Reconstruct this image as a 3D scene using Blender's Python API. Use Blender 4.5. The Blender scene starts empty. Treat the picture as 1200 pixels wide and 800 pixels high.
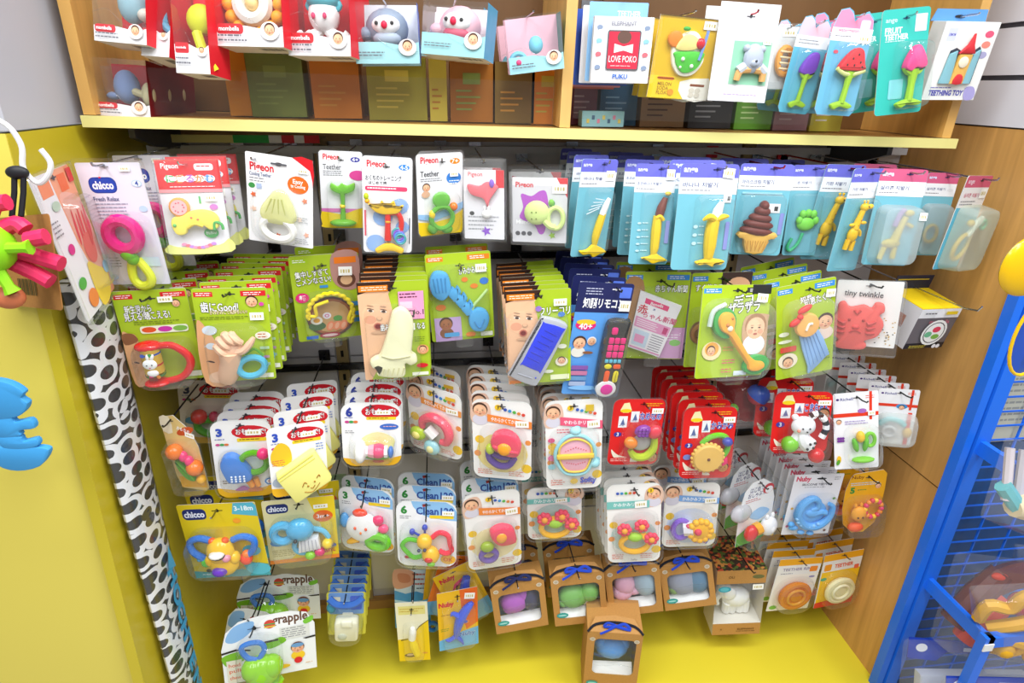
import bpy, math, random
from mathutils import Matrix, Vector, noise
random.seed(7)
PI = math.pi
SC = bpy.context.scene
COL = SC.collection
# ------------------------------------------------------------------ camera, world, lights, exposure
cam_data = bpy.data.cameras.new('camera')
cam_data.sensor_width = 36.0
cam_data.lens = 698.6 / 1200 * 36.0
cam_data.clip_start = 0.02
cam = bpy.data.objects.new('camera', cam_data)
COL.objects.link(cam)
_r, _u, _f = (0.99262026, -0.12032226, 0.01508536), (0.03373942, 0.39352069, 0.91869642), (0.11647603, 0.91140771, -0.39467622)
cam.matrix_world = Matrix(((_r[0], _u[0], -_f[0], 0), (_r[1], _u[1], -_f[1], 0), (_r[2], _u[2], -_f[2], 1.56), (0, 0, 0, 1)))
SC.camera = cam
world = bpy.data.worlds.new('shop_ambient')
SC.world = world
world.use_nodes = True
_bg = world.node_tree.nodes['Background']
_bg.inputs['Color'].default_value = (0.95, 0.97, 1.0, 1)
_bg.inputs['Strength'].default_value = 0.46
LAMPS = [(-1.0, -0.55, 2.65, 0.35, 1.5, 37), (0.35, -0.55, 2.65, 0.35, 1.5, 37), (1.6, -0.55, 2.65, 0.35, 1.5, 37),
         (-0.3, 0.35, 2.65, 1.3, 0.3, 29), (0.9, 0.35, 2.65, 1.3, 0.3, 29)]
for lx, ly, lz, sx, sy, watts in LAMPS:                      # the shop's fluorescent ceiling fixtures
    ld = bpy.data.lights.new('ceiling_light', 'AREA')
    ld.shape = 'RECTANGLE'; ld.size = sx; ld.size_y = sy
    ld.energy = watts; ld.color = (0.97, 0.985, 1.0)
    lo = bpy.data.objects.new('ceiling_light', ld)
    lo.location = (lx, ly, lz)
    COL.objects.link(lo)
SC.view_settings.view_transform = 'Standard'
SC.view_settings.look = 'None'
SC.view_settings.gamma = 1.0
SC.view_settings.use_curve_mapping = False
SC.view_settings.exposure = -0.52
SC.cycles.transparent_max_bounces = 20
SC.cycles.max_bounces = 8

# ------------------------------------------------------------------ materials
def lin(h, a=1.0):
    h = h.lstrip('#')
    if len(h) == 3: h = ''.join(q * 2 for q in h)
    o = []
    for i in (0, 2, 4):
        c = int(h[i:i + 2], 16) / 255
        o.append(c / 12.92 if c <= .04045 else ((c + .055) / 1.055) ** 2.4)
    return (o[0], o[1], o[2], a)

MATS = {}
FIN = {'print': (.42, .35), 'plastic': (.2, .5), 'soft': (.5, .4), 'matte': (.8, .2), 'metal': (.25, .5), 'paint': (.35, .4)}
def mat(c, fin='print'):
    key = (c, fin)
    if key in MATS: return MATS[key]
    m = bpy.data.materials.new(fin + '_' + c.lstrip('#'))
    m.use_nodes = True
    nt = m.node_tree; N = nt.nodes; L = nt.links
    out = N['Material Output']; pb = N['Principled BSDF']
    tc = N.new('ShaderNodeTexCoord'); nz = N.new('ShaderNodeTexNoise')
    nz.inputs['Scale'].default_value = 60; nz.inputs['Detail'].default_value = 2
    L.new(tc.outputs['Object'], nz.inputs['Vector'])
    pb.inputs['Base Color'].default_value = lin(c)
    if fin in FIN:
        r, s = FIN[fin]
        mr = N.new('ShaderNodeMapRange')
        mr.inputs['To Min'].default_value = max(.05, r - .1); mr.inputs['To Max'].default_value = r + .1
        L.new(nz.outputs['Fac'], mr.inputs['Value']); L.new(mr.outputs['Result'], pb.inputs['Roughness'])
        pb.inputs['Specular IOR Level'].default_value = s
        if fin == 'metal': pb.inputs['Metallic'].default_value = 1.0
    elif fin in ('clear', 'bag', 'frost', 'tint', 'glass'):
        tr = N.new('ShaderNodeBsdfTransparent'); mx = N.new('ShaderNodeMixShader')
        bp = N.new('ShaderNodeBump')
        nz.inputs['Scale'].default_value = {'clear': 42, 'bag': 45, 'frost': 30, 'tint': 30, 'glass': 5}[fin]
        bp.inputs['Strength'].default_value = {'clear': .22, 'bag': .25, 'frost': .05, 'tint': .05, 'glass': .01}[fin]
        bp.inputs['Distance'].default_value = .01
        L.new(nz.outputs['Fac'], bp.inputs['Height'])
        if fin in ('clear', 'bag', 'glass'):
            tr.inputs['Color'].default_value = (.97, .98, .98, 1)
            gl = N.new('ShaderNodeBsdfGlossy'); gl.inputs['Roughness'].default_value = .07
            L.new(bp.outputs['Normal'], gl.inputs['Normal'])
            df = N.new('ShaderNodeBsdfDiffuse'); df.inputs['Color'].default_value = lin(c)
            m2 = N.new('ShaderNodeMixShader'); m2.inputs['Fac'].default_value = {'clear': .025, 'bag': .07, 'glass': .006}[fin]
            L.new(tr.outputs['BSDF'], m2.inputs[1]); L.new(df.outputs['BSDF'], m2.inputs[2])
            fr = N.new('ShaderNodeLayerWeight'); fr.inputs['Blend'].default_value = .5
            pw = N.new('ShaderNodeMath'); pw.operation = 'POWER'; pw.inputs[1].default_value = 4.0
            sc = N.new('ShaderNodeMath'); sc.operation = 'MULTIPLY_ADD'; sc.inputs[1].default_value = .6; sc.inputs[2].default_value = .06 if fin == 'clear' else .025
            L.new(fr.outputs['Facing'], pw.inputs[0]); L.new(pw.outputs['Value'], sc.inputs[0]); L.new(sc.outputs['Value'], mx.inputs['Fac'])
            L.new(m2.outputs['Shader'], mx.inputs[1]); L.new(gl.outputs['BSDF'], mx.inputs[2])
        else:
            tr.inputs['Color'].default_value = lin(c)
            pb.inputs['Roughness'].default_value = .15 if fin == 'tint' else .3
            mx.inputs['Fac'].default_value = .62 if fin == 'tint' else .34
            L.new(tr.outputs['BSDF'], mx.inputs[1]); L.new(pb.outputs['BSDF'], mx.inputs[2])
        L.new(mx.outputs['Shader'], out.inputs['Surface'])
    elif fin == 'wood':
        mp = N.new('ShaderNodeMapping'); mp.inputs['Scale'].default_value = (1.5, 6, .35)
        L.new(tc.outputs['Object'], mp.inputs['Vector']); L.new(mp.outputs['Vector'], nz.inputs['Vector'])
        nz.inputs['Scale'].default_value = 9; nz.inputs['Detail'].default_value = 6; nz.inputs['Distortion'].default_value = .6
        rp = N.new('ShaderNodeValToRGB')
        b = lin(c)
        rp.color_ramp.elements[0].color = (b[0] * .82, b[1] * .8, b[2] * .76, 1); rp.color_ramp.elements[0].position = .25
        rp.color_ramp.elements[1].color = (b[0] * 1.12, b[1] * 1.12, b[2] * 1.12, 1); rp.color_ramp.elements[1].position = .75
        L.new(nz.outputs['Fac'], rp.inputs['Fac']); L.new(rp.outputs['Color'], pb.inputs['Base Color'])
        pb.inputs['Roughness'].default_value = .45
    elif fin == 'kraft':
        nz.inputs['Scale'].default_value = 250
        rp = N.new('ShaderNodeValToRGB'); b = lin(c)
        rp.color_ramp.elements[0].color = (b[0] * .85, b[1] * .83, b[2] * .8, 1)
        rp.color_ramp.elements[1].color = (b[0] * 1.1, b[1] * 1.1, b[2] * 1.1, 1)
        L.new(nz.outputs['Fac'], rp.inputs['Fac']); L.new(rp.outputs['Color'], pb.inputs['Base Color'])
        pb.inputs['Roughness'].default_value = .7
    elif fin == 'leaf':                                        # printed sprig pattern on a carton lid
        vo = N.new('ShaderNodeTexVoronoi'); vo.inputs['Scale'].default_value = 130
        L.new(tc.outputs['Object'], vo.inputs['Vector'])
        rp = N.new('ShaderNodeValToRGB'); cr = rp.color_ramp; cr.interpolation = 'CONSTANT'
        cr.elements[0].color = lin('#3a2a1c'); cr.elements[1].position = .4; cr.elements[1].color = lin('#c8873f')
        e = cr.elements.new(.58); e.color = lin('#5a6a2c'); e = cr.elements.new(.75); e.color = lin('#b5482a')
        sp = N.new('ShaderNodeSeparateColor'); L.new(vo.outputs['Color'], sp.inputs['Color'])
        L.new(sp.outputs['Red'], rp.inputs['Fac']); L.new(rp.outputs['Color'], pb.inputs['Base Color'])
        pb.inputs['Roughness'].default_value = .6
    elif fin == 'dots':                                        # black cells in a white net on the rolled mat
        sx = N.new('ShaderNodeSeparateXYZ'); cx = N.new('ShaderNodeCombineXYZ')
        L.new(tc.outputs['Object'], sx.inputs['Vector']); my = N.new('ShaderNodeMath'); my.operation = 'MULTIPLY'; my.inputs[1].default_value = .68; L.new(sx.outputs['Y'], my.inputs[0]); L.new(my.outputs['Value'], cx.inputs['X']); L.new(sx.outputs['Z'], cx.inputs['Y'])
        vo = N.new('ShaderNodeTexVoronoi'); vo.voronoi_dimensions = '2D'; vo.inputs['Scale'].default_value = 34; vo.inputs['Randomness'].default_value = .62
        ve = N.new('ShaderNodeTexVoronoi'); ve.voronoi_dimensions = '2D'; ve.feature = 'DISTANCE_TO_EDGE'; ve.inputs['Scale'].default_value = 34; ve.inputs['Randomness'].default_value = .62
        L.new(cx.outputs['Vector'], vo.inputs['Vector']); L.new(cx.outputs['Vector'], ve.inputs['Vector'])
        v2 = N.new('ShaderNodeTexNoise'); v2.inputs['Scale'].default_value = 7; L.new(tc.outputs['Object'], v2.inputs['Vector'])
        c1 = N.new('ShaderNodeMath'); c1.operation = 'LESS_THAN'; c1.inputs[1].default_value = .36; L.new(vo.outputs['Distance'], c1.inputs[0])
        c2 = N.new('ShaderNodeMath'); c2.operation = 'GREATER_THAN'; c2.inputs[1].default_value = .63; L.new(vo.outputs['Distance'], c2.inputs[0])
        c3 = N.new('ShaderNodeMath'); c3.operation = 'MAXIMUM'; L.new(c1.outputs['Value'], c3.inputs[0]); L.new(c2.outputs['Value'], c3.inputs[1])
        ng = N.new('ShaderNodeMath'); ng.operation = 'GREATER_THAN'; ng.inputs[1].default_value = .67; L.new(v2.outputs['Fac'], ng.inputs[0])
        df = N.new('ShaderNodeMath'); df.operation = 'SUBTRACT'; L.new(ng.outputs['Value'], df.inputs[0]); L.new(c3.outputs['Value'], df.inputs[1])
        ab = N.new('ShaderNodeMath'); ab.operation = 'ABSOLUTE'; L.new(df.outputs['Value'], ab.inputs[0])
        rp = N.new('ShaderNodeMix'); rp.data_type = 'RGBA'; rp.inputs['A'].default_value = lin('#eeeef2'); rp.inputs['B'].default_value = lin('#19191d')
        L.new(ab.outputs['Value'], rp.inputs['Factor']); L.new(rp.outputs['Result'], pb.inputs['Base Color'])
        pb.inputs['Roughness'].default_value = .3
    MATS[key] = m
    return m

# ------------------------------------------------------------------ mesh building
class B:
    """collects faces of several materials and links them as one mesh object"""
    def __init__(s): s.v = []; s.f = []; s.mi = []; s.ms = []
    def m(s, c, fin):
        k = mat(c, fin)
        if k not in s.ms: s.ms.append(k)
        return s.ms.index(k)
    def add(s, vs, fs, c, fin='print'):
        o = len(s.v); i = s.m(c, fin)
        s.v += [tuple(v) for v in vs]
        for f in fs: s.f.append(tuple(o + k for k in f)); s.mi.append(i)
    def box(s, a, b, c, fin='print'):
        (x0, y0, z0), (x1, y1, z1) = a, b
        s.add([(x0, y0, z0), (x1, y0, z0), (x1, y1, z0), (x0, y1, z0), (x0, y0, z1), (x1, y0, z1), (x1, y1, z1), (x0, y1, z1)],
              [(3, 2, 1, 0), (4, 5, 6, 7), (0, 1, 5, 4), (1, 2, 6, 5), (2, 3, 7, 6), (3, 0, 4, 7)], c, fin)
    def slab(s, pts, off, c, fin='print'):
        """polygon of 3D points pushed by the vector off"""
        n = len(pts); q = [tuple(Vector(p) + Vector(off)) for p in pts]
        s.add(list(pts) + q, [tuple(range(n)), tuple(range(2 * n - 1, n - 1, -1))] + [(i, i + n, (i + 1) % n + n, (i + 1) % n) for i in range(n)], c, fin)
    def sweep(s, P, r, c, fin='plastic', closed=False, n=8, flat=1.0):
        N = len(P); P = [Vector(p) for p in P]; vs = []; fs = []
        up = None
        for i in range(N):
            a = P[(i - 1) % N] if (closed or i) else P[0]
            b = P[(i + 1) % N] if (closed or i < N - 1) else P[-1]
            t = (b - a)
            t = t.normalized() if t.length > 1e-9 else Vector((0, 0, 1))
            if up is None:
                up = Vector((0, 1, 0)) if abs(t.y) < .9 else Vector((0, 0, 1))
            w = up - t * up.dot(t)
            w = w.normalized() if w.length > 1e-6 else t.orthogonal().normalized()
            up = w
            q = t.cross(w)
            rr = r[i] if isinstance(r, (list, tuple)) else r
            for k in range(n):
                an = 2 * PI * k / n
                vs.append(P[i] + w * (math.cos(an) * rr * flat) + q * (math.sin(an) * rr))
        for i in range(N if closed else N - 1):
            j = (i + 1) % N
            for k in range(n):
                l = (k + 1) % n
                fs.append((i * n + k, i * n + l, j * n + l, j * n + k))
        if not closed: fs += [tuple(range(n - 1, -1, -1)), tuple((N - 1) * n + k for k in range(n))]
        s.add(vs, fs, c, fin)
    def build(s, name, parent=None, smooth=False, ang=35, label=None):
        me = bpy.data.meshes.new(name)
        me.from_pydata(s.v, [], s.f)
        for k in s.ms: me.materials.append(k)
        me.polygons.foreach_set('material_index', s.mi)
        if smooth:
            me.polygons.foreach_set('use_smooth', [True] * len(s.f))
            me.set_sharp_from_angle(angle=math.radians(ang))
        me.update()
        o = bpy.data.objects.new(name, me); COL.objects.link(o)
        if parent: o.parent = parent
        if label: o['label'] = label
        return o

def tag(o, label=None, cat=None, group=None, kind=None):
    if label: o['label'] = label
    if cat: o['category'] = cat
    if group: o['group'] = group
    if kind: o['kind'] = kind
    return o
def empty(name, loc, label, cat, group=None, q=None):
    o = bpy.data.objects.new(name, None); COL.objects.link(o)
    o.empty_display_size = .02; o.location = loc
    if q is not None: o.rotation_mode = 'QUATERNION'; o.rotation_quaternion = q
    return tag(o, label, cat, group)

def smooth_path(pts, k, closed):
    if k <= 1: return [Vector(p) for p in pts]
    P = [Vector(p) for p in pts]; n = len(P); out = []
    for i in range(n if closed else n - 1):
        g = (lambda j: P[j % n]) if closed else (lambda j: P[max(0, min(n - 1, j))])
        a, b, c, d = g(i - 1), g(i), g(i + 1), g(i + 2)
        for j in range(k):
            t = j / k
            out.append(.5 * ((2 * b) + (c - a) * t + (2 * a - 5 * b + 4 * c - d) * t * t + (3 * b - a - 3 * c + d) * t ** 3))
    if not closed: out.append(P[-1])
    return out

TXT = {}
def text_mesh(s, off=.0, res=2):
    k = (s, round(off, 3))
    if k not in TXT:
        cu = bpy.data.curves.new('lettering', 'FONT'); cu.body = s; cu.size = 1; cu.resolution_u = res; cu.offset = off
        ob = bpy.data.objects.new('lettering', cu); COL.objects.link(ob)
        dg = bpy.context.evaluated_depsgraph_get()
        me = bpy.data.meshes.new_from_object(ob.evaluated_get(dg))
        vs = [(v.co.x, v.co.y) for v in me.vertices]; fs = [tuple(p.vertices) for p in me.polygons]
        bpy.data.objects.remove(ob); bpy.data.curves.remove(cu); bpy.data.meshes.remove(me)
        TXT[k] = (vs, fs)
    return TXT[k]

ORD = ['second', 'third', 'fourth', 'fifth', 'sixth', 'seventh', 'eighth', 'ninth']
SHIN = '#e8b08c'
class Part(B):
    """a piece of a packed toy, drawn in its package's own coordinates: u to the right and v down, 0 to 1; d and r in widths of the package"""
    def __init__(s, k, name, c='#ffffff', fin='plastic', smooth=True, label=None):
        super().__init__(); s.k = k; s.name = name; s.c = c; s.fin = fin; s.sm = smooth; s.lb = label; k.parts.append(s)
    def P(s, u, v, d=0): return Vector(((u - .5) * s.k.w, -d * s.k.w, -v * s.k.h))
    def tube(s, pts, r, c=None, closed=False, sm=4, n=8, flat=1.0, fin=None):
        pts = [p if len(p) > 2 else (p[0], p[1], s.d0) for p in pts]
        P = smooth_path([s.P(*p) for p in pts], sm, closed)
        if isinstance(r, (list, tuple)):
            R = []
            for i in range(len(P)):
                t = i / max(1, len(P) - 1) * (len(r) - 1); a = min(int(t), len(r) - 2)
                R.append((r[a] + (r[a + 1] - r[a]) * (t - a)) * s.k.w)
        else: R = r * s.k.w
        s.sweep(P, R, c or s.c, fin or s.fin, closed, n, flat); return s
    d0 = .07
    def ring(s, u, v, R, r, c=None, d=None, ry=None, rot=0, n=20, flat=1.0, fin=None):
        d = s.d0 if d is None else d; ry = ry or R; asp = s.k.w / s.k.h
        pts = []
        for i in range(n):
            a = 2 * PI * i / n; x, y = math.cos(a) * R, math.sin(a) * ry
            pts.append((u + x * math.cos(rot) - y * math.sin(rot), v + (x * math.sin(rot) + y * math.cos(rot)) * asp, d))
        return s.tube(pts, r, c, True, 1, 8, flat, fin)
    def ball(s, u, v, rx, ry=None, rd=None, c=None, d=None, rot=0, n=10, fin=None):
        ry = ry or rx; rd = rd or min(rx, ry); d = s.d0 if d is None else d
        o = s.P(u, v, d); w = s.k.w; vs = []; fs = []; m = n + 2
        for i in range(n + 1):
            t = PI * i / n
            for j in range(m):
                p = 2 * PI * j / m
                x, y, z = math.sin(t) * math.cos(p) * rx * w, math.sin(t) * math.sin(p) * rd * w, math.cos(t) * ry * w
                vs.append(o + Vector((x * math.cos(rot) + z * math.sin(rot), y, -x * math.sin(rot) + z * math.cos(rot))))
        for i in range(n):
            for j in range(m):
                l = (j + 1) % m
                fs.append((i * m + j, i * m + l, (i + 1) * m + l, (i + 1) * m + j))
        s.add(vs, fs, c or s.c, fin or s.fin); return s
    def ext(s, pts, d0=.01, d1=.1, c=None, bev=.02, sm=4, fin=None):
        """a soft-edged slab cut to an outline"""
        w = s.k.w
        P = [Vector((p.x, p.z)) for p in smooth_path([s.P(a, b) for a, b in pts], sm, True)]
        n = len(P)
        area = sum(P[i].x * P[(i + 1) % n].y - P[(i + 1) % n].x * P[i].y for i in range(n))
        sg = 1 if area > 0 else -1
        nor = []
        for i in range(n):
            t = P[(i + 1) % n] - P[i - 1]
            q = Vector((t.y, -t.x)) * sg
            nor.append(q.normalized() if q.length > 1e-9 else Vector((0, 0)))
        vs = []; rings = [(d0, 0), (d1 - bev, 0), (d1 - bev * .3, bev * .3), (d1, bev)]
        for d, ins in rings: vs += [(p.x - q.x * ins * w, -d * w, p.y - q.y * ins * w) for p, q in zip(P, nor)]
        fs = []
        for r in range(3):
            for i in range(n):
                j = (i + 1) % n
                fs.append((r * n + i, r * n + j, (r + 1) * n + j, (r + 1) * n + i))
        fs.append(tuple(3 * n + i for i in range(n)))
        s.add(vs, fs, c or s.c, fin or s.fin); return s
    def lathe(s, u, v, prof, c=None, d=None, axis=(0, -1, 0), n=20, fin=None):
        """prof: (along the axis, radius) pairs in widths"""
        d = s.d0 if d is None else d
        o = s.P(u, v, d); a = Vector(axis).normalized(); e = a.orthogonal().normalized(); g = a.cross(e); w = s.k.w
        vs = []; fs = []
        for t, r in prof:
            for j in range(n):
                p = 2 * PI * j / n
                vs.append(o + a * t * w + (e * math.cos(p) + g * math.sin(p)) * max(r, 1e-4) * w)
        for i in range(len(prof) - 1):
            for j in range(n):
                l = (j + 1) % n
                fs.append((i * n + j, i * n + l, (i + 1) * n + l, (i + 1) * n + j))
        s.add(vs, fs, c or s.c, fin or s.fin); return s
    def flat(s, pts, d, c, fin='print'):
        s.add([s.P(a, b, d) for a, b in pts], [tuple(range(len(pts)))], c, fin); return s
    def disc(s, u, v, rx, ry=None, d=.1, c=None, rot=0, n=16, fin=None):
        return s.flat(ell(u, v, rx, ry or rx, rot, n, s.k.w / s.k.h), d, c or s.c, fin or s.fin)

def ell(u, v, rx, ry, rot=0, n=18, asp=1.0):
    o = []
    for i in range(n):
        a = 2 * PI * i / n; x, y = math.cos(a) * rx, math.sin(a) * ry
        o.append((u + x * math.cos(rot) - y * math.sin(rot), v + (x * math.sin(rot) + y * math.cos(rot)) * asp))
    return o
def rrect(u0, v0, u1, v1, r, asp=1.0, k=4):
    """rounded rectangle, corner radius r in widths; asp = width / height"""
    if r <= 0: return [(u0, v0), (u1, v0), (u1, v1), (u0, v1)]
    ry = r * asp; o = []
    for cx, cy, a0 in ((u1 - r, v0 + ry, -90), (u1 - r, v1 - ry, 0), (u0 + r, v1 - ry, 90), (u0 + r, v0 + ry, 180)):
        for i in range(k + 1):
            a = math.radians(a0 + 90 * i / k); o.append((cx + r * math.cos(a), cy + ry * math.sin(a)))
    return o

class K:
    """one package: an Empty at the point it hangs from, with its printed card, its toy's pieces and its clear shell as parts"""
    STEP = .00009
    def __init__(s, key, name, label, cat, place=None):
        p = place or PLACE[key]
        s.x, s.y, s.z, s.w, s.h, yaw, roll, lean, s.n, s.yb = p
        s.M = Matrix.Rotation(yaw, 4, 'Z') @ Matrix.Rotation(lean, 4, 'X') @ Matrix.Rotation(roll, 4, 'Y')
        s.name = name; s.cat = cat; s.label = label; s.parts = []; s.pr = None; s.lay = 0; s.asp = s.w / s.h
        s.root = empty(name, (s.x, s.y, s.z), label, cat, None, s.M.to_quaternion())
        s.rnd = random.Random(key)
    def part(s, name, c='#ffffff', fin='plastic', **kw): return Part(s, name, c, fin, **kw)
    # --- the printed card
    def card(s, c='#ffffff', r=.04, pts=None, back='#d9d9d6', thick=.0012, name='backing_card', fin='print', label=None):
        s.pr = Part(s, name, c, fin, smooth=False, label=label)
        pts = pts or rrect(0, 0, 1, 1, r, s.asp)
        a = [s.pr.P(u, v) for u, v in pts]; b = [p + Vector((0, thick, 0)) for p in a]; n = len(a)
        s.pr.add(a, [tuple(range(n))], c, fin)
        s.pr.add(b, [tuple(range(n - 1, -1, -1))], back)
        s.pr.add(a + b, [(i, i + n, (i + 1) % n + n, (i + 1) % n) for i in range(n)], back)
        s.lay = 0; s.outline = pts
        return s
    def _d(s): s.lay += 1; return s.lay * s.STEP / s.w
    def poly(s, pts, c, fin='print'): s.pr.flat(pts, s._d(), c, fin); return s
    def blob(s, pts, c, sm=4): return s.poly([(p.x, p.y) for p in smooth_path([(a, b, 0) for a, b in pts], sm, True)], c)
    def rect(s, u0, v0, u1, v1, c, r=0): return s.poly(rrect(u0, v0, u1, v1, r, s.asp), c)
    def ell(s, u, v, rx, ry, c, rot=0, n=18): return s.poly(ell(u, v, rx, ry, rot, n, s.asp), c)
    def txt(s, t, u, v, size, c, fit=None, rot=0, al='c', ol=None, olw=.06, bold=.014):
        if ol:
            s._txt(t, u, v, size, ol, fit, rot, al, olw, bold)
        s._txt(t, u, v, size, c, fit, rot, al, bold, bold); return s
    def _txt(s, t, u, v, size, c, fit, rot, al, off, base):
        vs, fs = text_mesh(t, off)
        bx, _ = text_mesh(t, base)
        x0, x1 = min(p[0] for p in bx), max(p[0] for p in bx); y0, y1 = min(p[1] for p in bx), max(p[1] for p in bx)
        k = size * s.w; kx = k
        if fit: kx = min(k * 1.25, fit * s.w / (x1 - x0))
        cx = {'c': (x0 + x1) / 2, 'l': x0, 'r': x1}[al]; cy = (y0 + y1) / 2
        d = s._d() * s.w; o = s.pr.P(u, v)
        cr, sr = math.cos(rot), math.sin(rot); out = []
        for x, y in vs:
            a, b = (x - cx) * kx, (y - cy) * k
            out.append((o.x + a * cr - b * sr, -d, o.z + a * sr + b * cr))
        s.pr.add(out, fs, c)
    def lines(s, u0, v0, u1, n, dv, c='#8a8a90', th=.35):
        """rows of small print too fine to read"""
        d = s._d()
        for i in range(n):
            u = u0; e = u1 - s.rnd.random() * .25 * (u1 - u0); v = v0 + i * dv
            while u < e:
                q = min(e, u + (.2 + .5 * s.rnd.random()) * .12)
                s.pr.flat([(u, v), (q, v), (q, v + dv * th), (u, v + dv * th)], d, c); u = q + .012
        return s
    def hole(s, u=.5, v=.06, c='#3a3a40'):
        s.ell(u, v, .024, .024, c); s.rect(u - .07, v - .005, u + .07, v + .005, c, .004); s.hv = v; s.hu = u; return s
    hu, hv = .5, .06
    def baby(s, u, v, r, skin='#eab892', hair='#4a2f22', top=True, clothes=None):
        if clothes: s.ell(u, v + 1.5 * r * s.asp, r * 1.1, r * .9, clothes)
        if top: s.ell(u, v - r * .14 * s.asp, r * 1.06, r * 1.08, hair)
        s.ell(u, v + r * .06 * s.asp, r * .93, r * .95, skin); s.ell(u - r * .2, v - r * .1 * s.asp, r * .6, r * .62, s.tint(skin, 1.06))
        for q in (-1, 1):
            s.ell(u + q * r * .36, v + r * .02 * s.asp, r * .13, r * .065, '#4a3228', n=8); s.ell(u + q * r * .5, v + r * .34 * s.asp, r * .26, r * .2, s.tint(skin, 1.0, -.12), n=10); s.ell(u + q * r * .36, v - r * .18 * s.asp, r * .17, r * .03, s.tint(skin, .72), n=8)
        s.ell(u, v + r * .27 * s.asp, r * .13, r * .07, s.tint(skin, .8), n=8); s.ell(u, v + r * .56 * s.asp, r * .2, r * .09, '#b4604e', n=8); return s
    @staticmethod
    def tint(c, k, g=0.0):
        v = [int(c.lstrip('#')[i:i + 2], 16) * k for i in (0, 2, 4)]; v[1] *= 1 + g; v[2] *= 1 + g
        return '#%02x%02x%02x' % tuple(max(0, min(255, int(q))) for q in v)
    def big_face(s, u, v, r, skin='#edbb94'):
        """a close-up baby portrait running out of the card's left edge"""
        A = s.asp
        s.ell(u - r * .1, v - r * .2 * A, r * .8, r * .7, s.tint(skin, 1.05)); s.ell(u - r * .42, v + r * .05 * A, r * .34, r * .26, s.tint(skin, 1.0, -.1))
        for q, e in ((-.36, -.5), (.36, -.42)):
            s.ell(u + q * r, v + e * r * A, r * .19, r * .075, '#fbf0e6', .2, 10); s.ell(u + q * r, v + e * r * A, r * .12, r * .075, '#2a1a14', .2, 10); s.ell(u + q * r, v + (e - .12) * r * A, r * .21, r * .03, '#5a3a2c', .25, 8); s.ell(u + q * r, v + (e - .3) * r * A, r * .2, r * .035, s.tint(skin, .7), .2, 8)
        s.ell(u + r * .1, v, r * .18, r * .13, s.tint(skin, .86), n=10); s.ell(u + r * .1, v - r * .04 * A, r * .13, r * .1, s.tint(skin, 1.02), n=10)
        s.ell(u - r * .02, v + r * .46 * A, r * .24, r * .22, '#c8705c', n=12); s.ell(u - r * .02, v + r * .47 * A, r * .17, r * .15, '#7a2420', n=12); s.ell(u + r * .0, v + r * .85 * A, r * .45, r * .1, s.tint(skin, .88), n=12)
        return s
    def sticker(s, u, v, w=.2, h=.07, rot=0, d=None, c='#fbfbf6'):
        p = Part(s, 'price_sticker', c, 'print', smooth=False)
        d = (s.lay + 8) * s.STEP / s.w if d is None else d
        def q(a, b): return (u + a * math.cos(rot) - b * math.sin(rot) / s.asp * s.asp, v + (a * math.sin(rot)) * s.asp + b)
        p.flat([q(-w / 2, -h / 2), q(w / 2, -h / 2), q(w / 2, h / 2), q(-w / 2, h / 2)], d, c)
        for i in range(4): p.flat([q(-w * .36 + i * w * .19, -h * .18), q(-w * .24 + i * w * .19, -h * .18), q(-w * .24 + i * w * .19, h * .2), q(-w * .36 + i * w * .19, h * .2)], d + .001, '#c9b56a' if i % 2 else '#d8cf9c')
        return s
    # --- clear shells
    def shell(s, u0=.1, v0=.3, u1=.9, v1=.95, d=.2, r=.1, taper=.05, fin='clear', c='#ffffff', name='blister', pts=None, d0=.004):
        p = Part(s, name, c, fin, smooth=True); w = s.w
        base = pts or rrect(u0, v0, u1, v1, r, s.asp)
        cu = sum(a for a, b in base) / len(base); cv = sum(b for a, b in base) / len(base)
        n = len(base); vs = []; rings = [(d0, 1), (d * .7, 1 - taper), (d * .93, 1 - taper - .03), (d, 1 - taper - .1)]
        for dd, k in rings: vs += [p.P(cu + (a - cu) * k, cv + (b - cv) * k, dd) for a, b in base]
        fs = []
        for q in range(3):
            for i in range(n): fs.append((q * n + i, q * n + (i + 1) % n, (q + 1) * n + (i + 1) % n, (q + 1) * n + i))
        fs.append(tuple(3 * n + i for i in range(n)))
        p.add(vs, fs, c, fin); return s
    def flange(s, grow=.04, r=.1, v0=None, name='blister'):
        """the clear rim that runs round a card"""
        p = Part(s, name, '#ffffff', 'clear', smooth=False); g = grow; v0 = -g * s.asp if v0 is None else v0
        a = rrect(-g, v0, 1 + g, 1 + g * s.asp, r + g, s.asp); b = rrect(-.005, -.005, 1.005, 1.005, r, s.asp); n = len(a)
        for d, e in ((.03, -.012),):
            vs = [p.P(u, v, d) for u, v in a] + [p.P(u, v, d) for u, v in b] + [p.P(u, v, e) for u, v in a]
            p.add(vs, [(i, (i + 1) % n, n + (i + 1) % n, n + i) for i in range(n)] + [(i, (i + 1) % n, 2 * n + (i + 1) % n, 2 * n + i) for i in range(n)], '#ffffff', 'clear')
        return s
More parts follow.
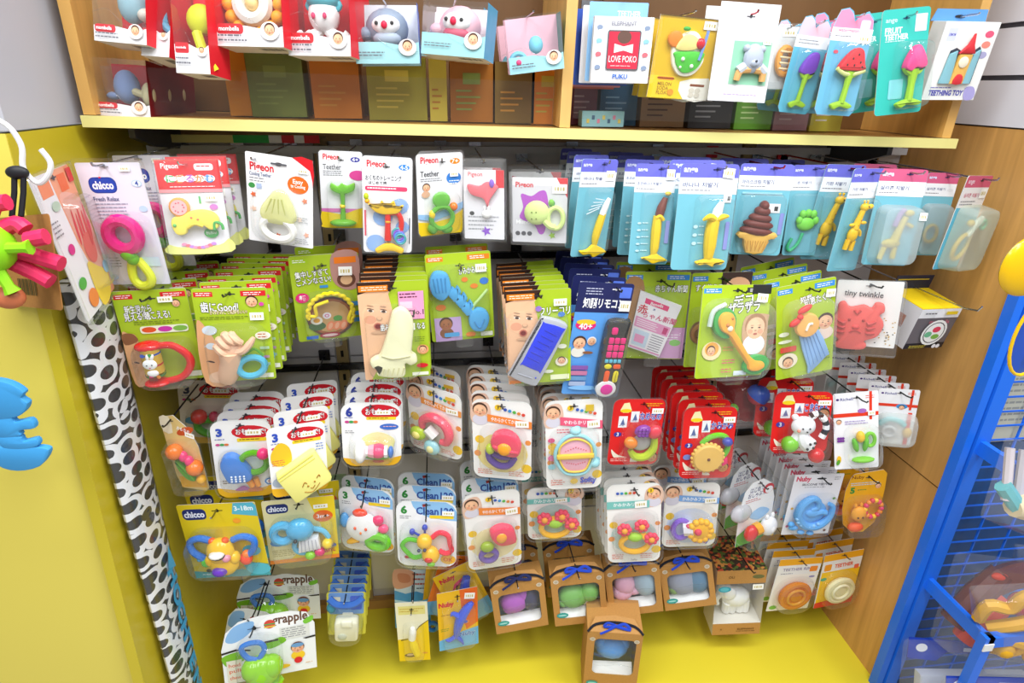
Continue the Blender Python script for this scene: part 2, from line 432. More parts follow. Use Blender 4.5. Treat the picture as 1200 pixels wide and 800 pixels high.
    # --- finish: link the parts, the copies hanging behind, and the hook
    def done(s, short, group=None, peg='#8b8b90', n=None, far=None, tip=.03, pegdy=0, jit=1.0):
        if getattr(s, 'tab', 0): s.shell(.36, .95, .66, 1.07, .12, .05)
        kids = [p.build(p.name, s.root, p.sm, label=p.lb) for p in s.parts if p.f]
        n = n or s.n; yb = far or s.yb
        if n > 1:
            s.root['group'] = group or ('stack of ' + short + 's')
            for i in range(1, n):
                c = s.root.copy(); COL.objects.link(c)
                c.location = (s.x + s.rnd.uniform(-.002, .002) * jit, s.y + (yb - s.y) * i / (n - 1), s.z + s.rnd.uniform(-.002, .001) * jit)
                c.rotation_quaternion = (Matrix.Rotation(s.rnd.uniform(-.025, .025) * jit, 4, 'Z') @ s.M @ Matrix.Rotation(s.rnd.uniform(-.022, .022) * jit, 4, 'Y')).to_quaternion()
                c['label'] = '%s %s in its stack, counted from the front' % (ORD[i - 1], short)
                for k in kids:
                    q = k.copy(); COL.objects.link(q); q.parent = c
        if peg:
            o = s.M @ Vector(((s.hu - .5) * s.w, 0, -s.hv * s.h)) + Vector((s.x, s.y, s.z + .003))
            hook(o, short, peg, tip, s.n)
        return s

def hook(o, short, c, tip=.03, n=1):
    r = empty('peg_hook', (o.x, 1.285, o.z), 'thin wire peg hook carrying the %s%s' % (short, ' stack' if n > 1 else ''), 'hook', 'wire peg hooks on the rails')
    b = B(); L = 1.285 - o.y
    b.sweep([(0, 0, 0), (0, -L, 0), (0, -L - tip * .6, 0), (0, -L - tip, tip * .08), (0, -L - tip * 1.08, tip * .22)], .0016, c, 'metal' if c != '#1c1c1e' else 'plastic', n=6)
    b.build('rod', r, True)
    b = B(); b.box((-.012, -.002, -.012), (.012, .004, .012), c, 'metal' if c != '#1c1c1e' else 'plastic'); b.build('back_plate', r)
PLACE = {  # key: x, y, z of the hang point, width, height, yaw, roll, lean, copies, y of the last copy
    'tA': (-0.4369, 1.040, 1.7024, 0.0828, 0.0960, -0.263, 0.071, -0.175, 1, 0.000),
    'tB': (-0.3892, 1.060, 1.7107, 0.0476, 0.1242, -0.337, 0.049, -0.273, 1, 0.000),
    'tC': (-0.3396, 1.020, 1.6959, 0.0518, 0.1285, -0.215, 0.023, -0.148, 1, 0.000),
    'tD': (-0.2609, 1.030, 1.7310, 0.1036, 0.1254, -0.227, 0.010, -0.120, 2, 1.120),
    'tE': (-0.1631, 1.030, 1.7253, 0.0997, 0.1299, -0.294, 0.006, -0.103, 2, 1.120),
    'tF': (-0.0696, 1.030, 1.6712, 0.0971, 0.0834, -0.018, -0.020, 0.027, 2, 1.120),
    'tG': (0.0374, 1.020, 1.6750, 0.1013, 0.0757, -0.360, 0.068, -0.102, 2, 1.090),
    'tH': (0.1565, 1.040, 1.6613, 0.0879, 0.0813, -0.062, -0.128, 0.027, 2, 1.150),
    'tL': (-0.4816, 1.080, 1.5886, 0.0848, 0.0839, -0.095, 0.041, -0.144, 3, 1.200),
    'rA': (0.2987, 1.020, 1.6604, 0.0939, 0.0943, -0.062, 0.005, 0.040, 1, 0.000),
    'rB': (0.4074, 1.020, 1.6626, 0.1085, 0.1196, 0.110, 0.046, 0.090, 3, 1.100),
    'rC': (0.5027, 1.020, 1.6847, 0.1005, 0.1441, 0.003, 0.032, -0.041, 2, 1.080),
    'rD': (0.6084, 1.090, 1.6600, 0.0525, 0.0994, 0.052, -0.000, -0.064, 1, 0.000),
    'rE': (0.6437, 1.060, 1.6743, 0.0578, 0.1528, -0.069, 0.085, 0.019, 2, 1.140),
    'rF': (0.6838, 1.020, 1.6826, 0.0697, 0.1616, -0.044, 0.043, -0.030, 2, 1.090),
    'rG': (0.7697, 1.020, 1.6850, 0.0832, 0.1618, -0.023, -0.106, -0.099, 2, 1.100),
    'rH': (0.8967, 1.020, 1.6686, 0.0990, 0.1215, -0.018, -0.009, 0.108, 1, 0.000),
    'a1': (-0.5192, 0.900, 1.4439, 0.1613, 0.1933, 1.804, -0.002, -0.101, 1, 0.000),
    'a2': (-0.4841, 0.980, 1.4459, 0.0947, 0.1908, -0.089, -0.018, 0.042, 2, 1.090),
    'a3': (-0.3867, 1.020, 1.4457, 0.0915, 0.1456, 0.136, 0.006, -0.079, 3, 1.110),
    'a4': (-0.2467, 1.020, 1.4519, 0.1082, 0.1442, -0.177, 0.118, 0.014, 1, 0.000),
    'a5': (-0.1567, 1.060, 1.4554, 0.0701, 0.1294, 0.128, 0.055, 0.061, 1, 0.000),
    'a6': (-0.0791, 1.040, 1.4488, 0.0820, 0.1600, 0.103, 0.062, -0.023, 1, 0.000),
    'a7': (0.0064, 1.050, 1.4535, 0.0823, 0.1414, 0.311, -0.023, 0.115, 3, 1.100),
    'a8': (0.0806, 1.060, 1.4251, 0.0727, 0.1201, -0.285, -0.020, -0.020, 2, 1.100),
    'a9': (0.1784, 1.050, 1.4135, 0.0976, 0.1145, -0.293, -0.020, 0.008, 2, 1.120),
    'b1': (0.2764, 1.020, 1.4477, 0.0700, 0.1702, 0.264, 0.043, 0.063, 4, 1.200),
    'b2': (0.3755, 1.020, 1.4401, 0.0708, 0.1734, -0.072, 0.012, -0.083, 4, 1.200),
    'b3': (0.4588, 0.990, 1.4437, 0.1031, 0.1803, -0.011, 0.015, -0.079, 3, 1.100),
    'b4': (0.5836, 1.030, 1.4391, 0.0925, 0.1631, -0.221, -0.001, -0.038, 2, 1.120),
    'b5': (0.6917, 1.070, 1.4329, 0.0640, 0.1685, -0.122, -0.015, -0.089, 2, 1.150),
    'b6': (0.7489, 1.050, 1.4354, 0.0822, 0.1820, 0.037, 0.034, 0.075, 1, 0.000),
    'b7': (0.7578, 1.000, 1.4348, 0.0643, 0.1884, 0.125, 0.011, 0.044, 1, 0.000),
    'b8': (0.8263, 1.000, 1.4340, 0.0864, 0.1718, -0.099, 0.023, -0.093, 2, 1.080),
    'b9': (0.9685, 1.070, 1.4181, 0.0630, 0.1598, -0.056, 0.026, -0.054, 2, 1.150),
    'b0': (0.9656, 1.000, 1.4203, 0.1909, 0.1613, 0.468, 0.108, 0.004, 1, 0.000),
    'c1': (-0.4680, 0.980, 1.2481, 0.1102, 0.1666, 0.109, -0.003, 0.036, 4, 1.140),
    'c2': (-0.3436, 0.980, 1.2480, 0.1144, 0.1710, 0.119, 0.041, 0.029, 7, 1.200),
    'c3': (-0.2028, 1.060, 1.2808, 0.1189, 0.1750, 0.227, 0.004, 0.163, 2, 1.120),
    'c4': (-0.0813, 0.980, 1.2536, 0.1159, 0.1846, 0.059, -0.005, 0.031, 7, 1.150),
    'c5': (0.0330, 1.060, 1.2799, 0.1194, 0.1698, 0.024, -0.050, -0.022, 2, 1.120),
    'c6': (0.1698, 0.980, 1.2322, 0.1162, 0.1810, -0.048, -0.049, -0.010, 8, 1.160),
    'c7': (0.2909, 0.970, 1.2451, 0.1012, 0.2276, 0.042, 0.082, 0.068, 6, 1.180),
    'c8': (0.4127, 1.050, 1.2389, 0.1222, 0.1883, -0.217, -0.036, 0.077, 2, 1.120),
    'c9': (0.5363, 1.040, 1.2383, 0.1181, 0.1948, -0.059, -0.023, -0.041, 1, 0.000),
    'd1': (0.5389, 0.980, 1.2328, 0.1458, 0.1742, 0.158, 0.060, -0.174, 1, 0.000),
    'd2': (0.6711, 0.980, 1.2347, 0.1155, 0.1917, -0.004, -0.173, -0.033, 4, 1.120),
    'd3': (0.8083, 0.990, 1.2308, 0.1088, 0.1354, -0.556, -0.105, 0.052, 1, 0.000),
    'd4': (0.9682, 0.980, 1.1735, 0.0968, 0.0902, 0.109, 0.040, 0.159, 1, 0.000),
    'e1': (-0.4676, 1.130, 1.0077, 0.1124, 0.1536, 0.122, 0.134, 0.083, 1, 0.000),
    'e2': (-0.4788, 0.990, 1.0102, 0.0562, 0.1720, -0.112, 0.005, 0.063, 1, 0.000),
    'e3': (-0.3697, 0.990, 0.9935, 0.1031, 0.1780, 0.121, 0.081, 0.077, 4, 1.100),
    'e4': (-0.2683, 0.970, 0.9908, 0.1004, 0.1453, 0.307, 0.051, -0.033, 4, 1.140),
    'e5': (-0.1363, 1.000, 1.0128, 0.1105, 0.1376, -0.004, 0.042, -0.030, 4, 1.130),
    'e6': (-0.0191, 1.020, 1.0266, 0.1202, 0.1551, -0.538, 0.045, 0.064, 3, 1.120),
    'e7': (0.1074, 0.980, 1.0150, 0.1159, 0.1805, -0.264, -0.011, 0.033, 5, 1.130),
    'e8': (0.2464, 0.980, 1.0096, 0.1119, 0.2079, -0.084, -0.057, 0.012, 5, 1.100),
    'e9': (0.3824, 0.990, 0.9990, 0.1046, 0.1511, -0.031, 0.028, -0.015, 1, 0.000),
    'f1': (0.5266, 0.980, 0.9788, 0.1068, 0.1637, -0.110, -0.034, -0.053, 7, 1.170),
    'f2': (0.7263, 0.990, 0.9981, 0.1149, 0.1383, -0.186, -0.055, -0.103, 3, 1.120),
    'f3': (0.8308, 0.980, 0.9973, 0.0847, 0.1732, -0.295, -0.203, -0.095, 1, 0.000),
    'f4': (0.9382, 0.990, 0.9938, 0.0738, 0.1348, -0.447, -0.111, 0.062, 6, 1.160),
    'g1': (-0.4433, 0.990, 0.8131, 0.1498, 0.1803, -0.079, -0.036, -0.014, 3, 1.080),
    'g2': (-0.2927, 1.000, 0.8056, 0.1367, 0.1633, 0.089, 0.031, 0.042, 2, 1.050),
    'g3': (-0.1655, 1.020, 0.8043, 0.1138, 0.1629, -0.225, 0.038, 0.009, 2, 1.060),
    'g4': (-0.0429, 1.000, 0.7783, 0.1246, 0.1670, -0.121, 0.028, -0.022, 3, 1.100),
    'g5': (0.0890, 0.990, 0.7992, 0.1171, 0.2194, 0.049, -0.058, 0.090, 1, 0.000),
    'g6': (0.2303, 1.040, 0.7636, 0.1202, 0.1413, -0.067, -0.050, 0.004, 2, 1.120),
    'g7': (0.3892, 0.990, 0.7967, 0.1156, 0.2136, -0.139, -0.096, 0.014, 5, 1.090),
    'g8': (0.5358, 1.020, 0.7657, 0.1211, 0.1744, -0.120, -0.057, -0.014, 2, 1.090),
    'g9': (0.6786, 1.000, 0.7791, 0.0986, 0.1636, 0.285, -0.021, -0.059, 3, 1.120),
    'h1': (0.8248, 1.010, 0.7758, 0.1138, 0.1692, -0.055, -0.006, 0.009, 7, 1.160),
    'h2': (0.9383, 1.010, 0.7769, 0.0891, 0.1743, -0.149, -0.135, 0.005, 2, 1.070),
    'i1': (-0.3859, 0.980, 0.5276, 0.1870, 0.1606, 0.185, 0.064, -0.102, 1, 0.000),
    'i1b': (-0.3947, 1.100, 0.5195, 0.1847, 0.1260, -0.004, 0.043, -0.097, 1, 0.000),
    'i1c': (-0.4379, 1.040, 0.4840, 0.1275, 0.1772, -0.227, 0.115, -0.084, 1, 0.000),
    'i2': (-0.2299, 1.030, 0.5219, 0.0846, 0.1337, -0.006, 0.083, 0.041, 6, 1.160),
    'i3': (-0.0920, 1.050, 0.4557, 0.0743, 0.1871, -0.045, -0.005, -0.013, 1, 0.000),
    'i3b': (-0.0888, 1.120, 0.4856, 0.0884, 0.1877, -0.047, 0.044, -0.009, 1, 0.000),
    'i4': (0.0151, 1.040, 0.4911, 0.0946, 0.1786, 0.134, -0.004, -0.019, 1, 0.000),
    'k1': (0.1519, 1.030, 0.5085, 0.1259, 0.1437, 0.012, -0.113, -0.039, 2, 1.130),
    'k2': (0.2951, 1.040, 0.5107, 0.1275, 0.1449, -0.092, -0.124, -0.094, 2, 1.130),
    'k3': (0.4261, 1.040, 0.5195, 0.1309, 0.1406, -0.129, -0.167, -0.082, 1, 0.000),
    'k4': (0.5593, 1.040, 0.5140, 0.1249, 0.1295, -0.162, -0.217, -0.090, 2, 1.120),
    'k5': (0.7097, 1.040, 0.4801, 0.1208, 0.2098, -0.129, -0.074, -0.025, 1, 0.000),
    'k6': (0.3708, 0.950, 0.4153, 0.1263, 0.1521, -0.192, -0.107, -0.088, 1, 0.000),
    'l1': (0.8690, 1.050, 0.4928, 0.1161, 0.1721, 0.016, 0.027, 0.007, 4, 1.140),
    'l2': (0.9811, 1.050, 0.5011, 0.1091, 0.1787, 0.062, -0.056, 0.003, 3, 1.130),
    'm1': (-0.5361, 0.840, 1.3956, 0.1731, 0.1183, -0.690, -0.155, -0.183, 1, 0.000),
    'm2': (1.1078, 0.820, 0.9402, 0.1805, 0.1547, 0.150, 0.455, -0.357, 1, 0.000),
    'm3': (1.2055, 0.860, 0.6291, 0.2252, 0.2062, -0.153, 0.095, -0.190, 1, 0.000),
    'm4': (1.1708, 0.840, 0.4239, 0.2861, 0.2246, -0.180, -0.009, -0.288, 1, 0.000),
    'm5': (1.0995, 0.760, 0.6745, 0.1348, 0.2171, -0.364, -0.376, 0.127, 1, 0.000),
    'm6': (1.1680, 0.750, 0.4257, 0.2603, 0.1737, -0.145, -0.037, -0.322, 1, 0.000),
    'm7': (1.1331, 0.925, 1.0721, 0.2485, 0.1734, 0.325, 0.160, -0.141, 1, 0.000),
    'm8': (1.2554, 0.860, 0.6658, 0.0758, 0.1224, -0.470, -0.199, -0.046, 1, 0.000),
    'i5': (-0.2451, 1.020, 0.7584, 0.0469, 0.0883, 0.041, 0.034, -0.002, 5, 1.140),
    'g5b': (0.0906, 1.050, 0.7921, 0.1227, 0.1876, -0.031, -0.036, -0.006, 2, 1.120),
}
# ------------------------------------------------------------------ the setting: a shop bay between two side panels
CZ = 1.56
XL, XR, YB, ZB = -.555, 1.05, 1.30, .20
def box_obj(name, a, b, c, fin='print', parent=None, kind='structure'):
    q = B(); q.box(a, b, c, fin); o = q.build(name, parent)
    if not parent and kind: o['kind'] = kind
    return o
box_obj('floor', (-2.2, -2.2, -.02), (2.6, 2.2, 0), '#b9b4aa', 'paint')
# pegboard back of the bay: grey steel panels between slotted uprights
wb = box_obj('wall_back', (XL - .03, YB, 0), (XR + .03, YB + .03, 2.3), '#c0bdc0', 'paint')
for i, z0 in enumerate((.26, .50, .74, .98, 1.22)):
    for x0, x1 in ((XL + .002, -.246), (-.212, .664), (.698, XR - .002)):
        box_obj('panel', (x0, YB - .006, z0), (x1, YB, z0 + .235), '#d2cfd3', 'paint', wb)
for i, x in enumerate((-.242, .668)):
    t = box_obj('trim_%d' % (i + 1), (x, YB - .014, ZB), (x + .026, YB - .0005, 1.46), '#9a8458', 'paint')
    for k in range(40):
        box_obj('slot', (x + .010, YB - .0155, ZB + .06 + k * .03), (x + .016, YB - .0135, ZB + .075 + k * .03), '#17150f', 'matte', t)
for i, z in enumerate((1.437, 1.215, .958, .72, .545)):
    q = B(); q.box((XL + .004, YB - .026, z - .007), (XR - .004, YB - .015, z + .007), '#cfcfd2' if i == 0 else '#47474b', 'paint' if i == 0 else 'metal')
    tag(q.build('trim_%d' % (i + 3)), kind='structure')
box_obj('trim_8', (XL + .003, YB - .012, 1.452), (XR - .003, YB - .0005, 1.50), '#b08a58', 'wood')
box_obj('trim_9', (XL + .002, YB - .02, ZB), (XR - .002, YB - .001, ZB + .03), '#b98a4a', 'wood')
# base deck
q = B()
q.slab([(XL - .02, YB, ZB), (XR, YB, ZB), (XR, .82, ZB), (XL - .02, .80, ZB)], (0, 0, -.03), '#dccb34', 'paint')
q.slab([(XL - .02, .83, 0), (XR, .85, 0), (XR, .85, ZB - .03), (XL - .02, .83, ZB - .03)], (0, .02, 0), '#d9cc3a', 'paint')
tag(q.build('trim_10'), kind='structure')
# left side panel, deeper at the foot, its yellow front edge board, and the grey panel above it
q = B()
q.slab([(XL, .895, 1.492), (XL, YB, 1.492), (XL, YB, 0), (XL, .80, 0), (XL, .818, .555)], (-.018, 0, 0), '#c6b32a', 'paint')
wl = tag(q.build('wall_left'), kind='structure')
q = B()
q.slab([(XL - .0005, .893, 1.492), (XL - .0005, .798, 0), (-1.35, .798, 0), (-1.35, .893, 1.492)], (0, .016, 0), '#dccb58', 'paint')
tag(q.build('wall_front'), kind='structure')
box_obj('wall_upper', (-1.35, .90, 1.495), (XL - .0005, YB, 2.3), '#b9b9c0', 'paint')
# right side panel: wood below, grooved white slats above
WR = box_obj('wall_right', (XR, .93, 0), (XR + .02, YB + .03, 1.50), '#cf9c58', 'wood')
box_obj('seam', (XR - .0006, .935, .776), (XR + .001, YB, .778), '#5f3e1c', 'matte', WR)
ws = box_obj('wall_slatted', (XR + .006, .66, 1.50), (XR + .022, YB + .03, 2.3), '#5a5a60', 'matte')
for k in range(7):
    z = 1.503 + k * .088
    q = B(); q.slab([(XR + .006, .66, z), (XR + .006, YB, z), (XR + .006, YB, z + .079), (XR + .006, .66, z + .079)], (-.008, 0, 0), '#dcdce4', 'paint')
    q.build('slat', ws)
# the shelf over the bay: one board with its yellow front strip, set a degree out of level as it is
SM = Matrix.Rotation(math.radians(1.0), 4, 'Y')
sh = empty('shelf', (-.538, 1.05, 1.507), 'long shelf board with pale yellow front strip above the hanging packs', 'shelf', None, SM.to_quaternion())
q = B(); q.box((.0, .008, -.016), (1.495, .245, 0), '#b58748', 'wood'); q.build('board', sh)
q = B(); q.box((-.002, 0, -.0165), (1.497, .0075, .0005), '#e3d98a', 'paint'); q.build('front_strip', sh)
for x in (.04, 1.40):
    q = B(); q.slab([(x, .05, -.0165), (x, .24, -.0165), (x, .24, -.07), (x, .12, -.055), (x, .05, -.035)], (.01, 0, 0), '#3c3e48', 'paint'); q.build('bracket', sh)
# the cabinet standing on it
cb = empty('shelf_cabinet', (-.538, 1.06, 1.508), 'open wooden cabinet of two compartments standing on the long shelf', 'cabinet', None, SM.to_quaternion())
def cb_box(n, a, b, c, fin='wood', lab=None):
    q = B(); q.box(a, b, c, fin); o = q.build(n, cb)
    if lab: o['label'] = lab
cb_box('side_panel', (.001, -.005, .0005), (.018, .235, .52), '#d2a257')
cb_box('side_panel', (1.466, -.005, .0005), (1.484, .235, .52), '#d2a257')
cb_box('partition', (.748, -.005, .0005), (.766, .235, .52), '#dcb068')
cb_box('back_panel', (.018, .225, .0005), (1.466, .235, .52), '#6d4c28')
cb_box('top_board', (.0, -.005, .52), (1.484, .235, .54), '#c9974f')
for x0, x1 in ((.03, .74), (.775, 1.22)):
    gd = empty('acrylic_guard', (-.538 + x0, 1.075, 1.508), 'clear acrylic guard strip along the shelf front in the %s compartment' % ('wide' if x0 < .5 else 'book'), 'guard', None, SM.to_quaternion())
    q = B(); q.box((0, 0, .001), (x1 - x0, .002, .07), '#ffffff', 'glass'); q.build('pane', gd)
# a strip of coloured header paper lying under the shelf
q = B()
for a, b, c in ((0, .13, '#e9e08a'), (.13, .20, '#2fae4a'), (.20, .225, '#f4f4f0'), (.225, .25, '#d8262c'), (.25, .27, '#f4f4f0'), (.27, .30, '#d8262c')):
    q.box((-.50 + a * .93, 1.24, 1.452), (-.50 + b * .93, 1.243, 1.466), c)
tag(q.build('header_strip'), 'narrow yellow, green and red striped paper strip tucked under the shelf', 'strip')

# ---- the rolled mat
rm = empty('rolled_mat', (-.5535, .0, .0), 'tall black and white spotted rolled mat in clear wrap against the yellow panel', 'mat')
q = B(); P0, P1 = Vector((0, .905, .21)), Vector((0, .945, 1.285))
q.sweep([P0.lerp(P1, t / 16) for t in range(17)], [.042 + .001 * t for t in range(17)], '#ffffff', 'dots', n=20)
q.v = [(v[0] * .3 + .0135, v[1], v[2]) for v in q.v]
q.build('roll', rm, True)
q = B(); q.add([(.032, .925, .72), (.030, .955, .70), (.031, .945, .76)], [(0, 1, 2)], '#4fa6d6')
for ch, t in zip('HOCHTENECH', [.545 + .042 * i for i in range(10)]):
    vs, fs = text_mesh(ch, .05); base = P1.lerp(P0, t)
    rr = .3 * (.058 - .016 * t) + .0155
    q.add([(rr - .004 * max(0, y - .35), base.y + .012 + (y - .3) * .04, base.z - (x - .3) * .06) for x, y in vs], fs, '#3f9fd0', 'print')
q.build('lettering', rm, label='blue letters running down the roll')
q = B(); q.sweep([P0.lerp(P1, t / 8) for t in range(9)], [.0435 + .002 * t for t in range(9)], '#ffffff', 'clear', n=20); q.v = [(v[0] * .3 + .0142, v[1], v[2]) for v in q.v]; q.build('clear_wrap', rm, True)

# ---- rack with blue wire grid on the right
rk = empty('wire_rack', (1.034, .90, 0), 'bright blue metal rack with a wire grid beside the wooden panel', 'rack')
BL, BL2 = '#1f6fe6', '#1a5fd0'
def rkb(n, a, b, c=BL):
    q = B(); q.box(a, b, c, 'paint'); return q.build(n, rk)
rkb('post', (.0, 0, 0), (.017, .022, 1.35)); rkb('post', (.021, -.004, 0), (.052, .028, 1.35))
rkb('groove', (.016, .006, 0), (.022, .02, 1.35), '#0f3a94')
for k in range(38):
    z = .10 + k * .0335
    q = B(); q.sweep([(.05, .02, z), (.75, .02, z)], .0022, BL2, 'paint', n=5); q.build('grid_wire', rk, True)
for x in (.145, .225, .305, .385, .465, .545):
    q = B(); q.sweep([(x, .025, .02), (x, .025, 1.34)], .0028, BL, 'paint', n=5); q.build('upright_wire', rk, True)
rkb('back_sheet', (.052, .05, 0), (.75, .055, 1.35), '#1c4f86')
for z, L in ((.905, .42), (.545, .158)):
    q = B(); q.slab([(.03, -.002, z + .014), (.042, -.002, z + .014), (.042, -L, z + .014), (.03, -L, z + .014)], (0, 0, -.03), BL, 'paint'); q.build('side_arm', rk)
rkb('front_post', (.022, -.166, 0), (.042, -.148, .562)); rkb('front_bar', (.03, -.166, .535), (.5, -.15, .562))
q = B(); q.box((.0215, -.1685, .530), (.0425, -.1662, .548), '#e8e8e4'); q.build('worn_tape', rk)
# ------------------------------------------------------------------ packs on the second row of hooks: lime green cards
LIME = '#acc62a'
def lime(key, name, label, tags='#d8262c', t2=None, cat='toy pack'):
    k = K(key, name, label, cat).card(LIME, .035, back='#c9c7b8'); k.tab = True
    k.rect(.02, .035, .27, .085, tags)
    k.lines(.05, .045, .26, 2, .02, '#ffffff')
    k.rect(.64, .03, .98, .085, t2 or tags); k.lines(.68, .045, .95, 2, .02, '#ffffff')
    return k

k = lime('c1', 'rattle_pack', 'lime card pack holding a red handled rattle with white rabbit drum', cat='rattle pack')
k.hole(.5, .09)
k.txt('新生児から', .3, .19, .13, '#fff', fit=.36, ol='#2a2a22', rot=.03); k.txt('見える!聴こえる!', .4, .265, .14, '#fff', fit=.62, ol='#2a2a22', rot=.03)
k.lines(.2, .325, .85, 2, .022, '#6c7f20')
k.rect(.26, .375, .92, .455, '#eef0d8', .04)
for u, c in ((.38, '#e0592a'), (.6, '#c83aa8'), (.81, '#7fb54a')): k.ell(u, .415, .1, .045, c)
k.baby(.83, .15, .055)
k.blob([(0, .46), (.1, .44), (.2, .5), (.2, .9), (.18, 1), (0, 1)], '#dfa878'); k.ell(.1, .76, .04, .014, '#3a2018', .4); k.blob([(0, .45), (.14, .44), (.2, .52), (.02, .56)], '#8a5a3a')
k.rect(.72, .9, .97, .96, '#f2f4e0')
k.sticker(.7, .1, .2, .06)
p = k.part('drum', '#d9b23a'); p.lathe(.36, .56, [(0, .001), (0, .14), (.42, .14), (.42, .001)], '#cfa83c', d=.13, axis=(0, 0, -1))
for i, c in enumerate(('#3a56b8', '#e04a8a', '#48a84a', '#e88a2a')): p.disc(.29 + i * .05, .62 + .24 * (i % 2), .03, .03, d=.272, c=c)
for i in range(3): p.lathe(.36, .615 + i * .12, [(0, .1405), (.02, .1412), (.03, .1405)], ('#2f4fa8', '#b8372f', '#3a7a3a')[i], d=.13, axis=(0, 0, -1))
p = k.part('rabbit_face', '#ffffff', 'soft'); p.ball(.36, .72, .1, .085, .03, d=.26); p.ball(.41, .645, .025, .06, .02, d=.26, rot=.4); p.ball(.35, .64, .025, .06, .02, d=.26, rot=.1); p.ball(.37, .82, .08, .06, .03, d=.255)
p.disc(.325, .72, .011, d=.293, c='#1c1c1c'); p.disc(.395, .72, .011, d=.293, c='#1c1c1c'); p.disc(.36, .75, .014, .008, d=.293, c='#d8506a'); p.flat([(.31, .86), (.42, .86), (.42, .9), (.31, .9)], .28, '#7a2a1c')
p = k.part('red_handle', '#e0161c'); p.ball(.35, .555, .19, .075, .15, d=.13); p.ball(.36, .965, .19, .055, .15, d=.13)
p.tube([(.45, .56, .14), (.68, .565, .14), (.86, .68, .14), (.87, .8, .14), (.72, .92, .14), (.45, .96, .14)], [.05, .055, .06, .06, .055, .05], n=10)
k.shell(.1, .5, .96, 1.03, .3, .2)
k.done('lime rattle pack', peg='#1c1c1e')

k = lime('c2', 'teether_pack', 'lime card pack with a skin coloured thumbs-up baby hand and blue ring', cat='teether pack')
k.hole(.5, .06)
k.txt('歯にGood!', .34, .19, .17, '#fff', fit=.5, ol='#2a2a22', olw=.05); k.txt('かみかみして気持ちいい!', .45, .245, .07, '#fff4c8', fit=.5, ol='#7a4a1a')
k.lines(.06, .29, .8, 2, .02, '#6c7f20')
k.blob([(0, .36), (.12, .4), (.3, .7), (.42, 1), (0, 1)], '#e6ac7c'); k.ell(.12, .77, .05, .014, '#3a2018', .3); k.blob([(.1, .9), (.4, .88), (.4, 1), (.08, 1)], '#f0c8a8')
k.ell(.16, .43, .1, .075, '#d7e3ef'); k.ell(.15, .6, .07, .055, '#d7e3ef')
k.baby(.78, .14, .08); k.ell(.91, .165, .035, .03, '#d84aa8')
k.ell(.88, .5, .11, .065, '#f6eede'); k.lines(.81, .48, .95, 2, .03, '#c8502a')
k.rect(.82, .62, .95, .65, '#b7d4b0'); k.rect(.84, .72, .94, .75, '#c88ac0'); k.rect(.86, .8, .94, .83, '#9ec8c8'); k.rect(.76, .92, .97, .97, '#f2f4e0')
k.sticker(.83, .29, .19, .08)
H = k.part('baby_hand', '#efc2a2', 'soft')
H.ball(.42, .6, .2, .17, .1, d=.14); H.tube([(.42, .62, .12), (.4, .76, .09), (.34, .9, .04), (.3, .97, .0)], [.17, .15, .15, .13], n=12)
for i, (u, v) in enumerate(((.27, .575), (.32, .5), (.4, .45), (.49, .45))):
    H.tube([(u + .06, v + .07, .13), (u + .01, v + .01, .17), (u + .0, v - .02, .2), (u + .06, v + .03, .23), (u + .12, v + .07, .2)], [.055, .062, .06, .055, .045], n=8)
H.tube([(.52, .62, .16), (.62, .6, .2), (.72, .53, .2), (.78, .47, .19)], [.075, .06, .052, .03], n=8)
p = k.part('blue_ring', '#55b9d9'); p.ring(.69, .81, .19, .052, d=.12, ry=.15, rot=-.35)
p = k.part('ring_handle', '#7ac43c', 'tint'); p.tube([(.62, .68, .1), (.75, .62, .1), (.87, .7, .1)], .02)
k.shell(.08, .36, .94, 1.02, .26, .2)
k.done('lime hand teether pack', peg='#1c1c1e')

k = lime('c3', 'teether_pack', 'lime card pack with yellow noodle loop over a printed ramen bowl', '#a9cc1f', '#ef7d1e', cat='teether pack')
k.blob([(.62, 0), (.98, 0), (.98, .36), (.8, .42), (.6, .3)], '#b98a80'); k.ell(.8, .3, .14, .13, '#6e4436'); k.ell(.8, .3, .09, .085, '#e0b489'); k.rect(.64, .04, .96, .11, '#ef7d1e')
k.hole(.46, .12)
k.txt('集中しすぎて', .3, .2, .12, '#fff', fit=.48, ol='#2a2a22', rot=.08); k.txt('ごメンなさい!', .32, .28, .12, '#fff', fit=.5, ol='#2a2a22', rot=.08)
k.rect(.4, .34, .52, .37, '#3a8fd8'); k.ell(.13, .47, .1, .085, '#e0287a'); k.txt('麺', .13, .47, .1, '#fff')
for v in (.56, .68, .76): k.rect(.8, v, .97, v + .05, '#3f8fd0', .01)
k.ell(.52, .72, .37, .36, '#5b3a2a'); k.ell(.52, .72, .33, .32, '#a85f33'); k.ell(.52, .72, .29, .28, '#cfa46a')
k.ell(.3, .82, .13, .08, '#3f6a3a'); k.ell(.3, .75, .09, .075, '#f6f2e4'); k.ell(.3, .75, .05, .04, '#eda828'); k.ell(.46, .7, .065, .06, '#f4eef4'); k.ring = None
k.ell(.46, .7, .035, .03, '#d85aa8'); k.ell(.46, .7, .02, .018, '#f4eef4')
for u in (.5, .6, .7): k.ell(u, .83, .06, .09, '#ef8a5c', .4); k.ell(u, .83, .03, .06, '#f4b08c', .4)
k.ell(.62, .74, .07, .05, '#4f9a3a'); k.ell(.48, .94, .16, .05, '#a8203a'); k.ell(.48, .94, .12, .025, '#e8c8c8'); k.rect(.12, .93, .3, .97, '#2f6fd0'); k.rect(.45, 1.0, .65, 1.0, '#2f6fd0')
k.sticker(.79, .19, .2, .1, .05)
p = k.part('noodle_loop', '#f2d81c'); N = []
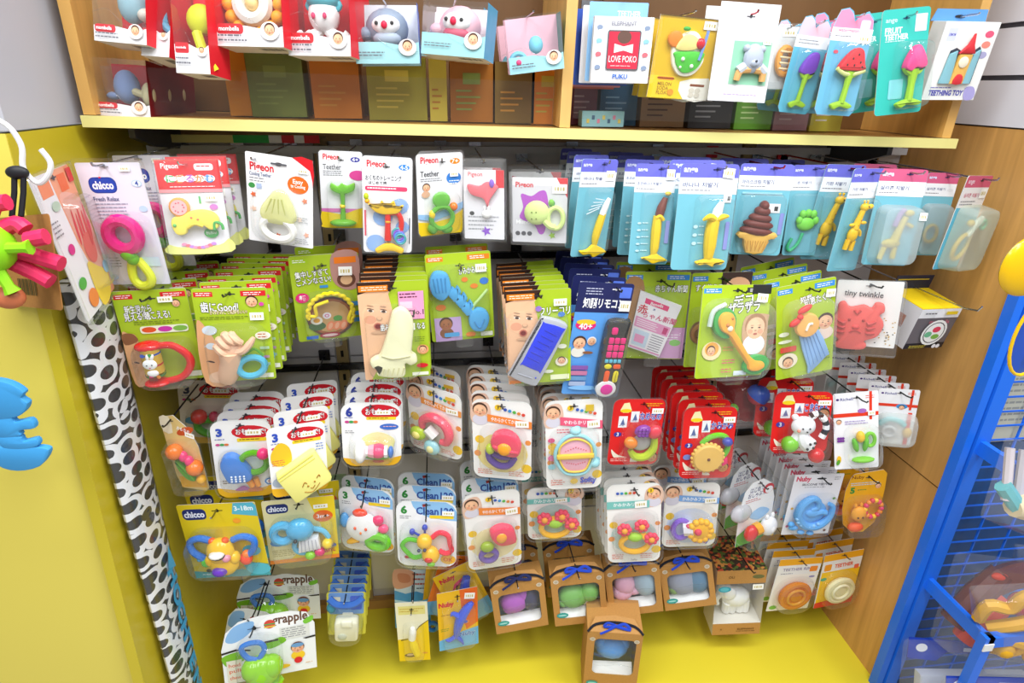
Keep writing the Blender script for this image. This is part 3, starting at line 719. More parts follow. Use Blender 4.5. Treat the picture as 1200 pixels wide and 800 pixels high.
for i in range(28):
    a = PI * .95 + PI * 1.2 * i / 27; r = .33 + .02 * (i % 2)
    N.append((.52 + math.cos(a) * r, .66 + math.sin(a) * r * .72, .09))
p.tube(N, .032, n=8); p.tube([(.2, .66, .09), (.3, .66, .1), (.3, .55, .1), (.4, .52, .1), (.5, .5, .1)], .028); p.tube([(.85, .62, .09), (.78, .74, .1), (.82, .78, .1)], .03)
k.shell(.1, .4, .92, 1.0, .17, .25)
k.done('lime noodle pack', peg='#8b8b90', tip=.06)

def orange_face_card(key, name, label, cat, face=True):
    k = K(key, name, label, cat).card(LIME, .03, back='#a9a79a')
    k.poly([(0, 0), (.55, 0), (.44, .12), (.5, .35), (.42, .6), (.28, .8), (.1, 1), (0, 1)], '#efbd96')
    k.poly([(0, 0), (.55, 0), (.47, .1), (.3, .06), (0, .12)], '#3b241a'); k.big_face(.26, .36, .26)
    k.rect(.02, .03, .44, .09, '#ef8420'); k.lines(.06, .045, .42, 2, .022, '#fff2dc')
    return k
k = orange_face_card('c4', 'teether_pack', 'lime card pack with baby photo and cream foot shaped rice teether, pink sticker', 'teether pack')
k.rect(.58, .1, .95, .38, '#f2a0c8'); k.txt('No.1', .84, .31, .11, '#1c1c1c', fit=.2); k.rect(.6, .2, .78, .27, '#f7c8de'); k.rect(.61, .29, .8, .36, '#3a2c34'); k.rect(.63, .3, .78, .34, '#f2a0c8'); k.lines(.6, .12, .9, 2, .03, '#5a2a44')
k.txt('歯みがきが楽しくなる', .62, .45, .12, '#fff', fit=.66, ol='#222')
k.ell(.9, .7, .09, .08, '#e9a06a'); k.baby(.9, .7, .055); k.ell(.88, .87, .09, .04, '#d8202a'); k.rect(.72, .94, .97, .975, '#f2f4e0'); k.lines(.78, .56, .95, 3, .02, '#6c7f20')
k.sticker(.7, .45, .2, .07); k.hole(.5, .06)
p = k.part('rice_teether', '#f1eec3', 'soft')
p.ext([(.5, .27), (.62, .24), (.74, .31), (.78, .42), (.74, .62), (.73, .7), (.79, .74), (.8, .8), (.7, .83), (.62, .81), (.58, .95), (.2, .92), (.24, .83), (.14, .84), (.1, .77), (.18, .73), (.26, .7), (.38, .5), (.45, .34)], .03, .16, bev=.04)
for i in range(5): p.tube([(.3 + i * .075, .84, .155), (.26 + i * .075, .92, .15)], .014, c='#dcd8a4')
p.tube([(.28, .7, .16), (.45, .735, .17), (.7, .72, .16)], .014, c='#e0dcac')
k.shell(.06, .22, .88, .99, .22, .2)
k.done('cream rice teether pack', peg='#1c1c1e', n=7)

k = lime('c5', 'teether_pack', 'lime card pack with a sky blue fish bone shaped teether', '#ef8420', cat='teether pack')
k.hole(.52, .14, '#1c1c1e'); k.txt('かみかみマット', .72, .2, .12, '#fff', fit=.44, ol='#2a2a22', rot=.05)
k.ell(.88, .33, .07, .055, '#2f78d0'); k.ell(.58, .3, .05, .04, '#ef8420'); k.ell(.72, .38, .06, .04, '#ef8420'); k.ell(.18, .6, .08, .05, '#ef8420'); k.ell(.62, .94, .08, .04, '#ef8420')
k.rect(.06, .72, .48, 1, '#c8a8d8'); k.baby(.24, .8, .1, '#a8693f', clothes='#8a5230'); k.rect(.2, .9, .44, .95, '#4aa0d8', .02); k.rect(.78, .92, .97, .97, '#f2f4e0')
k.sticker(.84, .18, .17, .09)
p = k.part('fish_teether', '#4ea6dc', 'soft')
p.ext([(.12, .18), (.3, .2), (.36, .32), (.34, .42), (.22, .5), (.08, .44), (.03, .3)], .02, .13, bev=.035)
for i, (u, v) in enumerate(((.4, .45), (.49, .53), (.58, .62))):
    p.ext([(u - .1, v - .02), (u - .02, v - .09), (u + .02, v - .06), (u + .06, v - .1), (u + .11, v - .03), (u + .08, v + .0), (u + .09, v + .06), (u, v + .08), (u - .04, v + .05)], .02, .12, bev=.03, sm=2)
p.ext([(.62, .68), (.74, .62), (.88, .66), (.92, .76), (.84, .88), (.68, .88), (.6, .8)], .02, .14, bev=.035)
for i in range(4): p.tube([(.1 + i * .06, .24, .135), (.13 + i * .05, .4, .135)], .009, c='#3c93cc')
p.tube([(.68, .76, .145), (.76, .84, .145), (.84, .74, .145)], .01, c='#3c93cc')
p = k.part('cord_handle', '#b9d98a', 'soft'); p.tube([(.92, .42, .06), (.78, .52, .08), (.7, .58, .08), (.64, .68, .07)], .022)
k.shell(.02, .12, .96, .96, .17, .2)
k.done('lime fish teether pack', peg='#8b8b90', tip=.06)

k = orange_face_card('c6', 'toy_phone_pack', 'lime card pack with baby photo and toy phone of blue screen, grey body', 'phone pack')
k.hole(.5, .055); k.txt('フリーコリ', .75, .22, .15, '#fff', fit=.46, ol='#4a6a1a'); k.ell(.85, .26, .055, .04, '#3a78d0'); k.ell(.5, .19, .05, .045, '#9a7ac8')
k.ell(.85, .77, .1, .08, '#efe6d0'); k.baby(.85, .76, .06); k.ell(.86, .6, .07, .04, '#f0f2dc'); k.ell(.64, .87, .08, .03, '#f0f2dc'); k.rect(.67, .91, .97, .965, '#eef2c8'); k.rect(.02, .95, .2, .985, '#ef8420')
k.sticker(.83, .13, .2, .07)
p = k.part('phone_body', '#b9bac2'); p.ext([(.56, .26), (.9, .34), (.87, .46), (.5, .93), (.36, .99), (.02, .87), (.05, .8), (.5, .3)], .02, .14, bev=.03, sm=3)
for i in range(3): p.tube([(.14 + i * .08, .84 + i * .022, .14), (.22 + i * .07, .86 + i * .022, .14)], .012, c='#a4a5ae')
p = k.part('screen', '#1c35e0'); p.ext([(.58, .31), (.87, .38), (.85, .43), (.52, .82), (.47, .83), (.21, .74), (.22, .71), (.53, .33)], .12, .15, bev=.01, sm=2)
for i in range(6): p.tube([(.3 + i * .055, .66 - i * .055, .152), (.48 + i * .055, .73 - i * .055, .152)], .006, c='#1526b8')
p = k.part('speaker_dot', '#3446c8'); p.ball(.42, .9, .014, d=.14)
k.shell(-.02, .22, .96, 1.0, .2, .15)
k.done('lime toy phone pack', peg='#1c1c1e')

k = K('c7', 'toy_remote_pack', 'navy and sky blue card pack with black toy remote of pink buttons', 'remote pack').card('#5d9fe6', .05, back='#20264a')
k.rect(0, 0, 1, .25, '#23285c', .05); k.rect(0, .12, 1, .25, '#23285c'); k.rect(.76, .03, .97, .12, '#5a7ae0', .02)
k.hole(.68, .05, '#e8e8f0'); k.txt('知脳リモコン', .5, .17, .2, '#fff', fit=.76, bold=.03); k.lines(.14, .045, .5, 3, .022, '#c8cce8')
k.ell(.24, .36, .19, .1, '#e0287a'); k.poly(ell(.24, .335, .18, .055, 0, 18, k.asp), '#f2c832'); k.txt('40+', .24, .37, .16, '#fff')
k.baby(.18, .52, .12, clothes='#e8e4da'); k.baby(.4, .5, .08, '#e0b08c', '#e8e8e8'); k.ell(.36, .6, .1, .03, '#8a5a3a')
for i in range(4): k.rect(.1, .72 + i * .05, .42, .76 + i * .05, ('#8a5aa8', '#c87aa0', '#6a9ac8', '#a8b8d8')[i], .02)
k.ell(.4, .93, .3, .05, '#84bdf0'); k.sticker(.88, .18, .2, .09)
p = k.part('remote_body', '#34332f'); p.ext([(.66, .29), (.96, .29), (1.0, .33), (1.0, .84), (.9, .94), (.66, .94), (.58, .86), (.58, .4)], .03, .17, bev=.03, sm=3)
p = k.part('pink_buttons', '#e8247a', 'soft')
p.ext(rrect(.68, .34, .79, .40, .03, k.asp, 2), .15, .2, bev=.012, sm=1)
for r in range(3):
    for c in range(3): p.ext(rrect(.66 + c * .11, .43 + r * .062, .755 + c * .11, .482 + r * .062, .02, k.asp, 2), .15, .195, bev=.012, sm=1)
p = k.part('blue_bars', '#5cb8d4', 'soft')
for c in range(4): p.ext(rrect(.66 + c * .08, .625, .725 + c * .08, .655, .01, k.asp, 2), .15, .19, bev=.01, sm=1)
p = k.part('orange_buttons', '#ef5a1e', 'soft'); p.ext(rrect(.84, .67, .98, .71, .03, k.asp, 2), .15, .19, bev=.012, sm=1); p.ext(rrect(.7, .73, .8, .84, .04, k.asp, 2), .15, .19, bev=.012, sm=1)
p = k.part('yellow_buttons', '#e6d61e', 'soft'); p.ext(ell(.74, .69, .07, .05, 0, 12, k.asp), .15, .19, bev=.012, sm=1); p.ext(rrect(.87, .73, .97, .84, .05, k.asp, 2), .15, .19, bev=.012, sm=1)
p = k.part('round_pad', '#e4e0e0', 'soft'); p.ext(ell(.78, .9, .2, .17, 0, 18, k.asp), .15, .2, bev=.02, sm=1)
p.ext(ell(.79, .9, .12, .11, 0, 16, k.asp), .19, .215, c='#e01a9a', bev=.012, sm=1)
k.shell(.56, .26, 1.04, 1.0, .25, .08)
k.done('navy toy remote pack', peg='#1c1c1e', n=6)

k = lime('c8', 'newspaper_toy_pack', 'lime card pack fronted by a white and pink crinkle newspaper booklet', '#3f8fe0', cat='booklet pack')
k.blob([(0, .12), (.28, .1), (.3, .5), (.18, .8), (0, .75)], '#b98a5a'); k.txt('赤ちゃん新聞', .72, .18, .13, '#fff', fit=.5, ol='#2a2a22'); k.rect(.6, .62, 1.0, .99, '#d7a3cf'); k.lines(.7, .7, .95, 3, .03, '#f2e6f2'); k.ell(.86, .8, .09, .06, '#8ac86a'); k.hole(.55, .1, '#1c1c1e')
p = k.part('booklet', '#f4f1f4', 'print', smooth=False)
bk = [(.24, .19), (.9, .36), (.62, .96), (.1, .84)]
def bkp(a, b): return (bk[0][0] + (bk[1][0] - bk[0][0]) * a + (bk[3][0] - bk[0][0]) * b + (bk[0][0] - bk[1][0] + bk[2][0] - bk[3][0]) * a * b, bk[0][1] + (bk[1][1] - bk[0][1]) * a + (bk[3][1] - bk[0][1]) * b + (bk[0][1] - bk[1][1] + bk[2][1] - bk[3][1]) * a * b)
p.slab([p.P(*q, .06) for q in bk], (0, .004, 0), '#f4f1f4')
def bkr(a0, b0, a1, b1, c, d): p.flat([bkp(a0, b0), bkp(a1, b0), bkp(a1, b1), bkp(a0, b1)], d, c)
bkr(.16, .08, .74, .17, '#e8407a', .062); bkr(.03, .42, .97, .6, '#e79ac4', .062); bkr(.06, .64, .5, .92, '#cfe0f0', .062); bkr(.12, .72, .4, .86, '#f0a0c8', .0635); bkr(.03, .95, .97, .98, '#e79ac4', .062)
for i in range(7): bkr(.56, .64 + i * .045, .92, .655 + i * .045, '#9a94a0', .062)
for i in range(4): bkr(.08, .45 + i * .035, .6 + .05 * (i % 2), .465 + i * .035, '#f7e2ee', .0635)
bkr(.8, .45, .92, .57, '#c83a7a', .0635)
for t, a, b, sz, c in (('赤', .15, .28, .17, '#d8203a'), ('ちゃん新聞', .6, .33, .115, '#d8487a'), ('Benefit', .45, .125, .075, '#fff'), ('×', .42, .22, .08, '#4a4a9a')):
    vs, fs = text_mesh(t, .012); x0 = max(q[0] for q in vs) / 2; o = p.P(*bkp(a, b), .0645); rt = -.27
    p.add([(o.x + ((x - x0) * math.cos(rt) - (y - .35) * math.sin(rt)) * sz * k.w, o.y, o.z + ((x - x0) * math.sin(rt) + (y - .35) * math.cos(rt)) * sz * k.w) for x, y in vs], fs, c)
k.shell(.03, .15, .97, 1.0, .1, .06)
k.done('newspaper booklet pack', peg='#1c1c1e', tip=.06)

k = lime('c9', 'teether_pack', 'lime card pack with dark hair photo corner, half covered by spoon rattle pack', '#3f8fe0', '#4a3a34', cat='teether pack')
k.rect(.5, 0, 1, .2, '#453330'); k.ell(.78, .14, .2, .15, '#d8a684'); k.txt('すぐ使える', .3, .15, .13, '#fff', fit=.45, ol='#2a2a22'); k.ell(.2, .62, .15, .2, '#8a6a4a'); k.ell(.2, .6, .1, .12, '#c8a07a'); k.hole(.5, .06)
p = k.part('brown_teether', '#9a6a3a', 'soft'); p.ring(.22, .62, .14, .04, d=.08)
k.shell(.02, .35, .9, 1.0, .12, .1); k.done('half hidden lime pack', peg='#1c1c1e')

k = lime('d1', 'spoon_rattle_pack', 'lime card pack with orange spoon rattle edged in green, baby photo', '#3f8fe0', '#3a3a3a', cat='rattle pack')
k.rect(.72, 0, 1, .1, '#2c2c2c'); k.hole(.5, .06)
k.txt('デコ', .6, .16, .16, '#fff', fit=.28, ol='#2a2a22', rot=.1); k.txt('ザラザラ', .62, .24, .16, '#fff', fit=.46, ol='#2a2a22', rot=.08)
k.blob([(.66, .34), (.98, .32), (1, .4), (1, .8), (.8, .74), (.64, .6)], '#c9a27a'); k.baby(.82, .46, .15, '#efbf98', '#a87a52', clothes='#e8ecf2')
k.ell(.2, .7, .14, .12, '#f2d9a8'); k.ell(.2, .68, .1, .09, '#e8a23a'); k.baby(.19, .7, .06); k.lines(.36, .66, .55, 2, .03, '#d8823a'); k.lines(.36, .8, .55, 2, .03, '#d84a6a'); k.lines(.36, .9, .55, 2, .03, '#d84a6a'); k.rect(.55, .93, .74, .98, '#dcE8f4'.lower())
k.sticker(.86, .14, .16, .09, .1)
p = k.part('green_rim', '#2fa03c'); p.ext([(.2, .24), (.36, .24), (.46, .34), (.44, .5), (.34, .56), (.2, .5), (.13, .36)], .03, .1, bev=.02); p.ext(ell(.84, .86, .19, .13, -.2, 16, k.asp), .03, .1, bev=.02, sm=1)
p = k.part('spoon_body', '#f4a81e', 'soft'); p.ext([(.24, .28), (.36, .28), (.42, .36), (.42, .46), (.5, .54), (.66, .72), (.78, .8), (.9, .82), (.92, .88), (.82, .92), (.7, .9), (.66, .82), (.46, .62), (.36, .52), (.24, .46), (.19, .36)], .07, .15, bev=.03)
p.ball(.3, .4, .025, d=.15, c='#c87a1a'); p.ball(.36, .33, .018, d=.15, c='#c87a1a'); p.ball(.34, .44, .04, .035, .02, d=.15, c='#f8e8c8')
p = k.part('clear_cup', '#e4f0ea', 'tint'); p.tube([(.08, .42, .09), (.12, .26, .09), (.28, .19, .09)], .03)
k.shell(.02, .14, .98, 1.02, .24, .2, fin='bag'); k.done('lime spoon rattle pack', peg='#1c1c1e')

k = lime('d2', 'ribbon_toy_pack', 'lime card pack with orange disc, red bow and light blue cloth ribbon', '#3f8fe0', cat='toy pack')
k.hole(.55, .08); k.txt('知育', .5, .17, .12, '#fff', fit=.2, ol='#5a3a1a', rot=.15); k.txt('知恵たぐり!', .72, .19, .15, '#fff', fit=.52, ol='#3a2a1a', rot=.15)
k.baby(.84, .45, .13, clothes='#f2d8c8'); k.ell(.2, .8, .17, .14, '#f0e2c8'); k.baby(.2, .82, .09); k.rect(.06, .64, .34, .7, '#d84a3a', .02); k.ell(.12, .5, .09, .04, '#e8ecd0'); k.ell(.14, .58, .12, .03, '#e8ecd0'); k.lines(.7, .75, .96, 4, .03, '#6c7f20')
k.sticker(.9, .15, .16, .08, .12)
p = k.part('cloth_ribbon', '#8fb8e6', 'soft'); p.ext([(.36, .48), (.66, .46), (.9, .78), (.86, .82), (.56, .98), (.54, .9)], .02, .05, bev=.01, sm=2)
for i in range(5): p.tube([(.42 + i * .055, .52, .052), (.58 + i * .065, .9 - i * .02, .052)], .008, c='#7aa6dc')
p = k.part('wooden_disc', '#f2b25a', 'soft'); p.lathe(.46, .42, [(0, .001), (0, .19), (.05, .21), (.1, .19), (.11, .12), (.11, .001)], d=.05)
p.tube([(.42, .46, .165), (.46, .4, .17), (.52, .4, .165)], .02, c='#f6f0e4')
p = k.part('red_bow', '#e0281e', 'soft'); p.ball(.24, .36, .11, .055, .05, d=.14, rot=-.5); p.ball(.4, .24, .13, .055, .05, d=.14, rot=-.4); p.ball(.32, .31, .05, d=.15)
k.shell(.1, .16, .95, 1.0, .22, .2, fin='bag'); k.done('lime ribbon toy pack', peg='#1c1c1e')

k = K('d3', 'teether_pack', 'white speckled card with a coral red tiger head teether in a bag', 'teether pack').card('#f3f1ee', .02)
for i in range(26): k.ell(.68 + k.rnd.random() * .3, .5 + k.rnd.random() * .45, .014, .011, ('#c9a24a', '#3a3430', '#c9a24a')[i % 3], n=7)
k.hole(.5, .07, '#3a3a3a'); k.txt('tiny twinkle', .42, .2, .15, '#4a4a4c', fit=.6, rot=-.05)
p = k.part('tiger_teether', '#ea5f58', 'soft'); p.ext([(.05, .34), (.14, .3), (.24, .38), (.44, .34), (.56, .38), (.62, .3), (.74, .32), (.76, .42), (.7, .48), (.78, .62), (.7, .8), (.52, .88), (.56, .95), (.48, 1.02), (.12, 1.02), (.06, .95), (.1, .88), (-.02, .78), (-.05, .6), (.03, .46)], .03, .14, bev=.04)
for s_ in (-1, 1):
    for i in range(3): p.tube([(.35 + s_ * .3, .56 + i * .09, .14), (.35 + s_ * .2, .6 + i * .07, .16), (.35 + s_ * .16, .57 + i * .08, .15)], [.02, .03, .01], c='#c8403e')
p.ball(.24, .55, .025, d=.145, c='#a83230'); p.ball(.46, .55, .025, d=.145, c='#a83230'); p.ball(.35, .66, .06, .04, .03, d=.145, c='#d84a48'); p.tube([(.26, .74, .15), (.35, .7, .155), (.44, .74, .15)], .014, c='#c8403e'); p.tube([(.3, .4, .145), (.35, .45, .15), (.4, .4, .145)], .018, c='#c8403e')
k.shell(-.03, -.02, 1.04, 1.12, .19, .05, .02, fin='bag', name='bag'); k.done('white tiger teether pack', peg='#3a3a3c')
# ------------------------------------------------------------------ top row of hooks in the bay
# the flat hand-print blister near the left panel, turned sideways on an S hook
k = K('a1', 'teether_pack', 'narrow turned pack of red and orange hand print hanging on white S hook', 'teether pack').card('#eceaf0', .03)
k.poly([(.42, 0), (1, 0), (1, 1), (.72, 1), (.5, .5)], '#f2a27a'); k.blob([(.48, .2), (.75, .18), (1, .3), (1, .75), (.8, .85), (.6, .6)], '#efb09a'); k.rect(.12, .03, .4, .15, '#ef8a5a'); k.rect(.6, .04, .82, .16, '#ee6a28')
for i in range(5): k.ell(.6 + i * .085, .42 + .04 * (i % 2), .03, .16, '#e2383a', .2)
k.ell(.75, .6, .16, .14, '#e86a5a'); k.ell(.9, .5, .05, .14, '#d8322f', .5); k.blob([(.5, .68), (.75, .75), (.95, .85), (.8, 1), (.5, 1)], '#f2d24a'); k.ell(.28, .52, .08, .045, '#d83a8a'); k.ell(.22, .76, .1, .05, '#52b04a'); k.ell(.32, .22, .1, .04, '#b7ccb7'); k.ell(.34, .9, .13, .08, '#ef8a4a'); k.ell(.95, .8, .08, .06, '#8fc0e8')
k.rect(.86, .02, 1, .12, '#d8322f'); k.lines(.05, .3, .25, 4, .03)
k.hole(.5, .045); k.flange(.03, .03); k.shell(.48, .2, 1.0, .9, .12, .1); k.done('hand print pack', peg=None)

k = K('a2', 'ring_teether_pack', 'pale pack with magenta ring joined to green and yellow loop teether', 'teether pack').card('#dddcea', .03)
k.rect(.13, .11, .56, .235, '#1f3f9a', .1); k.rect(.15, .12, .54, .225, '#2447ae', .08); k.txt('chicco', .345, .172, .17, '#fff', fit=.33, bold=.035); k.ell(.33, .112, .018, .012, '#e0202a')
k.txt('Fresh Relax', .14, .28, .1, '#56608a', al='l', fit=.4); k.lines(.14, .315, .72, 5, .028, '#9a9fb4'); k.ell(.88, .16, .08, .055, '#b3cdea'); k.ell(.88, .16, .065, .045, '#dfe7f4'); k.txt('4', .88, .158, .11, '#2f4fa0'); k.ell(.88, .36, .065, .05, '#b9d0ec')
k.rect(.62, .76, .92, .84, '#cfe2f4'); k.lines(.1, .76, .3, 4, .024); k.ell(.1, .93, .07, .05, '#a8c8ea'); k.hole(.45, .03, '#8a8a90')
k.sticker(.76, .045, .16, .04)
p = k.part('magenta_ring', '#d8127c'); p.ring(.52, .555, .235, .105, d=.13, ry=.24)
p = k.part('green_joint', '#5fae22'); p.ball(.52, .72, .13, .11, .1, d=.14, rot=.5); p.ball(.56, .76, .1, .1, .1, d=.12)
p = k.part('yellow_loop', '#dbe32a', 'soft'); p.tube([(.52, .77), (.46, .86), (.46, .95), (.56, 1.0), (.7, .98), (.74, .92), (.68, .84), (.6, .77)], [.075, .07, .07, .075, .075, .07, .07, .07], sm=5, n=10)
k.flange(.07, .05); k.shell(.2, .38, .96, 1.02, .24, .25); k.done('magenta ring teether pack', peg='#a8a8ae')

k = K('a3', 'teether_pack', 'clear bag with red header holding a yellow car shaped biscuit teether', 'teether pack').card('#eceaf0', .0, name='bag_insert')
k.rect(0, 0, 1, .305, '#e21a22'); k.txt('Pigeon', .22, .07, .12, '#fff', fit=.27); k.rect(.6, .04, .9, .11, '#fff', .04); k.lines(.64, .06, .86, 1, .04, '#e21a22')
for i, (ch, c) in enumerate(zip('にぎるかむ', ('#58b868', '#ef8a3a', '#b86ac8', '#ef8a3a', '#3a8fd8'))): k.ell(.2 + i * .155, .195, .09, .06, '#fff'); k.txt(ch, .2 + i * .155, .195, .15, c, bold=.03)
k.lines(.18, .275, .9, 1, .02, '#fff'); k.rect(0, .305, 1, .34, '#ef9aa0')
k.blob([(0, .9), (.2, .93), (.8, .92), (1, .85), (1, 1), (0, 1)], '#eef08a'); k.ell(.82, .5, .07, .05, '#c87ac8'); k.rect(.6, .38, .63, .46, '#58b868')
for i in range(9): k.ell(.25 + i * .06, .9 - .1 * math.sin(i / 8 * PI) * -.4, .045, .028, ('#f29ac0', '#ef7a8a', '#c88ae0')[i % 3])
k.ell(.72, .78, .12, .09, '#3fa24a'); k.txt('きもちいい', .72, .78, .06, '#fff', fit=.17)
k.sticker(.8, .4, .2, .07)
p = k.part('biscuit_teether', '#f4e256', 'soft'); p.ext([(.12, .68), (.16, .6), (.3, .58), (.42, .54), (.62, .52), (.8, .55), (.88, .62), (.86, .72), (.72, .74), (.64, .7), (.5, .68), (.38, .72), (.32, .78), (.18, .78)], .02, .14, bev=.04)
p.tube([(.62, .7, .12), (.5, .67, .14), (.38, .71, .12)], .03, c='#e0c83a'); p.ball(.18, .68, .03, d=.14, c='#62b862'); p.ball(.46, .6, .02, d=.14, c='#ef8a5a'); p.ball(.56, .62, .02, d=.14, c='#ef8a5a')
p = k.part('round_cookie', '#f2a24a', 'soft'); p.lathe(.29, .49, [(0, .001), (0, .16), (.06, .165), (.09, .14), (.09, .001)], d=.04); p.disc(.29, .49, .13, d=.135, c='#f0b4b4')
for i in range(8): p.ball(.29 + .08 * math.cos(i * 2.4), .49 + .05 * math.sin(i * 2.4), .012, d=.135, c='#d8506a')
p = k.part('green_note', '#3faa4a', 'soft'); p.tube([(.8, .74, .13), (.82, .66, .13), (.92, .68, .13), (.94, .74, .13)], .025)
k.shell(-.02, -.01, 1.02, 1.02, .17, .03, .02, fin='bag', name='bag'); k.done('red header teether bag', peg='#d8d8dc')

k = K('a4', 'teether_pack', 'white flared card with pale lemon pear teether on a white ring', 'teether pack').card('#f0eff1', .02)
k.blob([(.7, 0), (1, 0), (1, .3), (.96, .12)], '#d8202a', 2); k.txt('Pigeon', .24, .16, .16, '#d8202a', fit=.36, bold=.03); k.txt('Cooling Teether', .05, .235, .075, '#4a5a86', al='l', fit=.33); k.lines(.05, .27, .3, 2, .03)
k.ell(.08, .36, .05, .04, '#3f8f4a'); k.rect(.15, .33, .23, .39, '#a8b8d8'); k.ell(.78, .29, .16, .13, '#ef6a20'); k.txt('Easy', .78, .26, .09, '#fff'); k.txt('to Cooling', .78, .31, .07, '#fff', fit=.22)
for u, v, c in ((.1, .46, '#e8642a'), (.88, .46, '#e8845a'), (.9, .85, '#f2b49a'), (.46, .9, '#e8642a'), (.1, .62, '#f0c8b0'), (.8, .68, '#f0d8c8')): k.poly([(u + math.cos(a * PI / 5) * (.05 if a % 2 else .025), v + math.sin(a * PI / 5) * (.05 if a % 2 else .025) * k.asp) for a in range(10)], c)
for v in (.65, .9): k.lines(.72, v, .95, 3, .025, '#b9b9bc')
k.ell(.5, .09, .06, .025, '#3a2a2a'); k.rect(.38, .08, .62, .1, '#5a5a60', .008); k.hv = .09; k.hu = .15
k.sticker(.86, .13, .16, .05)
p = k.part('pear_teether', '#efefb0', 'tint'); p.ext([(.46, .37), (.56, .36), (.66, .45), (.74, .58), (.76, .68), (.66, .74), (.36, .74), (.24, .66), (.26, .56), (.38, .44)], .03, .16, bev=.06)
for i in range(4): p.tube([(.34 + i * .1, .62, .15), (.44 + i * .05, .45, .16)], .012, c='#dfe08c')
p = k.part('white_ring', '#f4f2ec'); p.ring(.5, .8, .235, .06, d=.1, ry=.16, rot=.15)
k.shell(.1, .33, .92, .98, .22, .25); k.done('lemon pear teether pack', peg='#9a9aa0', tip=.02)

def pig(key, label, badge, bc):
    k = K(key, 'teether_pack', label, 'teether pack').card('#eeeef0', .07)
    k.txt('Pigeon', .28, .085, .18, '#d8202a', fit=.38, bold=.03); k.ell(.83, .1, .11, .06, bc); k.txt(badge, .83, .1, .12, '#fff', fit=.15); return k
k = pig('a5', 'white card pack with clear green stemmed teether of flower top', '4+', '#3a3a9a')
k.rect(.03, .17, .5, .23, '#eeeef0'); k.txt('Teether', .08, .2, .17, '#4a4a50', al='l', fit=.42); k.lines(.08, .25, .6, 3, .025); k.ell(.88, .3, .2, .12, '#d84a94'); k.rect(0, .74, 1, .79, '#d978b8'); k.blob([(0, .78), (.5, .82), (1, .72), (1, .95), (.95, 1), (.05, 1), (0, .95)], '#f2cf1e', 2); k.hole(.5, .11, '#4a4a4a')
p = k.part('green_teether', '#86d83a', 'tint'); p.tube([(.5, .5), (.51, .65), (.5, .9)], [.07, .05, .07]); p.ext([(.25, .4), (.4, .44), (.5, .4), (.62, .43), (.8, .39), (.78, .48), (.6, .53), (.42, .53), (.24, .48)], .04, .12, bev=.03); p.ball(.5, .92, .32, .09, .14, d=.1)
p = k.part('yellow_bead', '#f2d21e'); p.ball(.5, .7, .07, .06, .08)
k.shell(.14, .36, .9, .98, .24, .2); k.flange(.03, .07); k.done('green flower teether pack', peg='#a8a8ae', tip=.02)
k = pig('a6', 'white card pack with red teether of yellow petals and striped rings', '4-5', '#3f86d8')
k.txt('おくちのトレーニング', .42, .215, .12, '#3a3a46', fit=.72); k.txt('はじめて編', .3, .265, .07, '#3a3a46', fit=.36); k.rect(.05, .3, .9, .345, '#e0456a', .04); k.lines(.1, .315, .85, 1, .03, '#fff')
for u, v, r in ((.4, .62, .2), (.75, .5, .18), (.25, .93, .2), (.8, .72, .14)): k.ell(u, min(v, .9), r, r * .9, '#8fb4e8')
k.rect(.03, .55, .06, .82, '#e05a6a'); k.rect(.94, .62, .96, .9, '#3a3a46'); k.hole(.48, .1, '#4a4a4a')
p = k.part('yellow_petals', '#f4c61c', 'soft'); p.ext([(.1, .47), (.3, .5), (.38, .44), (.48, .5), (.62, .44), (.68, .5), (.82, .48), (.72, .56), (.56, .58), (.36, .58), (.2, .54)], .04, .15, bev=.04); p.ext([(.24, .96), (.42, .9), (.52, .89), (.62, .9), (.82, .95), (.78, 1.0), (.62, .975), (.44, .975), (.3, 1.0)], .03, .15, bev=.04); p.ball(.07, .4, .05, .07, d=.1, c='#b8c81e'); p.ball(.09, .45, .05, .05, d=.1, c='#f0a81c')
p = k.part('red_stem', '#e02a1c'); p.tube([(.5, .56), (.5, .7), (.5, .86)], [.065, .06, .075], n=10); p.tube([(.54, .57), (.7, .57), (.78, .66), (.76, .76)], .055); p.ball(.5, .66, .062, .05, .07, c='#f2a81c')
p = k.part('striped_rings', '#8a5ac8')
for i, c in enumerate(('#4aa8a8', '#8a5ac8', '#5a8ae0', '#4aa8a8')): p.ring(.7 + i * .02, .78 + i * .02, .1, .025, c, d=.09 + i * .01, ry=.1)
k.shell(.05, .38, .92, 1.02, .24, .2); k.flange(.03, .07); k.done('red petal teether pack', peg='#a8a8ae', tip=.02)
k = pig('a7', 'white card pack with green rabbit ring teether over yellow corner', '7+', '#ef8a1c')
k.txt('Teether', .28, .235, .16, '#4a4a50', fit=.4); k.lines(.08, .29, .6, 2, .025); k.ell(.8, .3, .16, .13, '#3f86d8'); k.lines(.7, .33, .92, 2, .03, '#fff'); k.baby(.2, .4, .08); k.ell(.18, .48, .09, .07, '#d8ab8c')
k.poly([(0, .72), (.3, .74), (.7, .66), (1, .6), (1, .68), (.7, .76), (.3, .82), (0, .78)], '#9ac4ec'); k.poly([(0, .82), (.3, .84), (.7, .8), (1, .7), (1, .95), (.96, 1), (.04, 1), (0, .95)], '#f4cf1e'); k.hole(.55, .1, '#4a4a4a'); k.sticker(.8, .25, .18, .06)
p = k.part('green_teether', '#7ed050', 'tint'); p.ext(ell(.5, .55, .19, .17, 0, 14, k.asp), .04, .14, bev=.04, sm=1); p.ring(.5, .77, .24, .055, d=.1); p.ball(.3, .9, .12, .13, .08); p.ball(.62, .93, .13, .09, .08)
p = k.part('beads', '#ef7a1c'); p.ball(.76, .64, .09, d=.1); p.ball(.28, .72, .07, .1, d=.1, c='#f4d22a')
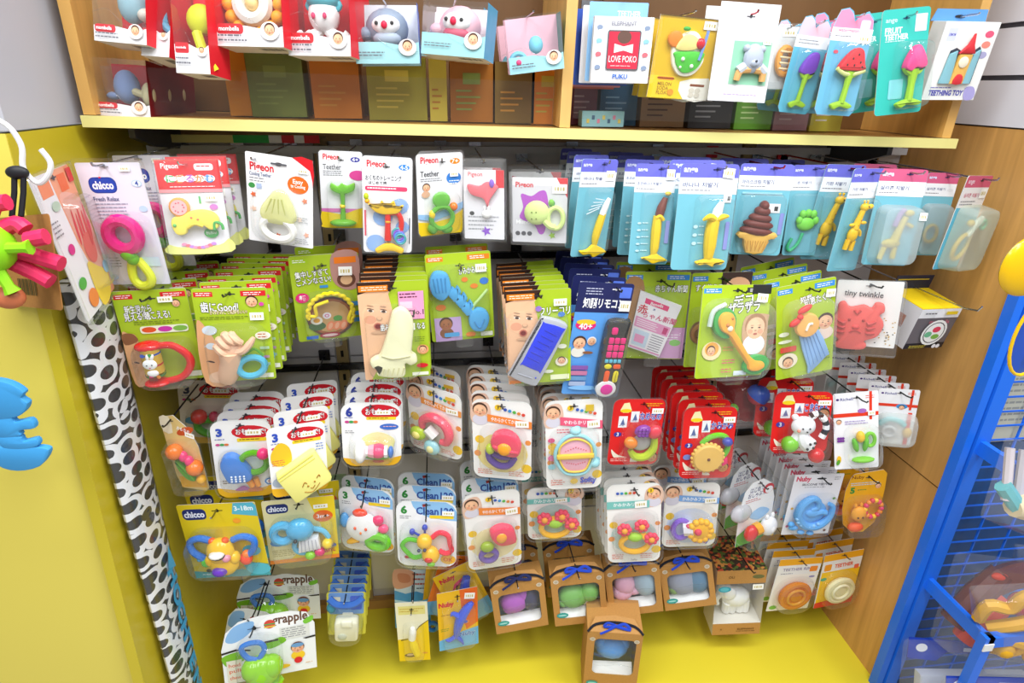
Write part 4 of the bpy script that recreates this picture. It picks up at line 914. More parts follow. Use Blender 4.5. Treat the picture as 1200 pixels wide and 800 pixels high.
k.shell(.14, .44, .92, .98, .22, .2); k.flange(.03, .07); k.done('green rabbit teether pack', peg='#a8a8ae', tip=.02, jit=2)

k = K('a8', 'teether_pack', 'clear zip bag with pink star teether over small white cards', 'teether pack').card('#e6e4e8', .02, name='bag_insert')
k.rect(.75, 0, 1, .25, '#d8202a'); k.rect(0, 0, .8, .3, '#f4f0f2'); k.txt('Pigeon', .3, .07, .14, '#d8202a', fit=.35); k.lines(.1, .66, .9, 4, .06, '#a8a8ac'); k.ell(.2, .62, .06, .05, '#3a3a3a'); k.poly([(.55 + math.cos(a * PI / 5) * (.13 if a % 2 else .06), .88 + math.sin(a * PI / 5) * (.13 if a % 2 else .06) * k.asp) for a in range(10)], '#8a4ac8'); k.ell(.62, .62, .09, .07, '#fafafa'); k.hole(.5, -.1)
p = k.part('pink_teether', '#ea6a74', 'soft'); p.ext([(.12, .2), (.4, .22), (.6, .16), (.86, .22), (.8, .3), (.66, .42), (.6, .52), (.5, .4), (.2, .34)], .03, .11, bev=.03); p.ball(.72, .18, .06, .1, .04, c='#8a5ad0', d=.11)
p = k.part('white_rabbit', '#f6f4f2', 'soft'); p.ball(.58, .62, .12, .1, .06); p.ball(.53, .54, .03, .07, .03); p.ball(.63, .54, .03, .07, .03)
k.shell(-.04, -.16, 1.06, 1.04, .16, .04, .02, fin='bag', name='bag'); k.done('pink star teether bag', peg='#a8a8ae', tip=.02)
k = K('a9', 'teether_pack', 'clear zip bag with pale green dinosaur teether over purple splash', 'teether pack').card('#dcdade', .02, name='bag_insert')
k.rect(.0, .0, 1, .12, '#f0eef0'); k.poly([(.8, 0), (1, 0), (1, .3)], '#e0202a'); k.txt('Pigeon', .22, .12, .13, '#d8202a', fit=.32, bold=.03); k.blob([(.16, .25), (.35, .28), (.5, .2), (.62, .22), (.66, .5), (.6, .82), (.5, .86), (.4, .72), (.14, .62), (.2, .45)], '#b44ac4'); k.txt('Muncher', .27, .68, .11, '#fff', fit=.4)
for i in range(3): k.ell(.1 + i * .11, .86, .045, .04, '#4a4a50')
k.poly([(.74 + math.cos(a * PI / 5) * (.07 if a % 2 else .035), .88 + math.sin(a * PI / 5) * (.07 if a % 2 else .035) * k.asp) for a in range(10)], '#9ac82a'); k.ell(.72, .38, .06, .06, '#4ab04a'); k.hole(.5, -.08); k.sticker(.86, .16, .26, .14)
p = k.part('dinosaur_teether', '#d6ea8e', 'soft'); p.ball(.46, .52, .23, .22, .09, d=.08); p.ring(.8, .6, .14, .045, d=.06, ry=.19); p.tube([(.6, .64), (.7, .72), (.8, .74)], .06)
for i in range(4): p.ball(.38 + .08 * (i % 2), .5 + .1 * (i // 2), .014, d=.165, c='#7a8a4a')
p.ball(.72, .36, .05, .06, .04, c='#7ac23a')
k.shell(-.03, -.12, 1.04, 1.04, .17, .04, .02, fin='bag', name='bag'); k.done('dinosaur teether bag', peg='#a8a8ae', tip=.02)

# lilac topped aqua cards
def aqua(key, name, label, cat, kr, head='#6e6fd2', body='#74b8c9'):
    k = K(key, name, label, cat).card(body, .07, back='#b7dbe4')
    k.rect(0, 0, 1, .14, head, .07); k.rect(0, .07, 1, .14, head); k.rect(0, .125, 1, .275, '#eef0f4'); k.txt('ange', .17, .065, .13, '#d9dcf8', fit=.24, bold=.04)
    k.txt(kr, .36, .19, .085, '#55608c', fit=.6); k.lines(.05, .235, .55, 1, .025); k.ell(.82, .2, .11, .045, '#e4e6ea'); k.hole(.62, .05, '#3a3a66'); return k
k = aqua('b1', 'toothbrush_pack', 'aqua card pack with banana handled toothbrush of clear bristles', 'toothbrush pack', '바나나 칫솔')
k.sticker(.82, .16, .24, .1)
p = k.part('banana_handle', '#f2cc1c', 'soft'); p.tube([(.74, .53), (.68, .64), (.62, .78), (.62, .88)], [.085, .105, .1, .06], n=10); p.ext([(.2, .93), (.4, .92), (.58, .86), (.7, .88), (.86, .91), (.96, .95), (.78, .97), (.6, 1.0), (.5, .965), (.3, .97)], .03, .14, bev=.03)
p = k.part('white_tip', '#f6f6f2', 'soft'); p.tube([(.72, .55), (.78, .46), (.86, .38)], [.09, .085, .045], n=10)
p = k.part('bristles', '#eef4f6', 'tint')
for i in range(5): p.tube([(.72 - .03 * i, .4 + .02 * i, .09), (.45 - .05 * i, .38 + .04 * i, .1)], .013, sm=1, n=5)
k.shell(.2, .28, .98, .97, .22, .15); k.done('banana toothbrush pack', peg='#a8a8ae')
k = aqua('b2', 'teether_pack', 'aqua card pack with banana teether of brown chocolate tip', 'teether pack', '초코바나나 치발기')
for i in range(5): k.ell(.2, .58 + i * .07, .05, .025, '#c9e8ee'); k.lines(.27, .57 + i * .07, .48, 1, .03, '#c9e8ee')
k.rect(.86, .55, .96, .78, '#9aa0e0', .02); k.sticker(.86, .1, .2, .1)
p = k.part('banana_teether', '#f4cf1a', 'soft'); p.tube([(.62, .5), (.62, .65), (.62, .82), (.6, .9)], [.1, .125, .11, .06], n=10); p.ext([(.3, .93), (.5, .91), (.62, .87), (.76, .9), (.96, .95), (.76, .965), (.6, .985), (.46, .955)], .03, .14, bev=.03); p.tube([(.58, .52, .14), (.66, .5, .16), (.76, .54, .13)], .045)
p = k.part('chocolate_tip', '#7a3d30', 'soft'); p.tube([(.66, .5), (.7, .42), (.78, .32)], [.1, .11, .06], n=10); p.ball(.82, .28, .08, .05, d=.1, c='#eac04a')
k.shell(.2, .26, .98, .97, .22, .15); k.done('chocolate banana teether pack', peg='#a8a8ae')
k = aqua('b3', 'teether_pack', 'aqua card pack with large peeled banana teether of white tip', 'teether pack', '바나나 치발기')
for i in range(3): k.ell(.36, .58 + i * .08, .04, .03, '#c9e8ee'); k.lines(.42, .57 + i * .08, .52, 1, .03, '#c9e8ee')
k.rect(.88, .53, .95, .8, '#8f96dc', .02); k.rect(.78, .27, .92, .35, '#f4f4f6'); k.rect(.85, .29, .9, .33, '#4a4a4a'); k.sticker(.82, .08, .2, .09, .1)
p = k.part('banana_teether', '#f4cc18', 'soft'); p.tube([(.64, .5), (.62, .63), (.62, .76), (.62, .88)], [.1, .11, .105, .07], n=10); p.ext([(.4, .915), (.54, .89), (.62, .86), (.72, .88), (.9, .9), (.84, .94), (.74, .935), (.7, .96), (.58, .935), (.46, .945)], .03, .13, bev=.03); p.tube([(.62, .5, .12), (.52, .475, .15), (.42, .51, .13)], [.06, .055, .02]); p.tube([(.68, .5, .12), (.76, .475, .14), (.86, .47, .12)], [.05, .05, .02]); p.ball(.64, .52, .1, .07, .09)
p = k.part('white_tip', '#f4f4f0', 'soft'); p.tube([(.66, .5), (.69, .42), (.74, .34)], [.085, .08, .04], n=10)
k.shell(.3, .28, .95, .97, .22, .12); k.done('peeled banana teether pack', peg='#a8a8ae')
k = aqua('b4', 'teether_pack', 'aqua card pack with chocolate swirl ice cream cone teether', 'teether pack', '아이스크림 치발기')
k.rect(.62, .42, .86, .52, '#f0f0f2'); k.rect(.75, .45, .82, .5, '#3a3a3a'); k.rect(.88, .52, .95, .76, '#8f96dc', .02); k.rect(.1, .3, .85, .32, '#9fd6e4')
p = k.part('ice_cream', '#6d2c22', 'soft')
for i, (v, r) in enumerate(((.72, .33), (.645, .3), (.575, .23), (.5, .16), (.44, .09))): p.ball(.45 + .02 * i, v, r, .1, .14, d=.08, rot=.12)
p = k.part('wafer_cone', '#e6b552', 'soft'); p.ext([(.12, .735), (.82, .735), (.8, .8), (.7, .81), (.62, .96), (.3, .96), (.22, .81), (.14, .8)], .02, .17, bev=.03, sm=2)
for i in range(5): p.tube([(.25 + i * .1, .82, .172), (.32 + i * .07, .94, .17)], .008, c='#c8923a', sm=1, n=5); p.tube([(.7 - i * .1, .82, .172), (.6 - i * .07, .94, .17)], .008, c='#c8923a', sm=1, n=5)
k.shell(.06, .3, .94, .98, .22, .15); k.done('ice cream teether pack', peg='#c8343a')
k = aqua('b5', 'teether_pack', 'aqua card pack with green hand shaped teether beside ice cream teether', 'teether pack', '손 치발기')
p = k.part('hand_teether', '#7ed84a', 'soft'); p.ball(.55, .64, .27, .2, .1)
for u, v in ((.34, .6), (.42, .53), (.58, .52), (.74, .53), (.82, .6)): p.ball(u, v, .1, .12, .08, d=.09)
p = k.part('green_strap', '#35b47a', 'soft'); p.tube([(.5, .74), (.4, .86), (.2, .94), (.1, .9), (.2, .8)], .05)
k.shell(.05, .3, .95, .98, .22, .15); k.done('green hand teether pack', peg='#a8a8ae')
def giraffe(p, ou, ov, s=1.0):
    w = p.k.asp; f = lambda u, v: (ou + u * s, ov + v * s * w)
    p.tube([f(.0, .62), f(.06, .3), f(.12, .05)], [.11 * s, .085 * s, .075 * s], n=10); a, b = f(.14, -.02); p.ball(a, b, .13 * s, .12 * s, .11 * s, rot=.3); a, b = f(.32, -.04); p.ball(a, b, .11 * s, .075 * s, .08 * s, rot=-.3)
    for u in (.08, .2):
        a, b = f(u, -.2); p.tube([f(u + .02, -.08), (a, b)], .025 * s); p.ball(a, b, .035 * s)
    a, b = f(-.02, .8); p.ball(a, b, .17 * s, .24 * s, .12 * s); p.tube([f(-.12, .95), f(-.16, 1.25)], [.08 * s, .07 * s]); p.tube([f(.06, .98), f(.06, 1.28)], [.08 * s, .07 * s]); p.tube([f(.06, .62), f(.2, .7), f(.26, .84)], [.06 * s, .05 * s, .04 * s])
    for u, v in ((.02, .5), (.08, .34), (-.08, .8)): a, b = f(u, v); p.ball(a, b, .03 * s, d=p.d0 + .075 * s, c='#c8861a')
    a, b = f(.2, -.06); p.ball(a, b, .022 * s, d=p.d0 + .1 * s, c='#2a1c10')
k = aqua('b6', 'giraffe_teether_pack', 'aqua card pack with yellow giraffe teether beside green hand teether', 'teether pack', '기린 치발기'); p = k.part('giraffe_teether', '#eebe18', 'soft'); giraffe(p, .42, .36, .82); k.shell(.1, .28, .95, .97, .26, .15); k.done('lilac topped giraffe pack', peg='#c8343a')
k = aqua('b7', 'giraffe_teether_pack', 'foremost aqua pack with glossy yellow giraffe facing out, arms spread', 'teether pack', '기린 치발기'); p = k.part('giraffe_teether', '#f2c21a', 'soft'); p.d0 = .12; giraffe(p, .45, .36, .95); p.ball(.3, .52, .1, .05, d=.15); p.ball(.66, .5, .1, .05, d=.15); k.shell(.1, .26, .98, .97, .34, .15); k.done('spread arm giraffe pack', peg='#a8a8ae')
def pinkbox(key, label, cat='teether pack', name='teether_pack'):
    k = aqua(key, name, label, cat, '실리콘 치발기', head='#d25f86', body='#74b8c9'); return k
k = pinkbox('b8', 'pink topped aqua pack with frosted case over a yellow giraffe')
p = k.part('giraffe_teether', '#e6c22a', 'soft'); p.tube([(.55, .75), (.62, .6), (.7, .48)], [.1, .07, .06]); p.ball(.76, .44, .1, .07, .06); p.ball(.5, .76, .2, .1, .09); p.tube([(.38, .8), (.32, .93)], .055); p.tube([(.6, .8), (.6, .92)], .055); p.tube([(.75, .55), (.88, .58)], .04)
p = k.part('purple_mane', '#a878b8', 'soft'); p.tube([(.5, .58), (.56, .46), (.64, .4)], .05)
k.shell(.08, .36, .98, .99, .34, .18, fin='frost', c='#e4ecec', name='frosted_case'); k.sticker(.86, .46, .16, .08, d=.36); k.done('frosted giraffe case pack', peg='#a8a8ae')
k = pinkbox('b9', 'pink topped pack partly hidden between the two frosted case packs')
p = k.part('yellow_ring', '#d8b02a', 'soft'); p.ring(.5, .72, .2, .05, d=.1, ry=.26)
k.shell(.08, .36, .98, .99, .3, .18, fin='frost', c='#e4ecec', name='frosted_case'); k.done('half hidden frosted case pack', peg='#a8a8ae')
b0 = PLACE['b0']; b0 = (b0[0], .985, b0[2] + .004, .082, .172, .35, .05, .05, 1, 0)
k = K('b0', 'teether_pack', 'pink topped pack with frosted case of yellow loop, last before wooden panel', 'teether pack', b0).card('#57b4d0', .05)
k.rect(0, 0, 1, .14, '#cf5a78', .05); k.rect(0, .12, 1, .33, '#ece8e6'); k.txt('ange', .2, .07, .14, '#f4dce4', fit=.24); k.txt('실리콘 치발기', .4, .2, .1, '#c85a78', fit=.6); k.lines(.06, .26, .7, 2, .03); k.hole(.6, .05); k.sticker(.82, .18, .26, .1)
p = k.part('yellow_loop', '#e2b82a', 'soft'); p.ring(.5, .74, .22, .05, d=.14, ry=.3, rot=.5); p.ball(.5, .48, .08, d=.16)
p = k.part('white_spoon', '#ecece8', 'soft'); p.tube([(.55, .62, .16), (.75, .48, .17), (.88, .42, .17)], [.05, .08, .05])
p = k.part('green_clip', '#7ad0a4', 'soft'); p.ring(1.0, .5, .1, .03, d=.18)
k.shell(.12, .3, 1.12, 1.0, .42, .18, fin='frost', c='#e8ecdf', name='frosted_case'); k.done('last frosted case pack', peg='#a8a8ae')

# ------------------------------------------------------------------ boxes hanging in the wide compartment of the cabinet
def petbox(key, label, short, depth=.055, side='#d8202e', back='#d8202e', band='#f2f0f2', bandh=.22, logo='#d8202e', cat='boxed toy', toy=None, peg='#b8b8bc', photo=True, bandc=None, text='mombella'):
    k = K(key, 'toy_box', label, cat); D = depth / k.w
    p = k.part('carton', back, 'print', smooth=False)
    p.flat([(0, 0), (1, 0), (1, 1), (0, 1)], -D, back)
    p.add([p.P(1, 0, 0), p.P(1, 1, 0), p.P(1, 1, -D), p.P(1, 0, -D)], [(0, 1, 2, 3)], side); p.add([p.P(0, 1, 0), p.P(1, 1, 0), p.P(1, 1, -D), p.P(0, 1, -D)], [(0, 1, 2, 3)], '#e6e0cc')
    p.flat([(0, 1 - bandh), (.45, 1 - bandh * 1.0), (.8, 1 - bandh * .8), (1, 1 - bandh), (1, 1), (0, 1)], .001, band)
    for i in range(12): x = .55 + i * .03; p.add([p.P(x, 1.0005, -D * .25), p.P(x + .012 + .006 * (i % 3), 1.0005, -D * .25), p.P(x + .012 + .006 * (i % 3), 1.0005, -D * .6), p.P(x, 1.0005, -D * .6)], [(0, 1, 2, 3)], '#2a2a2a')
    if logo: p.flat(rrect(.02, 1 - bandh - .02, .42, 1 - bandh + .09, .05, k.asp), .004, logo)
    k.pr = p; k.lay = 30
    if logo: k.txt(text, .22, 1 - bandh + .035, .085, '#fff', fit=.3)
    k.lines(.05, 1 - bandh * .55, .5, 2, .05, '#6a6a72')
    if photo: k.ell(.82, 1 - bandh * .75, .14, .12, '#efe4de'); k.baby(.82, 1 - bandh * .8, .075)
    if toy: toy(k, D)
    q = k.part('clear_shell', '#ffffff', 'clear', smooth=False)
    q.add([q.P(0, 0, .01), q.P(1, 0, .01), q.P(1, 1, .01), q.P(0, 1, .01)], [(0, 1, 2, 3)], '#ffffff', 'clear')
    q.add([q.P(0, 0, .01), q.P(0, 1, .01), q.P(0, 1, -D), q.P(0, 0, -D)], [(0, 1, 2, 3)], '#ffffff', 'clear')
    q.tube([(.02, .6, .014), (.3, .55, .016), (.6, .75, .016), (.98, .8, .014)], .006, sm=4, n=5)
    k.hv = .0; k.done(short, peg=peg, tip=.01); return k
def toyA(k, D): p = k.part('mushroom_cup', '#8fb4c0', 'soft'); p.ball(.5, .38, .26, .34, .2, d=-D * .5); p.ball(.82, .55, .16, .12, .14, d=-D * .4, c='#d6cfc2')
petbox('tA', 'clear box with grey blue mushroom cup at the cabinet wooden side', 'grey mushroom cup box', toy=toyA)
def toyB(k, D): p = k.part('blue_handle', '#5fb4d4', 'soft'); p.tube([(.3, .3, -D * .4), (.5, .6, -D * .3), (.9, .7, -D * .3)], .12); p.tube([(.5, .55, -D * .3), (.2, .75, -D * .3)], .12)
petbox('tB', 'clear box with sky blue handled teether beside yellow teether box', 'sky blue teether box', toy=toyB, bandh=.3)
def toyC(k, D):
    p = k.part('yellow_ball', '#d8dc2a', 'soft'); p.ball(.52, .4, .42, .42, .25, d=-D * .5); p.tube([(.5, .55, -D * .3), (.75, .8, -D * .2), (.95, .95, -D * .3)], .14)
    q = k.part('yellow_duck', '#ece24a', 'soft'); q.ball(.25, .82, .16, .14, .1, d=-D * .1); q.ball(.3, .72, .1, d=-D * .1)
petbox('tC', 'narrow clear box with lime yellow ball teether and duck', 'lime yellow ball box', toy=toyC, bandh=.3)
def toyD(k, D):
    p = k.part('orange_petals', '#f6a41e', 'soft')
    for i in range(14): a = 2 * PI * i / 14; p.ball(.5 + .38 * math.cos(a), .52 + .38 * math.sin(a) * k.asp, .1, d=-D * .4)
    p = k.part('white_ring', '#efe9df', 'soft'); p.ring(.5, .52, .2, .1, d=-D * .3); p.ball(.5, .52, .1, d=-D * .3, c='#f2cf8a')
petbox('tD', 'clear box with orange flower teether around a white ring', 'orange flower box', toy=toyD)
def toyE(k, D):
    p = k.part('octopus_body', '#f2f0ee', 'soft'); p.ball(.5, .55, .24, .26, .2, d=-D * .4)
    for u in (.2, .35, .65, .8): p.tube([(.5, .68, -D * .4), (u, .78, -D * .3), (u + (.1 if u > .5 else -.1), .74, -D * .3)], .06)
    p.ball(.42, .58, .03, .045, .03, c='#e03a6a', d=-D * .4 + .2); p.ball(.6, .58, .03, .045, .03, c='#e03a6a', d=-D * .4 + .2)
    q = k.part('teal_hat', '#59b6c4', 'soft'); q.ball(.5, .4, .26, .14, .22, d=-D * .4); q.ring(.5, .45, .26, .04, d=-D * .4, ry=.09)
petbox('tE', 'clear box with white octopus toy wearing a teal hat', 'octopus box', toy=toyE)
def bird(c, belly):
    def f(k, D):
        p = k.part('bird_toy', c, 'soft'); p.ball(.5, .42, .34, .3, .22, d=-D * .5); p.ball(.16, .5, .12, .1, .1, d=-D * .4); p.ball(.5, .36, .22, .14, .1, d=-D * .5 + .17, c='#f6f2f0'); p.ball(.48, .36, .05, .06, .05, d=-D * .5 + .27, c='#e0284a')
        for u in (.36, .6): p.ball(u, .33, .03, d=-D * .5 + .25, c='#1c1c1c')
        p.ball(.5, .58, .22, .12, .12, d=-D * .5 + .14, c=belly)
    return f
petbox('tF', 'clear box with grey penguin toy and aqua label band', 'grey penguin box', toy=bird('#8a98ac', '#a8b4c4'), back='#e6e8ee', side='#5a7ad0', band='#a9dbe0', bandh=.36, logo=None)
petbox('tG', 'tilted clear box with pink bird toy and aqua label band', 'pink bird box', toy=bird('#eab4c0', '#c8506a'), back='#f2e4e8', side='#4a9ac0', band='#a4dce0', bandh=.4, logo=None)
def toyH(k, D): p = k.part('aqua_rattle', '#7cc6dc', 'soft'); p.ball(.52, .52, .13, .15, .08, d=-D * .1); p.ring(.18, .78, .13, .045, d=-D * .1); p.ball(.18, .8, .06, d=-D * .05, c='#e04a7a')
petbox('tH', 'pink and aqua box with baby portrait next to the wooden partition', 'pink baby portrait box', toy=toyH, back='#f0bccb', side='#3a8a80', band='#a9dfe6', bandh=.3, logo=None)
def toyL(k, D):
    p = k.part('mushroom_cap', '#8aa2d8', 'soft'); p.ball(.48, .45, .22, .3, .22, d=-D * .4); p.ball(.22, .62, .13, .07, .08, d=-D * .4)
    q = k.part('mushroom_stem', '#d8cda0', 'soft'); q.tube([(.55, .5, -D * .3), (.85, .6, -D * .3)], [.08, .06]); q.ball(.9, .58, .12, .22, .12, d=-D * .3)
petbox('tL', 'clear box with blue mushroom teether standing on the shelf', 'blue mushroom box', toy=toyL, back='#b81e2c', side='#7a1420', peg=None)
# boxes standing behind the acrylic guard on the shelf
def carton(x, w, h, c, label, y=1.13, d=.05, marks='#c8a24a', motif=0):
    r = empty('carton', (x, y, 1.509 - (x + .538) * .0175), label, 'carton', 'cartons standing behind the acrylic guard')
    b = B(); b.box((-w / 2, 0, 0), (w / 2, d, h), c); b.build('carton_body', r)
    b = B(); f = lambda u, v, e, g, cc: b.add([(w * (u - .5), -.0006, h * v), (w * (e - .5), -.0006, h * v), (w * (e - .5), -.0006, h * g), (w * (u - .5), -.0006, h * g)], [(0, 1, 2, 3)], cc)
    for i in range(4): f(.14, .2 + i * .1, .5 + .1 * (i % 3), .23 + i * .1, marks)
    if motif: f(.3, .62, .7, .8, marks)
    b.build('print', r)
GX = [(-.325, .035, '#c8801e', 'plain amber carton behind the guard beside the stacked mushroom boxes'), (-.262, .09, '#78843a', 'dark green carton behind the guard under the flower box'), (-.165, .08, '#cf7c1e', 'amber carton with small star behind the guard under octopus box'), (-.062, .1, '#a89c30', 'olive carton behind the guard with pale stripe'), (.008, .03, '#dcc648', 'slim mustard carton between the olive and the brown one'), (.066, .075, '#a8681e', 'brown carton behind the guard under the pink bird box'), (.142, .07, '#86682c', 'dark brown carton behind the guard with angular mark'), (.2, .055, '#ee901c', 'bright orange carton behind the guard at the wooden partition')]
for i, (x, w, c, lab) in enumerate(GX): carton(x, w, .10, c, lab, marks=('#c8862a', '#8a9a4a', '#d89a3a', '#d8c24a')[i % 4], motif=i % 2)
for i, (x, w, c, lab) in enumerate([(.272, .05, '#8a4a58', 'dusty pink carton on shelf at the partition in book compartment'), (.338, .07, '#3f6a8c', 'blue grey carton standing on shelf under the float card'), (.424, .085, '#b5916a', 'tan carton with dark print standing under the float card'), (.518, .085, '#3b3a3c', 'black carton with grey print standing under white bear card'), (.605, .075, '#6fae3c', 'green carton standing on shelf under the orange slice bag'), (.682, .07, '#b58a94', 'mauve carton standing behind the purple fruit card'), (.755, .065, '#d9cf4a', 'white and yellow carton standing behind the watermelon cards')]):
    carton(x, w, .095, c, lab, y=1.15, marks=('#d8b4bc', '#8ab0cc', '#6a4a32', '#9a9a9e', '#c8e49a', '#d8c0c8', '#f2f0e4')[i])
lb = empty('carton', (.297, 1.10, 1.4945), 'small aqua carton with tiny animals lying at the partition', 'carton')
b = B(); b.box((-.038, 0, 0), (.038, .03, .026), '#a4dbe4'); b.build('carton_body', lb)
b = B()
for i in range(7): b.add([(-.03 + i * .0095, -.0006, .006 + .006 * (i % 2)), (-.025 + i * .0095, -.0006, .006 + .006 * (i % 2)), (-.025 + i * .0095, -.0006, .013 + .006 * (i % 2)), (-.03 + i * .0095, -.0006, .013 + .006 * (i % 2))], [(0, 1, 2, 3)], ('#f4e27a', '#5a7a9a', '#f29ab4')[i % 3])
b.build('print', lb)

# ------------------------------------------------------------------ cards hanging in the book compartment
k = K('rA', 'book_card', 'white boxed cloth book card with elephants and a red heart shirt window', 'book card'); k.card('#e9e8ea', .01)
for i in range(4):
    for u in (.1, .9): k.ell(u, .16 + i * .2, .05, .035, ('#8a9ab4', '#8fc4dc', '#e0707a', '#8a9ab4')[i]); k.rect(u - .04, .17 + i * .2, u - .015, .2 + i * .2, ('#8a9ab4', '#8fc4dc', '#e0707a', '#8a9ab4')[i])
k.txt('ELEPHANT', .5, .1, .09, '#8a8a98', fit=.42); k.rect(.24, .2, .8, .8, '#5a5a60', .03); k.rect(.26, .22, .78, .78, '#e0364c', .02); k.ell(.52, .3, .12, .1, '#6b5148'); k.poly([(.36, .4), (.52, .44), (.68, .4), (.68, .54), (.52, .5), (.36, .54)], '#efe6e4'); k.txt('LOVE POKO', .52, .63, .14, '#f8e4e4', fit=.48); k.lines(.32, .73, .74, 1, .03, '#f2c8c8'); k.txt('PUKU', .5, .9, .1, '#3a6ac0', fit=.26, bold=.03)
p = k.part('book_block', '#e8e6e6', 'print', smooth=False); p.slab([p.P(0, 0, -.014), p.P(1, 0, -.014), p.P(1, 1, -.014), p.P(0, 1, -.014)], (0, .012, 0), '#e8e6e6'); k.done('elephant book card', peg=None)
for i, (c, c2, lab) in enumerate((('#8fbfe8', '#dfeefa', 'sky blue teether book card just behind the elephant book card'), ('#ececf0', '#a8a8b4', 'white book card behind the sky blue one'), ('#3f62c4', '#c8d4f4', 'royal blue book card behind the white one'), ('#ea9aa4', '#fbe4e4', 'salmon pink book card behind the royal blue one'), ('#e0705a', '#f6d8cc', 'coral book card at the back next to the partition'))):
    pl = list(PLACE['rA']); pl[0] -= .004 + .005 * i; pl[1] += .022 * (i + 1); pl[2] += .022 - .003 * i; pl[4] += .02
    k = K('rA%d' % i, 'book_card', lab, 'book card', tuple(pl)).card(c, .02); k.txt('TEETHER' if i == 0 else 'BABY', .68, .14, .12, '#fff', fit=.4); k.rect(.2, .3, .8, .85, c2, .03); k.root['group'] = 'book cards beside the partition'; k.done('book card', peg=None)
hook(Vector((.30, 1.0, 1.70)), 'book card row', '#b8b8bc')
k = K('rB', 'teether_card', 'yellow window card with ice cream float shaped teether', 'teether card'); k.card('#e3b81e', .01); k.rect(.0, .72, 1, 1, '#f2d024'); k.blob([(.5, .78), (.9, .72), (1, .75), (1, 1), (.6, 1)], '#f4f0e4', 2); k.rect(.12, .73, .4, .77, '#ef8a2a', .03); k.rect(.68, .8, .92, .83, '#8a4a2a')
for i in range(3): k.txt(('MELON', 'SODA', 'FLOAT')[i], .14, .82 + i * .055, .07, '#b8861c', al='l')
for i in range(4): k.ell(.72 + .1 * (i % 2), .88 + .06 * (i // 2), .045, .035, '#d8d0c0')
k.ell(.37, .92, .05, .045, '#ef9a2a'); k.sticker(.82, .08, .22, .1); k.rect(.0, .0, 1, .012, '#6a5410')
p = k.part('float_teether', '#f6f2e0', 'soft'); p.ext([(.26, .38), (.3, .28), (.4, .2), (.56, .16), (.68, .22), (.74, .34), (.76, .4), (.8, .5), (.74, .62), (.62, .7), (.44, .7), (.32, .6), (.27, .48)], .0, .05, bev=.015)
p = k.part('green_soda', '#52c83c', 'soft'); p.ext([(.31, .42), (.75, .4), (.76, .5), (.7, .6), (.58, .66), (.46, .66), (.36, .58), (.32, .5)], .04, .075, bev=.015); p.ball(.44, .5, .03, d=.075, c='#e8f4e0'); p.ball(.6, .58, .03, d=.075, c='#e8f4e0'); p.ball(.42, .6, .02, d=.075, c='#e8f4e0')
p = k.part('orange_slice', '#ef8a2a', 'soft'); p.ext(ell(.28, .27, .12, .11, .3, 12, k.asp), .03, .07, bev=.015, sm=1)
p = k.part('ice_scoop', '#f2e08c', 'soft'); p.ext([(.3, .38), (.38, .24), (.5, .2), (.62, .24), (.68, .34), (.5, .4)], .045, .085, bev=.02)
p = k.part('cherry', '#d81e2c', 'plastic'); p.ball(.68, .3, .08, .075, .05, d=.07)
p = k.part('straw', '#7a9ae0', 'soft'); p.tube([(.7, .5, .08), (.74, .3, .08), (.76, .14, .08)], .022); p.ball(.42, .14, .06, .03, .03, c='#3faa3c')
k.shell(.0, .0, 1, 1, .13, .01, .0, name='window_film'); k.hv = -.03; k.done('float teether card', peg='#c8c8cc', tip=.01)
k = K('rC', 'teether_card', 'white card with mint window framing a grey bear teether', 'teether card'); k.card('#e4e4e7', .005); k.rect(.3, .37, .98, .83, '#c9c9c9'); k.rect(.31, .375, .95, .82, '#8cc4a6'); k.txt('bling', .7, .3, .14, '#c4c8cc', fit=.3); k.lines(.25, .92, .9, 1, .03, '#b9a4d0'); k.hole(.52, .13, '#5a5a5e'); k.sticker(.86, .375, .14, .05)
p = k.part('bear_head', '#a9b2c0', 'soft'); p.ball(.65, .55, .17, .22, .09, d=.05); p.ball(.52, .45, .06, d=.04); p.ball(.78, .45, .06, d=.04); p.ball(.65, .6, .08, .06, .05, d=.12); p.ball(.65, .58, .02, d=.17, c='#4a4f58')
p = k.part('wooden_ring', '#dfab6a', 'soft'); p.tube([(.42, .78, .04), (.46, .68, .05), (.62, .66, .05)], [.05, .06, .06]); p.tube([(.86, .78, .04), (.84, .68, .05), (.7, .66, .05)], [.05, .06, .06])
p.tube([(.42, .68, .05), (.52, .63, .06)], .07, c='#ccd3dc'); p.tube([(.88, .68, .05), (.78, .63, .06)], .07, c='#ccd3dc')
k.done('grey bear card', peg='#b84a50', tip=.02)
k = K('rD', 'teether_bag', 'small clear bag with striped orange slice teether beside white bear card', 'teether bag'); k.card('#cfd4d6', .05, name='bag_insert'); p = k.part('orange_teether', '#e89a1e', 'soft'); p.ring(.5, .55, .25, .1, d=.1, ry=.4)
for i in range(4): p.tube([(.25, .4 + i * .09, .2), (.75, .42 + i * .09, .2)], .03, c='#f6e0b0')
k.sticker(.6, .1, .5, .12); k.shell(-.05, -.05, 1.05, 1.05, .25, .1, .02, fin='bag', name='bag'); k.done('orange slice bag', peg='#b8b8bc', tip=.01)
def fruit(key, label, short, body, head, dome):
    k = K(key, 'fruit_teether_pack', label, 'teether pack')
    pts = [(.05, .1), (.12, .02), (.3, 0), (.42, .03), (.5, .1), (.62, .05), (.8, .02), (.95, .08), (1, .2), (1, .95), (.92, 1), (.08, 1), (0, .95), (0, .2)] if head else None
    k.card(body, .07, pts=pts); return k
